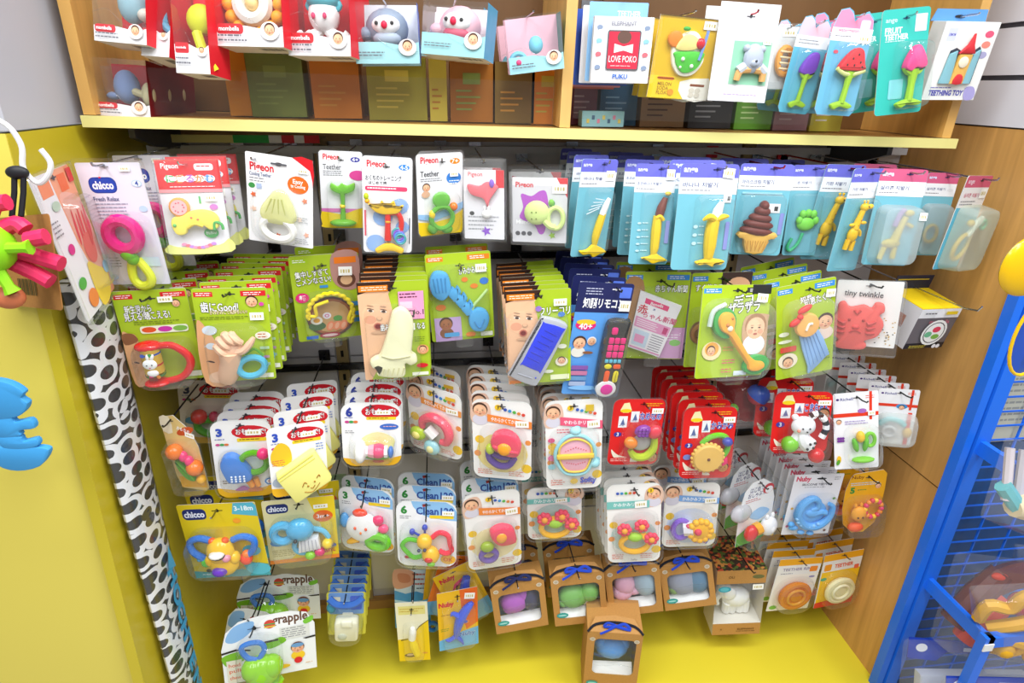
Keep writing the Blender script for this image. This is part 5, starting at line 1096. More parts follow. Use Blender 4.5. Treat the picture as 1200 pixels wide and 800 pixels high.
def stem(k, u, d=.1):
    p = k.part('green_stem', '#9ccb1e', 'soft'); p.tube([(u, .58, d), (u - .02, .72, d), (u - .05, .88, d)], [.1, .065, .075]); p.ext([(u - .32, .9), (u - .1, .86), (u + .02, .86), (u + .22, .9), (u + .14, .93), (u - .08, .915), (u - .22, .945)], .05, .15, bev=.03); p.ext([(u - .22, .56), (u - .1, .58), (u, .56), (u + .12, .58), (u + .22, .56), (u + .12, .63), (u - .1, .63)], .05, .15, bev=.03)
k = fruit('rE', 'aqua card pack with purple grape fruit teether on green stem', '', '#62b4d0', True, 0); k.poly([(.05, .12), (.12, .03), (.3, .01), (.42, .05), (.5, .12), (.62, .07), (.8, .04), (.95, .1), (.98, .22), (.02, .22)], '#efc0d0'); k.rect(0, .2, 1, .32, '#e6edf2'); k.lines(.1, .24, .8, 2, .03)
p = k.part('purple_fruit', '#7a3cc0', 'soft'); p.ext([(.3, .56), (.4, .44), (.6, .36), (.78, .38), (.8, .5), (.72, .57), (.5, .59)], .05, .2, bev=.05); stem(k, .55); k.shell(.1, .32, .95, .97, .28, .15); k.hv = .1; k.done('purple fruit teether pack', peg='#c8c8cc', tip=.02)
k = fruit('rF', 'aqua card pack with red watermelon slice teether on green stem', '', '#6ab0d2', True, 0); k.poly([(.05, .12), (.12, .03), (.3, .01), (.42, .05), (.5, .12), (.62, .07), (.8, .04), (.95, .1), (.98, .18), (.02, .2)], '#e88aac'); k.rect(0, .18, 1, .3, '#eceef2'); k.txt('watermelon', .4, .2, .11, '#d84a7a', fit=.5); k.lines(.1, .25, .6, 1, .03); k.rect(.66, .1, .9, .24, '#c9cbe6', .05); k.ell(.2, .4, .06, .04, '#d84a5a'); k.sticker(.82, .27, .3, .08)
p = k.part('watermelon_slice', '#e0252f', 'soft'); p.ext([(.28, .55), (.42, .44), (.62, .36), (.8, .38), (.9, .5), (.94, .55), (.7, .57), (.45, .57)], .05, .2, bev=.05)
for u, v in ((.45, .52), (.56, .46), (.68, .42), (.76, .49), (.62, .52), (.82, .53)): p.ball(u, v, .02, .028, .015, d=.2, c='#3a1014')
p = k.part('rind', '#d8e08a', 'soft'); p.tube([(.26, .555, .12), (.45, .6, .13), (.7, .6, .13), (.95, .56, .12)], .05); stem(k, .62); k.shell(.15, .3, 1, .97, .28, .15); k.hv = .1; k.done('watermelon teether pack', peg='#c8c8cc', tip=.02)
k = fruit('rG', 'teal card pack with pink tulip fruit teether on green stem', '', '#33b2a6', False, 0); k.txt('ange', .2, .11, .12, '#bfe8e2', fit=.24); k.txt('FRUIT', .08, .195, .15, '#e4f6f4', al='l', fit=.36, bold=.03); k.txt('TEETHER', .08, .255, .14, '#e4f6f4', al='l', fit=.5, bold=.03); k.lines(.1, .29, .5, 1, .025, '#bfe8e2'); k.rect(.7, .06, .94, .22, '#ddd8f0'); k.hole(.5, .09, '#1f4a6a'); k.rect(.25, .66, .55, .85, '#7fc8d0', .03)
p = k.part('pink_fruit', '#ea3f88', 'soft'); p.ext([(.46, .54), (.54, .44), (.66, .36), (.76, .36), (.88, .46), (.92, .55), (.82, .58), (.7, .57), (.6, .6), (.5, .58)], .05, .2, bev=.06); stem(k, .68); k.shell(.3, .3, 1, .97, .28, .15); k.done('pink fruit teether pack', peg='#c8c8cc', tip=.02)
k = K('rH', 'toy_box', 'white box with castle shaped teether in window, blue hanging flap', 'boxed toy'); k.card('#ecebe6', .0)
k.rect(.1, .08, .26, .24, '#cfd4f0', .02); k.txt('UBMOM', .18, .16, .06, '#5a5ab8', fit=.12)
for i, c in enumerate(('#e05a7a', '#e88a7a', '#a8a4c8')): k.ell(.86, .15 + i * .13, .08, .055, c)
k.txt('TEETHING TOY', .42, .905, .12, '#4a4aa8', fit=.66, bold=.04); k.lines(.1, .83, .6, 1, .03, '#6a6ab8'); k.blob([(.76, .84), (.9, .82), (.98, .9), (.96, .99), (.8, .99)], '#a8a0d4')
k.poly([(.2, .78), (.24, .36), (.34, .32), (.44, .36), (.66, .36), (.76, .3), (.82, .36), (.82, .78)], '#3a3f4a')
p = k.part('castle_teether', '#84b8c4', 'soft'); p.ext([(.2, .78), (.24, .4), (.36, .36), (.4, .78)], .01, .05, bev=.012, sm=1); p.ext([(.6, .78), (.66, .4), (.78, .34), (.78, .78)], .01, .05, bev=.012, sm=1); p.ext([(.38, .78), (.4, .4), (.64, .4), (.62, .78)], .02, .07, c='#e2b05a', bev=.012, sm=1)
p.ext([(.38, .39), (.5, .28), (.56, .14), (.6, .28), (.66, .39)], .03, .08, c='#cf3038', bev=.012, sm=1); p.ext(ell(.5, .5, .09, .09, 0, 12, k.asp), .06, .085, c='#eadfc8', bev=.01, sm=1); p.ext([(.42, .78), (.44, .68), (.5, .65), (.57, .68), (.58, .78)], .06, .09, c='#cf3038', bev=.01, sm=2)
p = k.part('box_body', '#e4e2dc', 'print', smooth=False); p.slab([p.P(0, 0, -.02), p.P(1, 0, -.02), p.P(1, 1, -.02), p.P(0, 1, -.02)], (0, .03, 0), '#e0deda')
p = k.part('hanging_flap', '#5f9ad6', 'print', smooth=False); p.slab([p.P(-.06, 0, -.3), p.P(.96, 0, -.3), p.P(.94, -.15, -.3), p.P(0, -.15, -.3)], (0, .001, 0), '#5f9ad6'); p.disc(.45, -.06, .1, .025, -.29, '#2a2a2e')
k.hv = -.06; k.hu = .45; k.done('castle teether box', peg='#c8c8cc', tip=.01)
# ------------------------------------------------------------------ third row: white cards with big round corners
def rounded(key, label, num, nc, name='teether_pack', cat='teether pack', base='#f2f1f0', r=.2, foot='#f2b81e', logo='#d2182a'):
    k = K(key, name, label, cat).card(base, r)
    if foot: k.poly([(.0, .86), (.3, .9), (.7, .9), (1, .84)] + [q for q in rrect(0, 0, 1, 1, r, k.asp) if q[1] > .86 and q[0] > .5] + [q for q in rrect(0, 0, 1, 1, r, k.asp) if q[1] > .86 and q[0] < .5], foot)
    if logo:
        k.ell(.66, .15, .32, .15, logo, .06); k.txt('おもちゃで!', .66, .14, .14, '#fff', fit=.5, ol='#7a0a18'); k.rect(.42, .22, .92, .265, '#f2d22a', .02); k.lines(.46, .232, .88, 1, .03, '#6a4a10')
        k.sticker(.7, .15, .26, .07); k.hole(.5, .06)
    k.txt(num, .14, .14, .22, nc, bold=.05); k.lines(.06, .22, .22, 1, .025, '#3a4aa0')
    for i, c in enumerate(('#c83a8a', '#3aa04a', '#e0783a')): k.ell(.1 + i * .07, .29, .04, .025, c)
    return k
def beads(k, s=1):
    p = k.part('bead_string', '#d8305a', 'plastic'); p.ball(.34, .5, .14 * s, d=.13, c='#e0382c'); p.ball(.58, .5, .08, .1, .1, d=.12); p.ball(.7, .53, .08, .1, .1, d=.12); p.ball(.82, .56, .08, .1, .1, d=.12, c='#d8402c')
    p = k.part('green_leaf_ring', '#4aac2c'); p.ring(.55, .68, .26, .07, d=.1, ry=.16, rot=.2)
k = rounded('e1', 'shaded white card with red beads and green ring, behind popsicle rattle pack', '3', '#3a3a5a', base='#e6dccc'); beads(k); k.ell(.2, .62, .12, .08, '#4a9ac8'); k.shell(.1, .38, .95, .9, .26, .2); k.done('red bead caterpillar pack', peg='#1c1c1e', tip=.09)
k = K('e2', 'teether_pack', 'narrow turned card with orange and pink bead caterpillar on green leaf', 'teether pack').card('#e0c07a', .2, pts=[(.1, .02), (.45, 0), (.85, .18), (1, .4), (1, .95), (.9, 1), (.15, .96), (.02, .8), (0, .1)])
k.ell(.7, .2, .3, .14, '#c8501e', -.4); k.blob([(0, .02), (.3, .02), (.3, .22), (.02, .2)], '#efe2c4', 2); k.txt('おもちゃ', .65, .18, .16, '#fff', fit=.4, rot=-.4); k.rect(.1, .8, .95, .95, '#efae1e'); k.sticker(.82, .25, .3, .06, .4); k.hole(.35, .07)
p = k.part('bead_string', '#f07a1c'); p.ball(.3, .42, .27, d=.2); p.ball(.55, .48, .14, .2, .16, d=.2, c='#ea3a78'); p.ball(.7, .54, .14, .2, .16, d=.2, c='#ea3a78'); p.ball(.82, .63, .27, d=.2)
p = k.part('green_leaf', '#66b82a', 'soft'); p.ext([(.2, .55), (.4, .6), (.6, .72), (.7, .82), (.45, .8), (.25, .68)], .05, .2, bev=.06); p.ball(.9, .8, .16, d=.15, c='#f0b01e')
k.shell(.0, .3, 1.08, .98, .5, .2); k.done('turned bead caterpillar pack', peg='#1c1c1e')
k = rounded('e3', 'white round cornered card with blue popsicle and green ring rattle', '3', '#2f4fb8', 'rattle_pack', 'rattle pack')
k.lines(.1, .76, .4, 2, .03, '#7a6a5a'); k.ell(.92, .8, .1, .08, '#3a86d0'); k.ell(.92, .8, .07, .055, '#f2f2f2'); k.txt('C', .92, .8, .12, '#d8402c'); k.blob([(.3, .9), (.45, .84), (.55, .9)], '#b858a8'); k.blob([(.5, .92), (.65, .85), (.78, .92)], '#e07a3a')
p = k.part('green_ring', '#74c62c', 'tint'); p.ring(.68, .5, .22, .06, d=.1); p.ball(.85, .38, .11, d=.13, c='#e83878', fin='plastic')
p = k.part('popsicle', '#3f82d8'); p.ext([(.12, .5), (.2, .4), (.36, .38), (.52, .48), (.64, .62), (.62, .7), (.5, .73), (.26, .73), (.17, .64)], .03, .2, bev=.06)
for i in range(12): p.ball(.3 + .07 * (i % 4), .63 + .03 * (i // 4), .02, d=.2, c='#e8f0fa')
p = k.part('orange_stick', '#ef9a3a', 'soft'); p.tube([(.55, .74), (.62, .82)], .06); p.tube([(.68, .72), (.72, .82)], .05)
k.flange(.04, .2); k.shell(.08, .36, .96, .84, .26, .2); k.done('blue popsicle rattle pack', peg='#4a4a50', tip=.02)
k = rounded('e4', 'white round cornered card with pale yellow cloth book of stitched face', '3', '#2f4fb8', 'cloth_book_pack', 'book pack', r=.12)
k.blob([(.05, .35), (.2, .22), (.36, .3), (.38, .5), (.2, .55), (.05, .5)], '#e6c02a'); k.lines(.05, .46, .3, 3, .03, '#d8604a'); k.ell(.14, .78, .12, .1, '#a8b4c8'); k.lines(.82, .3, .98, 3, .04, '#6a86c8')
p = k.part('cloth_book', '#f2ec8a', 'matte'); p.ext([(.1, .62), (.72, .36), (.78, .36), (1.05, .78), (1.03, .83), (.44, 1.06), (.38, 1.06), (.1, .68)], .02, .17, bev=.02, sm=1)
p.tube([(.12, .66, .17), (.74, .4, .17)], .012, c='#dcd25e'); p.tube([(.14, .7, .172), (.77, .45, .172)], .008, c='#dcd25e')
p = k.part('stitched_face', '#a8742c', 'matte')
for u, v in ((.62, .84), (.74, .79)): p.ball(u, v, .018, d=.175)
p.tube([(.66, .87, .175), (.7, .88, .178), (.74, .84, .175)], .008); p.tube([(.52, .84, .175), (.56, .78, .175), (.6, .8, .175)], .009); p.tube([(.78, .74, .175), (.82, .7, .175), (.84, .73, .175)], .009); p.tube([(.55, .92, .175), (.7, .93, .178), (.83, .82, .175)], .007)
k.done('yellow cloth book pack', peg='#4a4a50', tip=.02)
k = rounded('e5', 'white round cornered card marked 6 with white and pink spool rattle', '6', '#2f3f9a', 'rattle_pack', 'rattle pack')
k.ell(.8, .37, .16, .06, '#3a6ac0'); k.lines(.7, .36, .92, 1, .03, '#f2b0a0'); k.lines(.06, .42, .22, 2, .03); k.blob([(.3, .6), (.6, .45), (.9, .6), (.6, .9)], '#f0e8a0'); k.blob([(.35, .84), (.6, .78), (.8, .86), (.6, .9)], '#7ac23a'); k.ell(.6, .92, .1, .03, '#d8402c')
p = k.part('white_flange', '#f4f4f4'); p.ball(.32, .67, .11, .21, .2, d=.18); p.tube([(.36, .67, .17), (.46, .68, .17)], [.12, .08])
p = k.part('pink_drum', '#ea4a78'); p.ball(.62, .68, .15, .13, .14, d=.16); p.tube([(.45, .68, .16), (.55, .68, .16)], [.1, .13], c='#f2a8b8'); p.tube([(.72, .69, .16), (.78, .69, .16)], .11, c='#f4f0f2')
p = k.part('blue_cap', '#3f78c8'); p.ball(.83, .7, .05, .11, .1, d=.16)
k.flange(.04, .2); k.shell(.12, .42, .92, .86, .32, .2); k.shell(.42, .9, .64, 1.14, .14, .06); k.done('spool rattle pack', peg='#4a4a50', tip=.02)

def softy(key, label, bandc, txtc='#e2783a', num='3', name='teether_pack', cat='teether pack', title='やわらかくてかみかみ', deco='#f4c83a', baby=True, bg=None, side=0):
    k = K(key, name, label, cat).card('#f4f2ee', .15)
    if bg: k.ell(.5, .66, .44, .4, bg)
    for u, v, c, r in ((.12, .5, deco, .08), (.94, .5, '#f09a4a', .05), (.92, .84, deco, .09), (.08, .68, '#f0a060', .06)): k.ell(u, v, r, r, c)
    if baby:
        u = .14 if not side else .86
        k.blob([(u - .14, .08), (u + .1, .03), (u + .18, .14), (u + .12, .26), (u - .14, .28)], '#e6bfa8'); k.baby(u, .13, .12, clothes='#d8d4e0')
    k.poly([(.26, .17), (1, .23), (1, .32), (.26, .26)] if not side else [(0, .2), (.78, .2), (.78, .29), (0, .29)], bandc); k.txt(title, .6 if not side else .4, .24, .09, '#fff', fit=.56, rot=-.07 if not side else 0)
    k.ell(.44 if not side else .8, .08, .055, .055, '#f2c82a'); k.txt(num, .44 if not side else .8, .08, .09, '#4a3a1a')
    for i, c in enumerate(('#3a5ab8', '#3a8ac8', '#58b04a', '#d8823a', '#d84a3a')): k.ell((.56 if not side else .2) + i * .075, .1 + .012 * i * (1 - side), .03, .03, c)
    for u in (.08, .62): k.lines(u, .88, u + .26, 3, .025, '#d86a5a')
    k.sticker(.84 if not side else .62, .26 if not side else .24, .22, .08, -.05); k.hole(.5, .06); return k
def flower_rattle(k, c1, c2, cv=.55):
    p = k.part('flower_bowl', c1); p.ext([(.34, cv - .12), (.44, cv - .2), (.6, cv - .22), (.76, cv - .16), (.84, cv - .04), (.8, cv + .06), (.66, cv + .08), (.48, cv + .04), (.36, cv - .02)], .05, .22, bev=.06)
    p.tube([(.38, cv - .06, .21), (.58, cv - .02, .23), (.8, cv + .0, .21)], .03); p.ball(.57, cv - .03, .12, .12, .06, d=.22, c='#f2a02a')
    p = k.part('purple_handle', c2, 'tint'); p.tube([(.28, cv + .06), (.3, cv + .17), (.45, cv + .25), (.62, cv + .24), (.72, cv + .14)], .06); p.tube([(.34, cv + .1), (.5, cv + .14), (.66, cv + .13)], .045)
    p = k.part('green_bead', '#b8cc2a'); p.ball(.32, cv + .02, .08, .1, .08, d=.12)
k = softy('e6', 'tilted white card with pink ring, green and aqua wheel rattle', '#ef9a4a', name='rattle_pack', cat='rattle pack', bg='#f4e8d4'); k.rect(.72, .06, .9, .11, '#e2b83a')
p = k.part('pink_ring', '#ea5468'); p.tube([(.3, .6), (.32, .48), (.5, .4), (.72, .46), (.8, .6), (.76, .72), (.64, .74)], [.05, .075, .08, .08, .08, .07, .05], n=10)
p = k.part('wheels', '#b8d02a'); p.ball(.24, .68, .15, .13, .08, d=.12); p.ball(.24, .68, .08, .07, .05, d=.18, c='#f0e07a'); p.ball(.5, .84, .15, .14, .08, d=.12, c='#9cd0d8'); p.ball(.5, .84, .07, .07, .05, d=.18, c='#e8e0a0')
p = k.part('white_tube', '#f4f0ec'); p.tube([(.4, .58), (.55, .68)], .1)
k.flange(.04, .15); k.shell(.08, .36, .95, .95, .26, .2); k.done('pink ring rattle pack', peg='#1c1c1e', tip=.06)
k = softy('e7', 'large white card with pink flower bowl rattle over purple handle', '#ef8a3a', name='rattle_pack', cat='rattle pack', bg='#f2dc8a'); flower_rattle(k, '#e8405e', '#7a58c0', .54); k.flange(.05, .15); k.shell(.12, .3, .92, .86, .26, .2); k.done('pink bowl rattle pack', peg='#4a4a50', tip=.02, jit=.6)
k = softy('e8', 'tall white card with aqua rimmed pink pillow ring and yellow bar', '#ea5a7a', name='teether_pack', title='やわらかリング', bg=None)
k.rect(.7, .05, .84, .12, '#d8b83a'); k.ell(.1, .42, .06, .05, '#e05a86'); k.lines(.2, .3, .45, 2, .03, '#d84a5a')
for u, v, c in ((.1, .72, '#9ad4e0'), (.9, .66, '#9ad4e0'), (.12, .55, '#f2c84a'), (.5, .9, '#f2c84a'), (.55, .3, '#9ad4e0'), (.1, .62, '#ea7aa8')): k.ell(u, v, .07, .06, c)
k.txt('Softy', .76, .9, .16, '#4a5ac8', fit=.3, bold=.05)
p = k.part('pink_pillow', '#f2b4c8', 'soft'); p.ext([(.24, .44), (.4, .37), (.62, .37), (.78, .44), (.82, .54), (.8, .64), (.68, .76), (.36, .76), (.22, .65), (.2, .54)], .02, .12, bev=.05)
p = k.part('aqua_rim', '#9cd8e2', 'soft'); p.tube([(.24, .43, .1), (.4, .355, .1), (.62, .355, .1), (.79, .43, .1), (.86, .54, .1), (.82, .65, .1), (.68, .775, .1), (.36, .775, .1), (.2, .66, .1), (.16, .54, .1)], .035, closed=True); p.ball(.52, .31, .1, .08, d=.07); p.ball(.86, .68, .1, .09, d=.07)
p = k.part('yellow_trim', '#f2cf4a', 'soft'); p.tube([(.26, .45, .13), (.42, .39, .13), (.6, .39, .13), (.76, .45, .13), (.8, .54, .13), (.76, .64, .13), (.66, .74, .13), (.38, .74, .13), (.26, .65, .13), (.22, .54, .13)], .018, closed=True); p.ext(rrect(.18, .545, .84, .595, .03, k.asp, 2), .1, .17, bev=.02, sm=1, c='#f4c83a')
for i in range(9): p.ball(.34 + i * .045, .475 + .01 * abs(i - 4), .012, d=.12, c='#d85a6a', n=5); p.ball(.36 + i * .04, .67 - .006 * abs(i - 4), .012, d=.12, c='#d85a6a', n=5)
k.flange(.06, .15); k.shell(.06, .28, .95, .9, .22, .25); k.done('pillow ring pack', peg='#4a4a50', tip=.01, jit=.6)

def red(key, label, title, name='rattle_pack', cat='rattle pack'):
    k = K(key, name, label, cat).card('#de1c1c', .14, back='#a8282a'); k.poly([(.14, .16), (.2, .06), (.3, .05), (.36, .16), (.3, .2), (.2, .2)], '#f2e6b0'); k.ell(.25, .17, .11, .04, '#f0cf1e'); k.rect(.13, .25, .3, .42, '#ecedf0'); k.rect(.36, .18, .52, .34, '#ecedf0')
    for u, v in ((.17, .28), (.4, .21)): k.poly([(u, v + .1), (u + .045, v), (u + .09, v + .1)], '#5a6a9a'); k.lines(u - .02, v + .105, u + .1, 1, .02, '#5a6a9a')
    k.lines(.62, .06, .95, 2, .03, '#f2c21e'); k.txt(title, .74, .25, .18, '#3a5ab8', fit=.42, ol='#ffffff', olw=.06, bold=.03); k.ell(.14, .52, .075, .055, '#3a3a98'); k.txt('3', .14, .52, .11, '#fff'); k.hole(.58, .07, '#2a0a0a')
    k.blob([(.05, .75), (.2, .84), (.5, .9), (.6, .94), (.5, .95), (.15, .9)], '#f0e4d0'); k.rect(.04, .88, .45, .96, '#d82020', .03); k.lines(.06, .9, .42, 2, .025, '#f2c8c0'); k.sticker(.86, .17, .22, .08); return k
k = red('e9', 'red round cornered card with multicolour fruit ring teether', 'なめなめ', 'teether_pack', 'teether pack'); k.baby(.88, .88, .1, '#c89a6a')
p = k.part('fruit_ring', '#b8cc1e'); p.tube([(.86, .55), (.86, .72), (.72, .84), (.52, .84), (.4, .74)], [.06, .08, .08, .08, .05]); p.ball(.58, .42, .16, .12, .1, d=.13, c='#8a3aa0', rot=-.3); p.ball(.82, .44, .13, .15, .1, d=.13, c='#e23a4a', rot=.6); p.ball(.38, .6, .14, .12, .1, d=.13, c='#f0861e', rot=.4)
for i in range(9): p.ball(.5 + .07 * (i % 3), .38 + .04 * (i // 3), .04, d=.21, c='#7a2a98')
p = k.part('grey_insert', '#b9b4b4', 'matte'); p.ball(.62, .64, .2, .18, .03, d=.03)
k.flange(.03, .14); k.shell(.2, .3, .98, .95, .26, .2); k.done('red fruit ring pack', peg='#8b8b90')
k = red('f1', 'red round cornered card with round biscuit rattle, foremost of its stack', 'かみかみ'); k.baby(.84, .84, .1, '#c8924e'); k.ell(.12, .68, .075, .06, '#7a86c8')
p = k.part('green_handle', '#6abf2a'); p.tube([(.36, .48), (.5, .39), (.7, .36), (.84, .42), (.86, .56), (.76, .68)], .055); p.ball(.82, .43, .1, .09, .09, d=.14, c='#3f48a8')
p = k.part('biscuit', '#e6b85a', 'soft'); p.lathe(.48, .65, [(0, .001), (0, .27), (.06, .3), (.12, .29), (.15, .26), (.155, .001)], d=.05, n=28)
for i in range(22): a = 2 * PI * i / 22; p.ball(.48 + .29 * math.cos(a), .65 + .29 * k.asp * math.sin(a), .04, d=.13, n=6)
p.ball(.48, .65, .03, d=.205, c='#6a3a1a')
p = k.part('pink_tag', '#e2206a', 'soft'); p.ext([(.74, .7), (.86, .66), (.88, .74), (.78, .78)], .05, .14, bev=.02, sm=1)
k.flange(.03, .14); k.shell(.16, .34, .95, .95, .26, .2); k.done('red biscuit rattle pack', peg='#8b8b90', jit=.7)
k = red('f2', 'red round cornered card with white bear rattle, striped tail and balls', 'こまちゃん'); k.baby(.86, .36, .11, '#b8845a', top=True)
p = k.part('bear_body', '#f2f2f4'); p.ball(.48, .48, .21, .18, .14, d=.16); p.ball(.33, .35, .06, d=.14); p.ball(.62, .34, .06, d=.14); p.tube([(.46, .58, .14), (.5, .7, .15), (.62, .8, .14)], [.12, .14, .15], n=10); p.tube([(.42, .6, .15), (.32, .76, .15)], .08)
for u in (.42, .54): p.ball(u, .48, .016, d=.3, c='#1c1c1c')
p.ball(.5, .53, .016, d=.3, c='#1c1c1c'); p.ball(.36, .52, .03, d=.28, c='#f0947a')
for u, v in ((.62, .7), (.68, .76), (.58, .78), (.7, .68)): p.ball(u - .04, v + .03, .024, d=.29, c='#1c1c1c')
p = k.part('striped_tail', '#f4f4f4')
tl = smooth_path([(.58, .34, .14), (.7, .3, .14), (.84, .4, .14), (.88, .54, .14), (.82, .68, .14)], 4, False)
for i in range(len(tl) - 1): p.tube([tuple(tl[i]), tuple(tl[i + 1])], .06, c='#1c1c1e' if (i // 2) % 2 == 0 else '#f4f4f4', sm=1)
p = k.part('green_ball', '#7ac42a'); p.ball(.28, .78, .15, d=.16)
p = k.part('red_ball', '#d81e24'); p.ball(.76, .96, .14, d=.16)
k.flange(.03, .14); k.shell(.12, .26, .98, 1.06, .34, .2); k.done('white bear rattle pack', peg='#8b8b90')
# red pack at the back with blue and red ball
pl = list(PLACE['f2']); pl[0] -= .075; pl[1] = 1.1; pl[2] += .02; pl[8] = 1
k = K('f0', 'rattle_pack', 'dim red card with blue and red ball between biscuit and bear packs', 'rattle pack', tuple(pl)).card('#8a1a1c', .14); k.ell(.3, .16, .12, .06, '#c8ae1e'); k.txt('ボール', .7, .2, .18, '#d8d8e8', fit=.4); k.hole(.55, .07)
p = k.part('two_tone_ball', '#d8204a'); p.ball(.72, .5, .2, d=.2, n=14); p.lathe(.72, .5, [(.215, .001), (.19, .1), (.13, .17), (.05, .208), (-.04, .211), (-.04, .19)], '#2a5ac8', d=.2, axis=(.6, -.3, 1)); p.ball(.3, .75, .1, d=.15, c='#7ac42a')
k.shell(.15, .28, .98, .98, .45, .2); k.done('dim red ball rattle pack', peg='#1c1c1e')
def richel(key, label, n=None):
    k = K(key, 'teether_pack', label, 'teether pack').card('#efeef0', .05); k.ell(.1, .08, .035, .03, '#4a2a7a'); k.txt('Richell', .3, .08, .1, '#3a3a8a', fit=.28); k.lines(.72, .05, .92, 2, .025, '#d8523a'); k.rect(0, .26, 1, .31, '#e23a1e'); k.rect(.8, 0, .86, .36, '#e23a1e'); k.hole(.52, .07, '#2a2a2a'); return k
k = richel('f3', 'white card with clear dome over yellow green corn teether'); k.ell(.64, .24, .1, .06, '#a86ab8'); k.baby(.12, .37, .06); k.lines(.25, .36, .8, 2, .03, '#9a8ac0')
for i in range(6): k.ell(.1 + .05 * (i % 3), .58 + .035 * (i // 3), .035, .035, '#7a3a98')
k.ell(.1, .86, .05, .1, '#f0c02a'); k.ell(.08, .9, .04, .08, '#5aa02a', .3)
p = k.part('corn_teether', '#efc02a', 'soft'); p.ball(.56, .55, .1, .15, .1, d=.12); p.ball(.45, .66, .07, .19, .08, d=.1, c='#62b82a', rot=-.2); p.ball(.68, .66, .06, .19, .08, d=.1, c='#62b82a', rot=.2)
p = k.part('green_base', '#7ac82a', 'soft'); p.ring(.78, .6, .1, .045, d=.1, ry=.17); p.ball(.62, .86, .26, .07, .12, d=.1)
k.shell(.22, .4, 1.02, .97, .34, .25); k.sticker(.84, .27, .16, .06); k.done('corn teether pack', peg='#1c1c1e')
k = richel('f4', 'white card with red cross bands and frosted case of aqua teether'); k.ell(.62, .3, .14, .08, '#3a8ac8'); k.baby(.62, .32, .07); k.ell(.85, .48, .04, .03, '#7ac42a'); k.rect(.8, .4, .9, 1, '#e23a1e')
p = k.part('aqua_teether', '#6cc4c8', 'soft'); p.tube([(.12, .62), (.35, .52), (.6, .55), (.75, .62)], .08); p.ball(.85, .75, .12, .16, .1, c='#e8b83a'); p.ring(.4, .75, .16, .05, c='#d8d8dc')
k.shell(.02, .42, 1.08, .98, .3, .25, fin='frost', c='#eef0ee', name='frosted_case'); k.done('aqua teether case pack', group='white and red packs beside the wooden panel', peg='#1c1c1e', jit=2)

# ------------------------------------------------------------------ fourth row
def chic(key, label, base, name='rattle_pack'):
    k = K(key, name, label, 'rattle pack').card(base, .03); k.rect(.05, .06, .35, .2, '#1c2a6a', .06); k.txt('chicco', .2, .13, .13, '#e8eaf6', fit=.26, bold=.04); k.hole(.5, .09, '#2a2a16'); return k
k = chic('g1', 'yellow card with giraffe rattle of two blue loop arms', '#e2c81c'); k.poly([(.72, 0), (.97, 0), (1, .04), (1, .18), (.68, .14)], '#56b4cc'); k.txt('3-18m', .84, .07, .1, '#e8f6fa', fit=.24, bold=.03); k.poly([(0, .9), (.3, .93), (.6, .9), (.75, .8), (1, .84), (1, 1), (0, 1)], '#48a4a8'); k.ell(.86, .9, .16, .1, '#5cc0d0'); k.ell(.82, .64, .12, .09, '#48b4d0'); k.ell(.72, .23, .05, .04, '#f0a02a'); k.txt('Giraffe', .55, .87, .1, '#d8a81e', fit=.28); k.ell(.2, .9, .04, .03, '#1c1c1c'); k.lines(.1, .945, .4, 1, .03, '#e4f2f2')
p = k.part('giraffe_body', '#f4c222'); p.ball(.5, .53, .18, .2, .13, d=.15); p.ball(.5, .7, .19, .18, .13, d=.14); p.ball(.42, .4, .05, d=.14, c='#ef5a1e'); p.ball(.58, .4, .05, d=.14, c='#ef5a1e'); p.ball(.5, .52, .11, .06, .08, d=.24, c='#3a2a2a'); p.ball(.5, .5, .1, .05, .08, d=.26, c='#f2efe8'); p.ball(.6, .56, .055, d=.24, c='#f09ab0')
p.ball(.48, .73, .1, .07, .06, d=.26, c='#6a3ab8'); p.ball(.66, .62, .07, .09, .08, d=.15); p.ball(.34, .64, .06, .09, .08, d=.15)
p = k.part('blue_loops', '#2f78d8'); p.tube([(.36, .44), (.22, .4), (.09, .45), (.1, .58), (.22, .68)], .045); p.tube([(.64, .44), (.78, .4), (.91, .45), (.88, .58), (.78, .66)], .045)
p = k.part('end_beads', '#5ac83a'); p.ball(.24, .72, .07, .08, .07, rot=.5); p.ball(.16, .68, .04, c='#3fa0d0'); p.ball(.76, .7, .08, .09, .08, c='#ef4a2a', rot=-.5); p.ball(.78, .64, .06, c='#f07a2a')
k.shell(.06, .3, .95, .86, .3, .2); k.done('yellow giraffe rattle pack', peg='#8b8b90')
k = chic('g2', 'cream and yellow card with blue elephant keyboard rattle', '#e8dfa8'); k.poly([(.62, 0), (1, 0), (1, 1), (.6, 1), (.3, .95), (.8, .5)], '#f2d41e'); k.ell(.82, .3, .14, .11, '#ee6a1e'); k.txt('3m+', .82, .3, .1, '#fff', fit=.18); k.ell(.16, .66, .12, .07, '#4a94d0'); k.lines(.06, .78, .4, 4, .03, '#b8a86a'); k.txt('Elefant', .78, .86, .13, '#c81e5a', fit=.34, rot=.1); k.rect(0, .94, 1, 1, '#ef8a2a'); k.ell(.92, .78, .05, .04, '#3a5ab8'); k.sticker(.8, .14, .2, .06)
p = k.part('elephant_head', '#58b0dc', 'plastic'); p.ring(.26, .42, .13, .065, d=.13, ry=.15); p.ball(.5, .38, .2, .19, .13, d=.14); p.ball(.44, .47, .03, d=.26, c='#2a2a2a')
p = k.part('blue_frame', '#6cc0e4', 'plastic'); p.tube([(.62, .42), (.8, .48), (.88, .6)], .04); p.tube([(.44, .54), (.38, .7), (.46, .8), (.62, .8)], .04)
p = k.part('white_keys', '#efeef2'); p.ext([(.46, .56), (.74, .53), (.76, .72), (.44, .76)], .04, .15, bev=.02, sm=1)
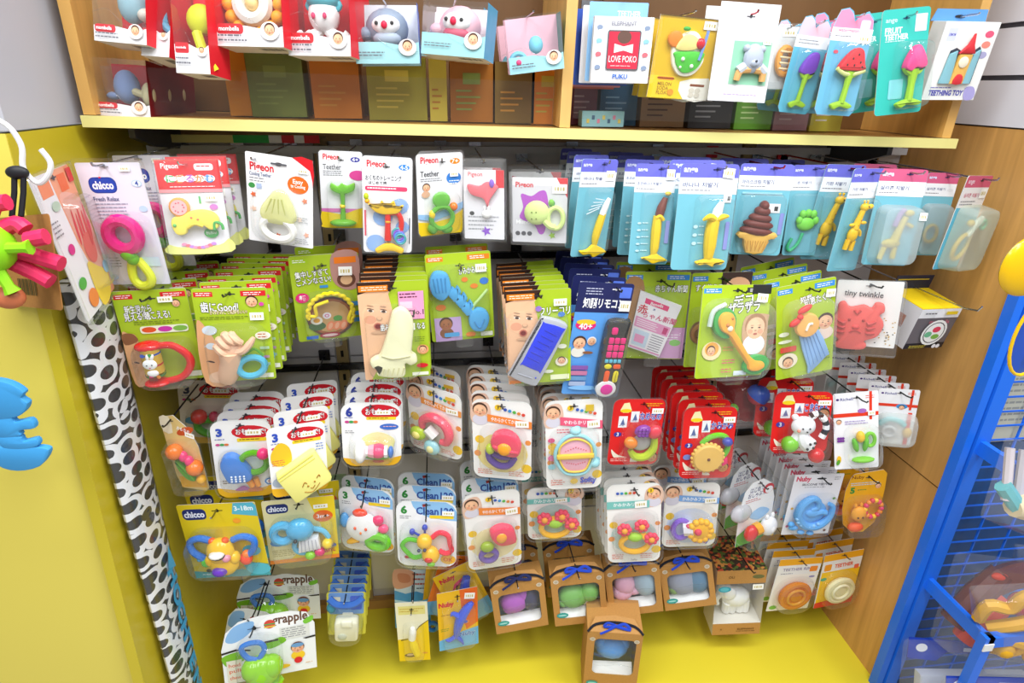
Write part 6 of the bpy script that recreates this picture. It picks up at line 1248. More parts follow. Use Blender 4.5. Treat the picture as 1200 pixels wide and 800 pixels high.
for i in range(5): p.tube([(.5 + i * .05, .56, .152), (.49 + i * .055, .74, .152)], .006, c='#b8b8c4', sm=1, n=5)
p = k.part('end_beads', '#f2ce2a'); p.ball(.86, .66, .08, d=.12); p.ball(.74, .78, .08, .07, d=.12, c='#d8286a'); p.ball(.6, .82, .08, .07, d=.12, c='#8acc2a')
k.shell(.08, .24, .96, .9, .3, .2); k.done('blue elephant rattle pack', peg='#1c1c1e', tip=.02)
def clean(key, label, num, nc):
    k = K(key, 'rattle_pack', label, 'rattle pack').card('#f1f1f2', .18)
    k.poly([(.25, .0)] + [(.82, 0), (.94, .06), (1, .14), (1, .28), (.8, .27), (.55, .24), (.38, .18), (.28, .08)], '#8fc0ea'); k.txt('Clean120', .64, .14, .2, '#2a4a9a', fit=.62, bold=.03); k.rect(.55, .2, .95, .25, '#f2d22a', .02); k.txt(num, .13, .13, .2, nc, bold=.05); k.lines(.06, .22, .25, 2, .03); k.poly([(.44, .04), (.5, .03), (.5, .07), (.44, .08)], '#b8281e'); k.hole(.5, .05)
    k.ell(.86, .88, .13, .1, '#f2b83a'); k.txt('OK', .86, .88, .11, '#d8402c'); k.lines(.42, .9, .62, 1, .03, '#5a6a9a')
    for i, c in enumerate(('#c83a3a', '#4a9a3a', '#d87a3a')): k.ell(.16 + i * .07, .86, .045, .03, c)
    k.sticker(.86, .16, .2, .07); return k
k = clean('g3', 'white card marked 3 with white clown face and petal ring', '3', '#2f8a3a')
p = k.part('white_face', '#f4f2f0'); p.lathe(.46, .54, [(0, .001), (0, .28), (.08, .31), (.14, .28), (.18, .18), (.19, .001)], d=.04, n=26); p.ball(.36, .5, .025, .035, .02, d=.235, c='#ee5a2a'); p.ball(.56, .5, .025, .035, .02, d=.235, c='#ee5a2a'); p.ball(.46, .57, .02, .03, .02, d=.235, c='#ee7a2a')
p = k.part('petals', '#ee4a2a'); p.ball(.42, .33, .14, .08, .08, d=.1); p.ball(.12, .47, .09, .16, .08, d=.09, c='#4a9ad8'); p.ball(.74, .42, .12, .1, .08, d=.1, c='#e8306a', rot=-.6); p.ball(.84, .54, .1, .09, .08, d=.1, c='#ee4a7a'); p.ball(.3, .77, .2, .06, .08, d=.09, c='#f2b02a', rot=-.5)
p = k.part('green_ring', '#6cc22a', 'plastic'); p.ring(.74, .73, .17, .085, d=.14, ry=.13)
k.flange(.04, .18); k.shell(.05, .28, .96, .86, .3, .2); k.done('clown face rattle pack', peg='#1c1c1e', tip=.06)
k = clean('g4', 'white card marked 6 with yellow bee rattle of green and red loops', '6', '#2f8a3a')
p = k.part('bee_body', '#f2bc22'); p.ball(.48, .52, .13, .14, .12, d=.14); p.ball(.58, .72, .15, .17, .13, d=.14, rot=-.3); p.ball(.5, .58, .03, d=.26, c='#2a2a5a'); p.ball(.4, .6, .03, d=.24, c='#2a2a5a'); p.ball(.56, .73, .07, .05, .04, d=.26, c='#d82a2a'); p.ball(.6, .8, .07, .04, .04, d=.25, c='#7ac02a')
p = k.part('antennae', '#2f3fb0'); p.ball(.48, .35, .05, .055); p.ball(.27, .42, .05, .06); p.tube([(.48, .36), (.48, .46)], .02); p.tube([(.28, .42), (.4, .48)], .02)
p = k.part('green_loop', '#5fc02a', 'plastic'); p.tube([(.38, .56), (.2, .54), (.1, .64), (.2, .76), (.3, .82), (.46, .78)], .04)
p = k.part('red_loop', '#ea2f48', 'plastic'); p.tube([(.6, .5), (.72, .42), (.86, .46), (.9, .6), (.92, .7), (.82, .74), (.72, .7)], .045)
k.flange(.04, .18); k.shell(.06, .28, .96, .88, .3, .2); k.done('yellow bee rattle pack', peg='#1c1c1e', tip=.06)
k = clean('g5b', 'white card marked 6 hanging behind the leaning pink bowl rattle card', '6', '#2f8a3a'); p = k.part('red_loop', '#ea2f48'); p.ring(.7, .5, .2, .05); k.flange(.04, .18); k.shell(.06, .28, .96, .88, .3, .2); k.done('pack behind the pink bowl card', peg=None)
k = softy('g5', 'leaning white card with pink flower bowl rattle and small purple handle', '#ef8a3a', name='rattle_pack', cat='rattle pack', bg='#f4e4b0')
p = k.part('flower_bowl', '#e8405e'); p.ext([(.42, .46), (.5, .4), (.66, .38), (.84, .44), (.9, .58), (.8, .62), (.6, .62), (.48, .56)], .05, .2, bev=.06); p.ball(.62, .5, .1, .12, .06, d=.19, c='#f2a02a')
p = k.part('purple_handle', '#8a6ad0', 'tint'); p.ring(.38, .76, .14, .055, d=.1); p.ball(.36, .63, .13, .11, .09, d=.12, c='#b4d03a')
k.flange(.05, .15); k.shell(.12, .34, .94, .88, .26, .2); k.done('leaning pink bowl rattle pack', peg='#1c1c1e')
def smile(k):
    p = k.part('yellow_smile', '#f4b41e', 'plastic'); p.ring(.5, .7, .26, .055, d=.1, ry=.2); p.tube([(.28, .6), (.5, .66), (.72, .6)], .04)
    p = k.part('pink_flowers', '#ea3a5a', 'soft')
    for u, v in ((.3, .5), (.62, .46), (.8, .63)):
        for i in range(7): a = 2 * PI * i / 7; p.ball(u + .09 * math.cos(a), v + .09 * k.asp * math.sin(a), .055, d=.14, n=6)
        p.ball(u, v, .06, .06, .05, d=.18, c='#f2a02a', n=6)
    p = k.part('green_leaf', '#9aca2a', 'soft'); p.ball(.5, .6, .14, .09, .08, d=.14)
k = softy('g6', 'white card with yellow smile ring and three pink flowers, black hook tip showing', '#7ac4bc', side=1, bg='#bfdcd8', title='かみかみリング'); smile(k); k.flange(.05, .15); k.shell(.1, .32, .95, .88, .26, .2); k.done('rear flower smile pack', peg='#1c1c1e')
k = softy('g7', 'foremost white card with yellow smile ring and three pink flowers, teal band', '#7ac4bc', side=1, bg='#c8e0dc', title='かみかみリング'); k.txt('Softy', .5, .96, .06, '#8a8aa0'); smile(k); k.flange(.06, .15); k.shell(.1, .32, .95, .88, .26, .2); k.done('front flower smile pack', peg='#1c1c1e', jit=.7)
k = softy('g8', 'white card with yellow daisy rattle in front of purple ring', '#7aa8e0', bg='#d4e0f4', title='かみかみフラワー'); k.txt('Softy', .74, .9, .15, '#5a6ac8', fit=.3, bold=.04)
p = k.part('purple_ring', '#8a62d0', 'plastic'); p.ring(.32, .66, .15, .05, d=.09, ry=.2)
p = k.part('spool', '#e2dce2'); p.tube([(.36, .64, .1), (.52, .62, .14)], .14); p.ball(.42, .57, .05, d=.18, c='#d84a6a')
p = k.part('yellow_daisy', '#f6b81e', 'soft'); p.ball(.64, .63, .2, .22, .06, d=.2)
for i in range(12): a = 2 * PI * i / 12; p.ball(.64 + .19 * math.cos(a), .63 + .21 * k.asp * math.sin(a), .065, d=.2, n=6)
p.ball(.58, .62, .07, d=.25, c='#e23a5a')
k.flange(.05, .15); k.shell(.12, .34, .95, .88, .32, .2); k.done('yellow daisy rattle pack', peg='#8b8b90', tip=.02)
k = K('g9', 'toy_pack', 'arched white card with small white and red pig toy on green', 'toy pack'); arch = [(0, 1), (0, .4), (.1, .14), (.3, .02), (.6, 0), (.85, .1), (1, .35), (1, .85), (.8, .97), (.5, 1)]
k.card('#f0eff0', .1, pts=arch); k.txt('はじめて', .45, .14, .16, '#2a2a6a', fit=.4); k.txt('おしゃぶり', .45, .22, .14, '#2a2a6a', fit=.5); k.lines(.15, .28, .6, 2, .03, '#c83a3a'); k.ell(.78, .18, .16, .13, '#c8202a'); k.ell(.8, .2, .11, .09, '#f0eff0'); k.ell(.14, .5, .1, .07, '#2f9a5a'); k.blob([(.3, .55), (.6, .45), (.9, .55), (.6, .65)], '#9ac4ea'); k.poly([(0, .82), (.3, .72), (1, .66), (1, .85), (.8, .97), (.5, 1), (0, 1)], '#5aa83a'); k.hole(.5, .05)
p = k.part('white_pig', '#f2f2f4'); p.ball(.72, .7, .22, .24, .15, d=.2); p.ball(.8, .54, .05, .08, .04, d=.2); p.ball(.64, .55, .05, .08, .04, d=.2); p.ball(.82, .84, .06, d=.2, c='#f0c02a')
p = k.part('red_drum', '#d8242a'); p.ball(.24, .74, .16, .2, .13, d=.17, rot=.3); p.tube([(.34, .7, .18), (.48, .68, .19)], .14, c='#f0a81e')
p = k.part('grey_dome', '#d8d8de', 'tint'); p.ball(.05, .45, .28, .22, .15, d=.0)
k.shell(-.05, -.02, 1.05, 1.03, .34, .3); k.done('arched pig toy pack', peg='#1c1c1e')
k = K('h1', 'teether_pack', 'pale grey card with sky blue curled silicone dragon teether', 'teether pack').card('#e8e6ea', .02)
k.txt('Nuby', .2, .08, .15, '#d8506a', fit=.3, bold=.05); k.ell(.56, .07, .1, .022, '#2a2a2c'); k.lines(.82, .05, .96, 2, .03); k.txt('SILICONE TEETHER', .5, .16, .07, '#5a5a64', fit=.62); k.lines(.25, .2, .8, 1, .02); k.hv = .07; k.hu = .56
for u, v, c in ((.1, .55, '#d8a84a'), (.92, .4, '#5a9a4a'), (.08, .85, '#c86a8a'), (.9, .94, '#6a3a2a')): k.ell(u, v, .03, .03, c)
p = k.part('dragon_teether', '#5fa8e6', 'soft'); p.tube([(.8, .45), (.9, .52), (.86, .7), (.66, .82), (.4, .8), (.22, .64), (.26, .46), (.42, .36), (.56, .4), (.58, .5), (.46, .55)], [.04, .055, .07, .085, .09, .085, .08, .07, .06, .055, .04], n=10); p.ball(.47, .61, .34, .3, .04, d=.03); p.ball(.5, .6, .16, .1, .06); p.tube([(.5, .62), (.66, .58), (.78, .6)], .06); p.ball(.45, .66, .28, .2, .05, d=.04)
for i in range(7): a = PI * .9 - i * .32; p.ball(.46 + .3 * math.cos(a), .6 + .3 * k.asp * math.sin(a) * 1.0, .035, d=.12, c='#8ac4f2')
p.ball(.18, .84, .1, .06, .05); p.ball(.36, .92, .08, .05, .05); p.ball(.56, .94, .08, .05, .05); p.ball(.12, .78, .07, .06, .05)
k.shell(.1, .3, .97, .98, .2, .2); k.done('blue dragon teether pack', peg='#1c1c1e', jit=.5)
k = K('h2', 'teether_key_pack', 'amber shield card with orange giraffe and ring of coloured beads', 'teether pack').card('#e8a818', .1, pts=[(.12, .1), (.2, .04), (.9, 0), (1, .06), (1, .3), (.96, .6), (.86, .85), (.6, 1), (.3, 1), (.06, .85), (0, .6), (.02, .3)])
k.txt('Nuby', .3, .1, .14, '#7a3a0a', fit=.3); k.lines(.14, .18, .9, 2, .03, '#b8d0e4'); k.txt('5', .2, .3, .24, '#2f8a3a', bold=.05); k.lines(.32, .29, .6, 1, .03, '#2f8a3a'); k.baby(.82, .25, .07); k.hole(.55, .1)
p = k.part('giraffe_head', '#f4a41e', 'soft'); p.ball(.34, .62, .19, .22, .12, d=.15); p.ball(.26, .5, .04, .07, d=.12); p.ball(.4, .49, .04, .07, d=.12); p.ball(.3, .84, .2, .13, .12, d=.15, c='#ee5a1e'); p.ball(.28, .64, .025, d=.27, c='#5a2a0a'); p.ball(.4, .64, .025, d=.27, c='#5a2a0a')
p = k.part('bead_ring', '#e83a6a')
for i in range(14): a = 2 * PI * i / 14; p.ball(.7 + .2 * math.cos(a), .56 + .26 * k.asp * math.sin(a), .065, d=.13, c=('#e83a6a', '#f08a2a', '#d83a4a', '#f4c22a')[i % 4], n=7)
k.shell(.02, .38, 1.0, 1.0, .32, .25); k.done('amber bead ring pack', peg='#1c1c1e')
# ------------------------------------------------------------------ bottom row
k = K('i1', 'toy_pack', 'foremost white arched card with green apple toy and blue leaf ring', 'toy pack')
apple_pts = [(0, 1), (0, .45), (.06, .18), (.2, .04), (.4, 0), (.75, 0), (.92, .06), (1, .25), (1, 1)]
def applecard(k):
    k.card('#eef0f0', .1, pts=apple_pts); k.blob([(.05, .3), (.15, .1), (.35, .06), (.32, .22), (.15, .35)], '#8ab8e4'); k.ell(.6, .17, .2, .14, '#f6f6f6'); k.txt('grapple', .74, .12, .17, '#6a4a3a', fit=.38, bold=.03); k.ell(.52, .15, .06, .06, '#d8483a'); k.rect(.46, .14, .58, .16, '#4aa85a'); k.rect(.46, .18, .58, .2, '#e8c84a'); k.blob([(.88, .18), (.98, .12), (.98, .2), (.9, .24)], '#7ac23a')
    k.rect(.62, .24, .94, .44, '#dfe0da'); k.lines(.64, .26, .93, 5, .034); k.blob([(.42, .48), (.62, .38), (.68, .46), (.52, .54)], '#7ab82a'); k.blob([(0, .55), (.2, .5), (.25, .62), (.06, .72)], '#7ab82a')
    k.poly([(0, .48), (.15, .45), (.3, .5), (.3, .52), (.15, .48), (0, .51)], '#26221e'); k.poly([(.42, .41), (.6, .4), (.6, .43), (.44, .44)], '#26221e'); k.poly([(.86, .46), (1, .44), (1, .47), (.9, .48)], '#26221e')
    k.rect(.04, .62, .2, .98, '#e4ddcc')
    for i, t in enumerate(('hold', 'pull', 'chew')): k.txt(t, .12, .7 + i * .1, .07, '#d86a4a', fit=.12)
    k.baby(.8, .6, .07, '#e8b08a', '#7a4a2a', clothes='#f2c82a'); k.ell(.8, .55, .07, .03, '#6a9ac8'); k.ell(.8, .8, .045, .045, '#d8242a'); k.ell(.62, .86, .09, .03, '#f2c42a'); k.lines(.88, .86, .96, 1, .03, '#d8a86a'); k.hole(.36, .16, '#2a2a2a')
def appletoy(k):
    p = k.part('apple_body', '#8fd01e'); p.ball(.42, .74, .2, .2, .14, d=.13); p.ball(.33, .68, .13, .14, .12, d=.14); p.ball(.52, .68, .13, .14, .12, d=.14); p.ball(.44, .98, .2, .06, .12, d=.1)
    p = k.part('blue_leaf_ring', '#3f7ac8', 'plastic'); p.tube([(.38, .54, .14), (.28, .5, .12), (.22, .36, .1), (.3, .3, .1), (.42, .32, .1), (.46, .42, .12), (.4, .54, .14), (.44, .6, .15), (.36, .62, .15)], .03)
applecard(k); appletoy(k); k.shell(.15, .25, .64, 1.0, .26, .2); k.done('front apple toy pack', peg='#1c1c1e')
k = K('i1b', 'toy_pack', 'rear arched card with apple toy, upright behind the front apple pack', 'toy pack'); applecard(k); appletoy(k); k.shell(.15, .25, .64, 1.0, .26, .2); k.done('rear apple toy pack', peg='#1c1c1e', tip=.12)
k = K('i1c', 'toy_pack', 'arched card with apple toy slumped sideways between the other two apple packs', 'toy pack'); applecard(k); appletoy(k); k.shell(.15, .25, .64, 1.0, .26, .2); k.done('slumped apple toy pack', peg=None)
k = K('i2', 'pacifier_box', 'clear domed pacifier case with cream insert, foremost of the blue row', 'pacifier case'); k.card('#d8d24a', .06, back='#c9c040', name='yellow_tray'); k.rect(.05, -.0, .95, .5, '#7aa6dc', .06); k.rect(.1, .1, .35, .35, '#e4e0c8'); k.rect(.6, .08, .9, .4, '#4a6ad0', .05)
p = k.part('cream_insert', '#f0ecd0', 'matte'); p.ext(rrect(.22, .5, .82, .95, .1, k.asp, 3), .02, .3, bev=.04, sm=1); p.ball(.42, .82, .12, .12, .05, d=.3, c='#c8ccb8'); p.ext(rrect(.4, .45, .68, .58, .03, k.asp, 2), .28, .34, c='#faf6dc', bev=.02, sm=1)
p = k.part('blue_shield', '#4f84d8', 'tint'); p.tube([(.08, .06, .1), (.3, .14, .2), (.7, .14, .2), (.95, .06, .1)], .09); p.ball(.12, .3, .12, .16, .1, c='#58b4c8')
k.shell(.04, .34, .96, 1.02, .42, .42, name='clear_dome'); k.done('pacifier case', group='blue pacifier cases on one hook', peg='#1c1c1e', tip=.03, jit=.4)
k = K('i5', 'pacifier_box', 'clear domed pacifier case with green top tucked beside blue elephant card', 'pacifier case'); k.card('#b8cfa0', .06, back='#9ab884', name='green_tray')
p = k.part('green_shield', '#8ac850', 'tint'); p.ball(.5, .3, .34, .22, .14, d=.14); p.ball(.5, .7, .2, .2, .1, c='#6ab0b4')
k.shell(.02, .02, .98, 1.0, .42, .42, name='clear_dome'); k.done('green pacifier case', group='green pacifier cases on one hook', peg='#1c1c1e', tip=.02, jit=.4)
k = K('i3', 'toothbrush_pack', 'yellow and white card with small baby toothbrush under tall black hook', 'toothbrush pack'); k.card('#f0ecd0', .01); k.poly([(.0, .62), (.4, .6), (.7, .4), (1, .3), (1, 1), (0, 1)], '#f2ce1e'); k.rect(.08, .06, .92, .2, '#e6dc8a'); k.lines(.12, .1, .9, 2, .04, '#c8a83a'); k.ell(.38, .9, .2, .09, '#6a5030'); k.ell(.36, .89, .12, .05, '#d8b89a'); k.ell(.84, .87, .09, .035, '#e8a84a'); k.poly([(.1, .62), (.4, .6), (.7, .4), (1, .3), (1, .31), (.7, .42), (.4, .615), (.1, .64)], '#7a6a2a'); k.hole(.5, .12)
p = k.part('yellow_handle', '#f4d82a', 'soft'); p.tube([(.46, .58), (.5, .7), (.6, .86)], [.1, .14, .11], n=10)
p = k.part('white_brush', '#f6f4ec', 'soft'); p.tube([(.46, .58), (.5, .46), (.5, .4)], [.12, .12, .07], n=10)
k.shell(.18, .32, .85, .94, .26, .2); k.done('baby toothbrush pack', peg='#1c1c1e', tip=.02)
k = K('i3b', 'toothbrush_pack', 'photo card of hand in blue water behind the yellow toothbrush card', 'toothbrush pack'); k.card('#cfe0e8', .01); k.blob([(0, .0), (.5, .02), (.55, .18), (.4, .28), (0, .3)], '#dba080'); k.blob([(.1, .06), (.4, .08), (.42, .2), (.15, .2)], '#c8805e'); k.poly([(0, .34), (.3, .4), (.6, .36), (1, .44), (1, 1), (0, 1)], '#4a9ad0'); k.poly([(0, .5), (.4, .54), (1, .5), (1, .54), (.4, .58), (0, .54)], '#bfe0f0'); k.lines(.5, .06, .9, 3, .08, '#b85a4a'); k.lines(.6, .3, .95, 1, .05, '#3a4a4a'); k.hole(.55, .06)
k.part('blue_clip', '#3a86d8').ring(1.05, .95, .14, .06); k.done('water photo pack', peg='#1c1c1e', tip=.1)
k = K('i4', 'teether_pack', 'orange and blue card with blue dolphin teether, foremost', 'teether pack'); k.card('#f2bc1e', .02); k.poly([(.55, 0), (1, 0), (1, .6), (.7, .7), (.6, .4)], '#ee6a1c'); k.poly([(0, .82), (.3, .78), (.6, .72), (1, .68), (1, 1), (0, 1)], '#6ab4e6'); k.txt('Nuby', .22, .22, .2, '#d81e3a', fit=.38, bold=.05); k.lines(.08, .38, .4, 1, .03, '#a86a0a'); k.lines(.06, .62, .3, 2, .03, '#7a9a2a'); k.txt('Nuby', .72, .78, .18, '#3a7ac8', fit=.4, bold=.04, ol='#ffffff'); k.ell(.78, .34, .09, .06, '#4a7ac0'); k.ell(.68, .56, .1, .07, '#ef8a5a'); k.ell(.68, .56, .06, .045, '#3a5ad8'); k.hole(.5, .1); k.sticker(.8, .12, .26, .1, .2)
p = k.part('dolphin_teether', '#3a5ce0'); p.tube([(.86, .22), (.72, .3), (.56, .45), (.46, .62), (.42, .76)], [.05, .11, .13, .1, .05], n=10); p.tube([(.5, .4), (.36, .34), (.32, .38)], [.08, .05, .02]); p.tube([(.42, .74), (.26, .8), (.16, .78)], [.06, .05, .02]); p.tube([(.42, .75), (.54, .84), (.6, .92)], [.06, .05, .02]); p.tube([(.6, .46), (.68, .52)], [.06, .03])
k.shell(.08, .14, .94, .96, .24, .2); k.done('blue dolphin teether pack', peg='#1c1c1e', tip=.02)
for j, (dx, dy, dz, ro, lab) in enumerate(((-.012, .03, .035, -.35, 'tilted yellow card just behind the blue dolphin card'), (.012, .05, .055, .28, 'orange card with pink teether at the back of the dolphin cards'), (-.02, .07, .05, .12, 'yellow card upright behind the tilted yellow dolphin card'))):
    pl = list(PLACE['i4']); pl[0] += dx; pl[1] += dy; pl[2] += dz; pl[6] += ro
    k = K('i4%d' % j, 'teether_pack', lab, 'teether pack', tuple(pl)).card(('#f0c01e', '#ee7a1e', '#e8b41e')[j], .02); k.txt('Nuby', .3, .14, .2, '#d81e3a', fit=.4, bold=.05); k.poly([(0, .78), (1, .68), (1, 1), (0, 1)], '#6ab4e6'); k.hole(.5, .06); k.root['group'] = 'dolphin teether cards'
    p = k.part('teether_body', ('#3a5ce0', '#e8286a', '#4a9a3a')[j]); p.tube([(.75, .2), (.55, .4), (.45, .65)], [.1, .13, .06]); k.shell(.1, .14, .94, .96, .2, .2); k.done('dolphin card', peg=None)

# ------------------------------------------------------------------ kraft boxes with a window and a bow of string
def kraft(key, label, short, toy, place=None, D0=.06, win=(.12, .2, .89, .86), peg='#1c1c1e', bow='#2a4ac0', n=None, v0=0):
    k = K(key, 'kraft_box', label, 'boxed toy', place); D = D0 / k.w; KR = '#bb8846'; vm = 1
    p = k.part('carton', KR, 'kraft', smooth=False); w = rrect(*win, .1, k.asp); n_ = len(w)
    o = []
    for u, v in w:
        du, dv = u - .5, v - .5; s_ = .5 / max(abs(du), abs(dv)); o.append((.5 + du * s_, .5 + dv * s_))
    for i in range(4):                                     # pull the nearest ring points to the true corners
        c = [(0, 0), (1, 0), (1, 1), (0, 1)][i]; j = min(range(n_), key=lambda q: (o[q][0] - c[0]) ** 2 + (o[q][1] - c[1]) ** 2); o[j] = c
    vs = [p.P(u, v, 0) for u, v in o] + [p.P(u, v, 0) for u, v in w] + [p.P(u, v, -.015) for u, v in w]
    p.add(vs, [(i, (i + 1) % n_, n_ + (i + 1) % n_, n_ + i) for i in range(n_)] + [(n_ + i, n_ + (i + 1) % n_, 2 * n_ + (i + 1) % n_, 2 * n_ + i) for i in range(n_)], KR, 'kraft')
    C = [(0, 0), (1, 0), (1, 1), (0, 1)]
    for i in range(4):
        a, b = C[i], C[(i + 1) % 4]; p.add([p.P(*a, 0), p.P(*b, 0), p.P(*b, -D), p.P(*a, -D)], [(0, 1, 2, 3)], KR, 'kraft')
    p.add([p.P(*c, -D) for c in C], [(0, 1, 2, 3)], '#e8e4da'); p.add([p.P(*c, -D * .93) for c in C], [(0, 1, 2, 3)], '#6aa4c0')
    p.add([p.P(win[0], win[3] - .06, -.2), p.P(win[2], win[3] - .08, -.2), p.P(win[2], win[3] + .05, -.02), p.P(win[0], win[3] + .05, -.02)], [(0, 1, 2, 3)], '#f2f2f0')
    k.pr = p; k.lay = 3
    for u in (.1, .9): k.ell(u, .11, .05, .045, '#d8cdb8'); k.ell(u, .11, .035, .03, '#b8aa92')
    q = k.part('teal_badge', '#2a9a94', 'print', smooth=False); q.disc(.16, .78, .11, .06, .012, '#2a9a94'); q.disc(.16, .78, .08, .02, .014, '#9ad4d0')
    toy(k, D)
    q = k.part('window_film', '#ffffff', 'clear', smooth=False); q.flat(w, .004, '#ffffff', 'clear')
    q.tube([(win[0], .5, .006), (.4, .5, .006), (.6, .47, .006), (win[2], .5, .006)], .006, fin='clear', n=5)
    FV = 1.1 * k.w / k.h; q = k.part('gable_flap', KR, 'kraft', smooth=False); q.slab([q.P(.01, 0, -.01), q.P(.99, 0, -.01), q.P(.86, -.1 * FV, -D * .3), q.P(.5, -.12 * FV, -D * .35), q.P(.14, -.1 * FV, -D * .3)], (0, .0012, 0), KR, 'kraft')
    q = k.part('string_bow', bow, 'matte'); e = -D * .2; q.tube([(.0, .0, .01), (.15, -.07 * FV, e + .06), (.5, -.1 * FV, e + .02), (.85, -.07 * FV, e + .06), (1.0, .0, .01)], .022, c='#23242c')
    q.tube([(.5, -.09 * FV, e + .08), (.36, -.13 * FV, e + .08), (.3, -.07 * FV, e + .1), (.5, -.085 * FV, e + .1), (.66, -.13 * FV, e + .08), (.76, -.05 * FV, e + .12), (.52, -.085 * FV, e + .1)], .028, flat=.5); q.tube([(.5, -.085 * FV, e + .1), (.34, -.03 * FV, e + .16), (.22, -.0 * FV, e + .2)], .026, flat=.5)
    k.hv = -.06; k.done(short, peg=peg, tip=.03); return k
def lump(cols):
    def f(k, D):
        p = k.part('rubber_animal', cols[0], 'soft'); d = -D * .4
        for (u, v, rx, ry, c) in cols[1]: p.ball(u, v, rx * 1.25, ry * 1.2, min(rx * 1.2, ry * 1.2, D * .38), c=c or cols[0], d=d)
    return f
kraft('k1', 'kraft window box with purple rubber animal and navy string bow, foremost', 'purple animal kraft box', lump(('#b45cc0', [(.42, .52, .22, .2, None), (.6, .42, .1, .12, None), (.72, .52, .14, .2, '#3a3a5a'), (.3, .62, .1, .12, None)])), bow='#2a2f5a')
kraft('k2', 'kraft window box with green rubber animal, blue string bow behind', 'green animal kraft box', lump(('#7ab85a', [(.4, .56, .24, .2, None), (.72, .5, .16, .16, None), (.2, .64, .1, .1, None), (.6, .68, .1, .06, '#e8e4d8')])))
kraft('k3', 'kraft window box with pink rubber animal in pale blue backdrop', 'pink animal kraft box', lump(('#eab4cc', [(.36, .46, .16, .2, None), (.3, .62, .16, .14, None), (.52, .62, .12, .08, None), (.74, .48, .18, .24, '#a8c0d0')])))
kraft('k4', 'kraft window box with grey round rubber animal beside elephant box', 'grey animal kraft box', lump(('#9aa0b4', [(.44, .5, .26, .26, None), (.24, .64, .1, .12, '#8ab05a'), (.72, .52, .2, .24, '#5a84a4'), (.6, .7, .12, .06, '#efece4')])))
k6 = PLACE['k6']; k6h = k6[2] - .203
kraft('k6', 'kraft window box with blue rubber whale standing alone on yellow base', 'blue whale kraft box', lump(('#4a94dc', [(.5, .4, .26, .2, None), (.72, .36, .1, .12, None), (.3, .34, .12, .12, None), (.5, .48, .2, .1, '#8ac0ee'), (.4, .56, .18, .05, '#3a78c0')])), (k6[0], k6[1], k6[2], k6[3], k6h, k6[5], .0, 0, 1, 0), .1, (.14, .1, .9, .64), None)
# white elephant carton with the leaf print lid
k = K('k5', 'toy_box', 'tall kraft box with leaf print lid and white elephant toy in window', 'boxed toy'); D = .075 / k.w; KR = '#bb8846'
p = k.part('carton', KR, 'kraft', smooth=False); C = [(0, 0), (1, 0), (1, 1), (0, 1)]
for a, b in ((0, .2), (.82, 1)): p.flat([(0, a), (1, a), (1, b), (0, b)], 0, KR, 'kraft')
p.add([p.P(0, .2, -D), p.P(1, .2, -D), p.P(1, .82, -D), p.P(0, .82, -D)], [(0, 1, 2, 3)], '#d8d4d0')
for i in (0, 1, 2, 3):
    a, b = C[i], C[(i + 1) % 4]
    if i != 0: p.add([p.P(*a, 0), p.P(*b, 0), p.P(*b, -D), p.P(*a, -D)], [(0, 1, 2, 3)], KR if i == 2 else '#d9d2c8', 'kraft' if i == 2 else 'print')
p.add([p.P(0, .82, 0), p.P(1, .82, 0), p.P(1, .82, -D), p.P(0, .82, -D)], [(0, 1, 2, 3)], '#e6e2da')
k.pr = p; k.lay = 4; k.ell(.84, .1, .12, .05, '#6a6a3a'); k.txt('OLI', .3, .1, .08, '#6a4a1a'); k.ell(.18, .28, .13, .075, '#2a9ab0'); k.ell(.18, .28, .09, .05, '#5ab8c8'); k.txt('ELEPHANT', .7, .91, .06, '#5a3a12', fit=.4); k.lines(.5, .94, .9, 1, .02, '#5a3a12'); k.txt('A', .18, .91, .06, '#5a3a12')
q = k.part('leaf_lid', '#ffffff', 'leaf', smooth=False); q.slab([q.P(0, 0, 0), q.P(1, 0, 0), q.P(1, -.0, -D), q.P(0, -.0, -D)], (0, 0, .002), '#ffffff', 'leaf'); q.slab([q.P(.0, -.01, -D), q.P(1, -.01, -D), q.P(.86, -.2, -D), q.P(.14, -.2, -D)], (0, .0015, 0), '#ffffff', 'leaf')
p = k.part('elephant_toy', '#f4f4f2', 'soft'); d = -D * .5; p.ball(.54, .56, .3, .24, .2, d=d); p.ball(.3, .46, .16, .18, .16, d=d); p.tube([(.22, .5, d), (.14, .6, d), (.18, .68, d)], [.08, .06, .045]); p.ball(.36, .44, .13, .16, .05, d=d + .16)
for u in (.36, .48, .64, .76): p.tube([(u, .62, d + .05 * (u < .5)), (u, .79, d)], [.1, .09], n=10)
q = k.part('window_film', '#ffffff', 'clear', smooth=False); q.flat([(0, .2), (1, .2), (1, .82), (0, .82)], .003, '#ffffff', 'clear'); k.sticker(.85, .25, .22, .08); k.hv = -.15; k.done('white elephant box', peg='#1c1c1e', tip=.05)
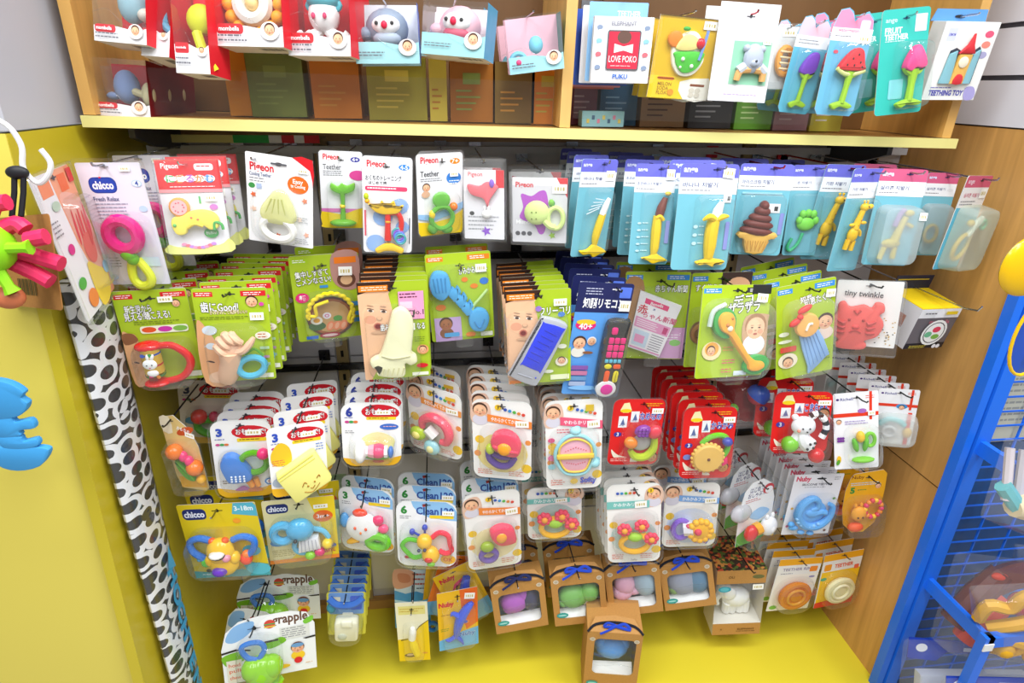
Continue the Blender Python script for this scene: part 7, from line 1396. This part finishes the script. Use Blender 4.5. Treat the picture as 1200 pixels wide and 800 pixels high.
# yellow topped teether ring bags
for key, lab, c1, c2, short in (('l1', 'yellow topped card with orange ribbed disc teether', '#f0981c', '#f6b83a', 'orange disc teether pack'), ('l2', 'yellow topped card with cream disc teether over red corner', '#e8e0b0', '#f2ecc8', 'cream disc teether pack')):
    k = K(key, 'teether_pack', lab, 'teether pack'); k.card('#e9e7e2', .015); k.rect(0, 0, 1, .12, '#eda81c'); k.rect(.02, .3 if key == 'l1' else .32, 1, 1, '#efe9dc' if key == 'l1' else '#f2c21e')
    if key == 'l1': k.txt('TEETHER RING', .5, .2, .11, '#8a7a9a', fit=.74); k.lines(.1, .27, .4, 1, .03); k.rect(.76, .16, .94, .26, '#ee8a2a', .03); k.ell(.14, .93, .09, .06, '#7aba4a'); k.ell(.86, .36, .07, .03, '#9a94b8')
    else: k.rect(.06, .18, .24, .3, '#ef9a1e', .03); k.txt('TEETHER', .56, .23, .15, '#e85a2a', fit=.48, bold=.03); k.rect(.84, .26, .96, .34, '#e86a4a', .02); k.ell(.1, .45, .08, .05, '#58a87a'); k.poly([(0, .9), (1, .84), (1, 1), (0, 1)], '#d8402a'); k.ell(.62, .84, .1, .04, '#ee9a2a')
    k.hole(.5, .05)
    p = k.part('disc_teether', c1, 'tint' if key == 'l1' else 'soft'); p.lathe(.52, .66, [(0, .001), (0, .34), (.06, .38), (.12, .36), (.13, .3), (.1, .26), (.1, .14), (.12, .12), (.12, .001)], d=.02, n=26); p.ring(.52, .66, .2, .03, c2, d=.14)
    k.shell(.06, .34, .98, .98, .2, .35); k.done(short, peg='#8b8b90', tip=.02, jit=.6)
# boxed toy with yellow lid by the wooden panel
k = K('d4', 'toy_box', 'grey box with yellow lid and round white emblem, navy hanging flap', 'boxed toy'); D = .085 / k.w
p = k.part('carton', '#e8e6ea', 'print', smooth=False); p.flat(C, 0, '#6a6468'); p.flat([(0, 0), (1, 0), (1, .22), (0, .22)], .002, '#ececee')
p.flat([(0, .86), (1, .86), (1, 1), (0, 1)], .002, '#26242a'); p.add([p.P(0, 0, 0), p.P(0, 1, 0), p.P(0, 1, -D), p.P(0, 0, -D)], [(0, 1, 2, 3)], '#e4e0e4'); p.add([p.P(1, 0, 0), p.P(1, 1, 0), p.P(1, 1, -D), p.P(1, 0, -D)], [(0, 1, 2, 3)], '#4a464c'); p.add([p.P(0, 1, 0), p.P(1, 1, 0), p.P(1, 1, -D), p.P(0, 1, -D)], [(0, 1, 2, 3)], '#3a363c'); p.add([p.P(0, 0, -D), p.P(1, 0, -D), p.P(1, 1, -D), p.P(0, 1, -D)], [(0, 1, 2, 3)], '#c8c4c8')
p.add([p.P(0, .3, -D * .3 + .0), p.P(0, .6, -D * .3), p.P(0, .6, -D * .7), p.P(0, .3, -D * .7)], [(0, 1, 2, 3)], '#d89a88')
k.pr = p; k.lay = 30; k.lines(.1, .08, .45, 1, .08, '#5a5a60'); k.rect(.62, .05, .9, .13, '#e2c42a'); k.txt('mombella', .55, .3, .12, '#c86a7a', fit=.5); k.ell(.55, .58, .3, .3, '#eeeeea'); k.ell(.55, .58, .25, .25, '#3a3a3e'); k.ell(.55, .58, .23, .23, '#eeeeea'); k.ell(.58, .5, .1, .07, '#d8405a'); k.ell(.42, .62, .09, .07, '#6ab48a'); k.ell(.62, .68, .1, .06, '#7ab04a'); k.lines(.08, .9, .5, 2, .04, '#d8c23a'); k.ell(.72, .93, .05, .05, '#e8e6e8'); k.ell(.82, .93, .05, .05, '#e8e6e8')
q = k.part('yellow_lid', '#f4d21e', 'print', smooth=False); q.slab([q.P(0, 0, 0), q.P(1, 0, 0), q.P(1, 0, -D), q.P(0, 0, -D)], (0, 0, .0015), '#f4d21e')
q = k.part('navy_flap', '#262c4e', 'print', smooth=False); q.slab([q.P(.05, -.0, -D), q.P(1.0, -.0, -D), q.P(1.0, -.34, -D), q.P(.05, -.34, -D)], (0, .0012, 0), '#262c4e'); q.flat([(.1, -.26), (.9, -.26), (.9, -.23), (.1, -.23)], -D + .003, '#c8b43a'); k.hv = -.16; k.done('yellow lidded grey box', peg='#c8c8cc', tip=.07)

# ------------------------------------------------------------------ the white S hook, samples and cardboard by the left panel
b = B(); Z = CZ
b.sweep(smooth_path([(-.60, .80, Z - .06), (-.545, .80, Z - .043), (-.499, .80, Z - .047), (-.484, .80, Z - .072), (-.489, .80, Z - .10), (-.478, .80, Z - .117), (-.464, .80, Z - .108), (-.4575, .80, Z - .093), (-.464, .80, Z - .078)], 5, False), .0032, '#e6e6e8', 'paint', n=8)
tag(b.build('s_hook', None, True), 'white bent wire S hook on the yellow panel holding the sample toys', 'hook')
k = K('m1', 'cardboard_tag', 'plain brown cardboard tag with barcode behind the sample crab toy', 'tag'); k.card('#a9743a', .03, fin='kraft', back='#9a6a36'); k.lines(.3, .3, .75, 3, .05, '#7a522a')
for i in range(14): k.rect(.3 + i * .024, .68, .3 + i * .024 + (.012, .018, .008)[i % 3], .86, '#2a2018')
k.done('cardboard tag', peg=None)
cr = empty('crab_toy', (-.520, .745, Z - .182), 'lime green round sample toy with magenta legs hanging by black strap', 'toy')
def lobj(n, c, f, fin='soft', par=None):
    q = B(); f(q); return q.build(n, par or cr, True)
class _K: pass
def ballat(q, c, x, y, z, rx, ry=None, rz=None, fin='soft', n=12):
    ry = ry or rx; rz = rz or rx; vs = []; fs = []; m = n + 4
    for i in range(n + 1):
        t = PI * i / n
        for j in range(m):
            p = 2 * PI * j / m; vs.append((x + math.sin(t) * math.cos(p) * rx, y + math.sin(t) * math.sin(p) * ry, z + math.cos(t) * rz))
    for i in range(n):
        for j in range(m): fs.append((i * m + j, i * m + (j + 1) % m, (i + 1) * m + (j + 1) % m, (i + 1) * m + j))
    q.add(vs, fs, c, fin)
G, Mg = '#8ed81a', '#e02a5e'
q = B(); ballat(q, G, 0, 0, 0, .030); q.build('green_body', cr, True)
q = B(); ballat(q, '#7a9ab0', .004, -.028, .008, .009, .004, .012); q.build('eye', cr, True)
for dx, dz in ((.052, .002), (.018, -.052), (-.03, -.05)):
    q = B(); q.sweep([(dx * .5, -.006, dz * .5), (dx * .85, -.008, dz * .85), (dx, -.008, dz)], [.007, .006, .009], G, 'soft'); q.build('green_knob', cr, True)
for pts in ([(.0, .012, .02), (.012, .012, .045), (.03, .012, .05)], [(.01, .014, .015), (.03, .014, .025), (.04, .012, .018)], [(.015, .014, -.005), (.045, .014, -.016), (.068, .012, -.024)], [(.01, .014, -.02), (.035, .014, -.036), (.05, .012, -.046)], [(.045, .004, .008), (.06, .002, .011), (.066, .002, .012)]):
    q = B(); q.sweep(smooth_path(pts, 3, False), .0095, Mg, 'soft', n=10); q.build('magenta_leg', cr, True)
q = B(); ballat(q, '#ef8a1e', -.022, -.002, -.05, .016); ballat(q, '#c8704a', .004, .004, -.062, .017, .014, .014); q.build('foot_beads', cr, True)
q = B()
for x in (.018, .028): q.sweep([(x, .03, .03), (x + .001, .045, .055), (x + .004, .05, .075)], .003, '#1c1c20', 'matte', n=6)
q.build('strap', cr, True); ballat(b := B(), '#1c1c20', .026, .05, .078, .013, .006, .008); b.build('strap_knot', cr, True)
ft = empty('fish_teether', (-.590, .783, 1.195), 'sky blue fish bone sample teether hanging on the yellow front board', 'teether')
q = Part.__new__(Part); B.__init__(q); q.k = _K(); q.k.w, q.k.h = .075, .14; q.c = '#3f9ad8'; q.fin = 'soft'
q.ext([(.1, .08), (.5, .0), (.8, .04), (.98, .14), (.9, .2), (.98, .26), (.86, .36), (.6, .42), (.2, .38)], .0, .14, bev=.04, sm=3); q.build('fish_tail', ft, True)
q.__init__ if False else None
for nm, pts in (('fish_rib', [(.3, .42), (.62, .4), (.66, .46), (.92, .44), (.94, .54), (.68, .56), (.66, .62), (.3, .62)]), ('fish_rib', [(.3, .62), (.64, .62), (.68, .68), (.9, .66), (.9, .74), (.6, .78), (.3, .74)]), ('fish_head', [(.05, .74), (.5, .74), (.95, .76), (1.05, .82), (.8, .98), (.4, 1.02), (.1, .94)])):
    q = Part.__new__(Part); B.__init__(q); q.k = _K(); q.k.w, q.k.h = .075, .14; q.c = '#3f9ad8'; q.fin = 'soft'; q.ext(pts, 0, .13, bev=.035, sm=3); q.build(nm, ft, True)

# ------------------------------------------------------------------ goods on the blue rack
k = K('m8', 'toy_bag', 'small clear bag with pink piece at the edge of blue rack', 'bagged toy')
k.part('pink_piece', '#d88ac0', 'soft').tube([(.2, .7, .08), (.5, .4, .1), (.9, .3, .1)], [.1, .16, .2]); k.shell(-.02, -.02, 1.02, 1.0, .22, .06, .02, fin='bag', name='bag'); k.done('pink piece bag', peg=None)
def bag(key, label, short, cat='bagged toy'):
    k = K(key, 'toy_bag', label, cat); k.card('#c4c8cc', .02, name='bag_insert', fin='print'); return k
k = K('m7', 'paper_sheet', 'pale printed paper sheet stuck behind the blue wire grid', 'sheet', (1.19, .934, 1.06, .2, .17, 0, 0, 0, 1, 0)); k.card('#c9c8b4', .01); k.lines(.1, .12, .9, 9, .08, '#9a9c94'); k.rect(.5, .1, .8, .2, '#6a7078'); k.done('paper sheet', peg=None)
k = K('m2', 'toy_bag', 'clear bag with aqua and cream sticks hanging high on blue rack', 'bagged toy')
p = k.part('cream_piece', '#d8c49a', 'soft'); p.tube([(.3, .75, .05), (.6, .6, .06), (1, .5, .06)], [.1, .2, .22], n=10)
p = k.part('aqua_piece', '#5ab0b4', 'soft'); p.tube([(.1, .55, .04), (.25, .65, .05), (.4, .75, .05)], .08); p.tube([(.05, .1, .03), (.2, .7, .04)], .045, c='#c8bcc0'); p.tube([(.25, .05, .03), (.35, .6, .04)], .05, c='#b8b0b4')
k.shell(-.02, -.02, 1.02, 1.0, .22, .06, .02, fin='bag', name='bag'); k.hv = 0; k.done('aqua stick bag', peg=None)
k = K('m3', 'toy_bag', 'crumpled clear bag of dark red and scarlet rubber toys on rack', 'bagged toy')
p = k.part('maroon_toy', '#6a2418', 'soft'); p.tube([(.1, .75, .05), (.25, .4, .06), (.4, .1, .06)], [.12, .13, .1], n=10); p.tube([(.3, .3, .04), (.6, .1, .04), (.9, .12, .04)], .12)
p = k.part('scarlet_toy', '#d83a18', 'soft'); p.tube([(.2, .9, .1), (.32, .6, .12), (.45, .35, .12)], [.1, .13, .1], n=10); p.ball(.34, .12, .08, .04, d=.12)
p = k.part('cherry_toy', '#d01c34'); p.ball(.6, .38, .13, .12, d=.16); p.ball(.72, .28, .12, .1, d=.14)
k.shell(-.04, -.04, 1.02, 1.02, .26, .06, .02, fin='bag', name='bag'); k.done('scarlet toy bag', peg=None)
k = K('m5', 'toy_bag', 'clear bag of coiled yellow rubber rope toys at the rack front', 'bagged toy')
p = k.part('yellow_coil', '#dca41a', 'soft'); p.tube([(.0, .4, .05), (.15, .2, .08), (.4, .25, .08), (.6, .1, .08), (.95, .1, .06)], .09); p.tube([(.1, .5, .1), (.4, .45, .12), (.8, .4, .1)], .1); p.tube([(.05, .65, .1), (.3, .62, .16), (.5, .72, .14), (.35, .82, .12), (.1, .78, .1)], .09); p.ball(.25, .72, .15, d=.18); p.ball(.8, .84, .2, d=.16); p.ball(.62, .86, .15, d=.18)
p = k.part('red_block', '#d8381c', 'soft'); p.ext([(.55, .95), (1.05, .88), (1.05, 1.05), (.6, 1.08)], .05, .2, bev=.03, sm=1)
k.shell(-.06, -.02, 1.06, 1.06, .3, .06, .02, fin='bag', name='bag'); k.done('yellow rope bag', peg=None)
for key, lab in (('m4', 'clear bag with royal blue header low on the blue rack'), ('m6', 'lowest clear bag with royal blue header at the rack front')):
    k = K(key, 'toy_bag', lab, 'bagged toy'); p = k.part('blue_header', '#1c3fb0', 'print', smooth=False); p.slab([p.P(0, 0, .02), p.P(1, .04, .02), p.P(1, .16, .02), p.P(.3, .14, .02), p.P(.22, .24, .02), p.P(0, .22, .02)], (0, .002, 0), '#1c3fb0'); p.disc(.1, .1, .045, .035, .026, '#eef0f4'); p.flat([(.42, .08), (.95, .1), (.95, .14), (.42, .12)], .026, '#dfe4f2')
    p = k.part('grey_contents', '#b8bcc8', 'soft'); p.ext([(.08, .35), (.9, .3), (.95, .9), (.1, .95)], .0, .08, bev=.03, sm=1)
    k.shell(-.03, .02, 1.02, 1.0, .16, .05, .02, fin='bag', name='bag'); k.done('blue header bag', peg=None)
nt = empty('bath_net_toy', (.876, .75, Z - .30), 'yellow disc and yellow rimmed blue net hoop by the rack', 'net toy')
q = B(); ballat(q, '#e8b80c', -.016, .0, .068, .047, .012, .047, 'plastic', 16); q.build('yellow_disc', nt, True)
q = B(); N = [(.034 + .036 * math.cos(a) * (1 if True else 1), -.004, -.045 + .066 * math.sin(a)) for a in [2 * PI * i / 24 for i in range(24)]]; q.sweep(N, .0026, '#e8bc14', 'plastic', True); q.build('hoop', nt, True)
q = B(); q.add([(.034 + (x - .034) * .97, -.002, z) for x, y, z in N], [tuple(range(24))], '#3a62b8', 'tint'); q.build('blue_net', nt)
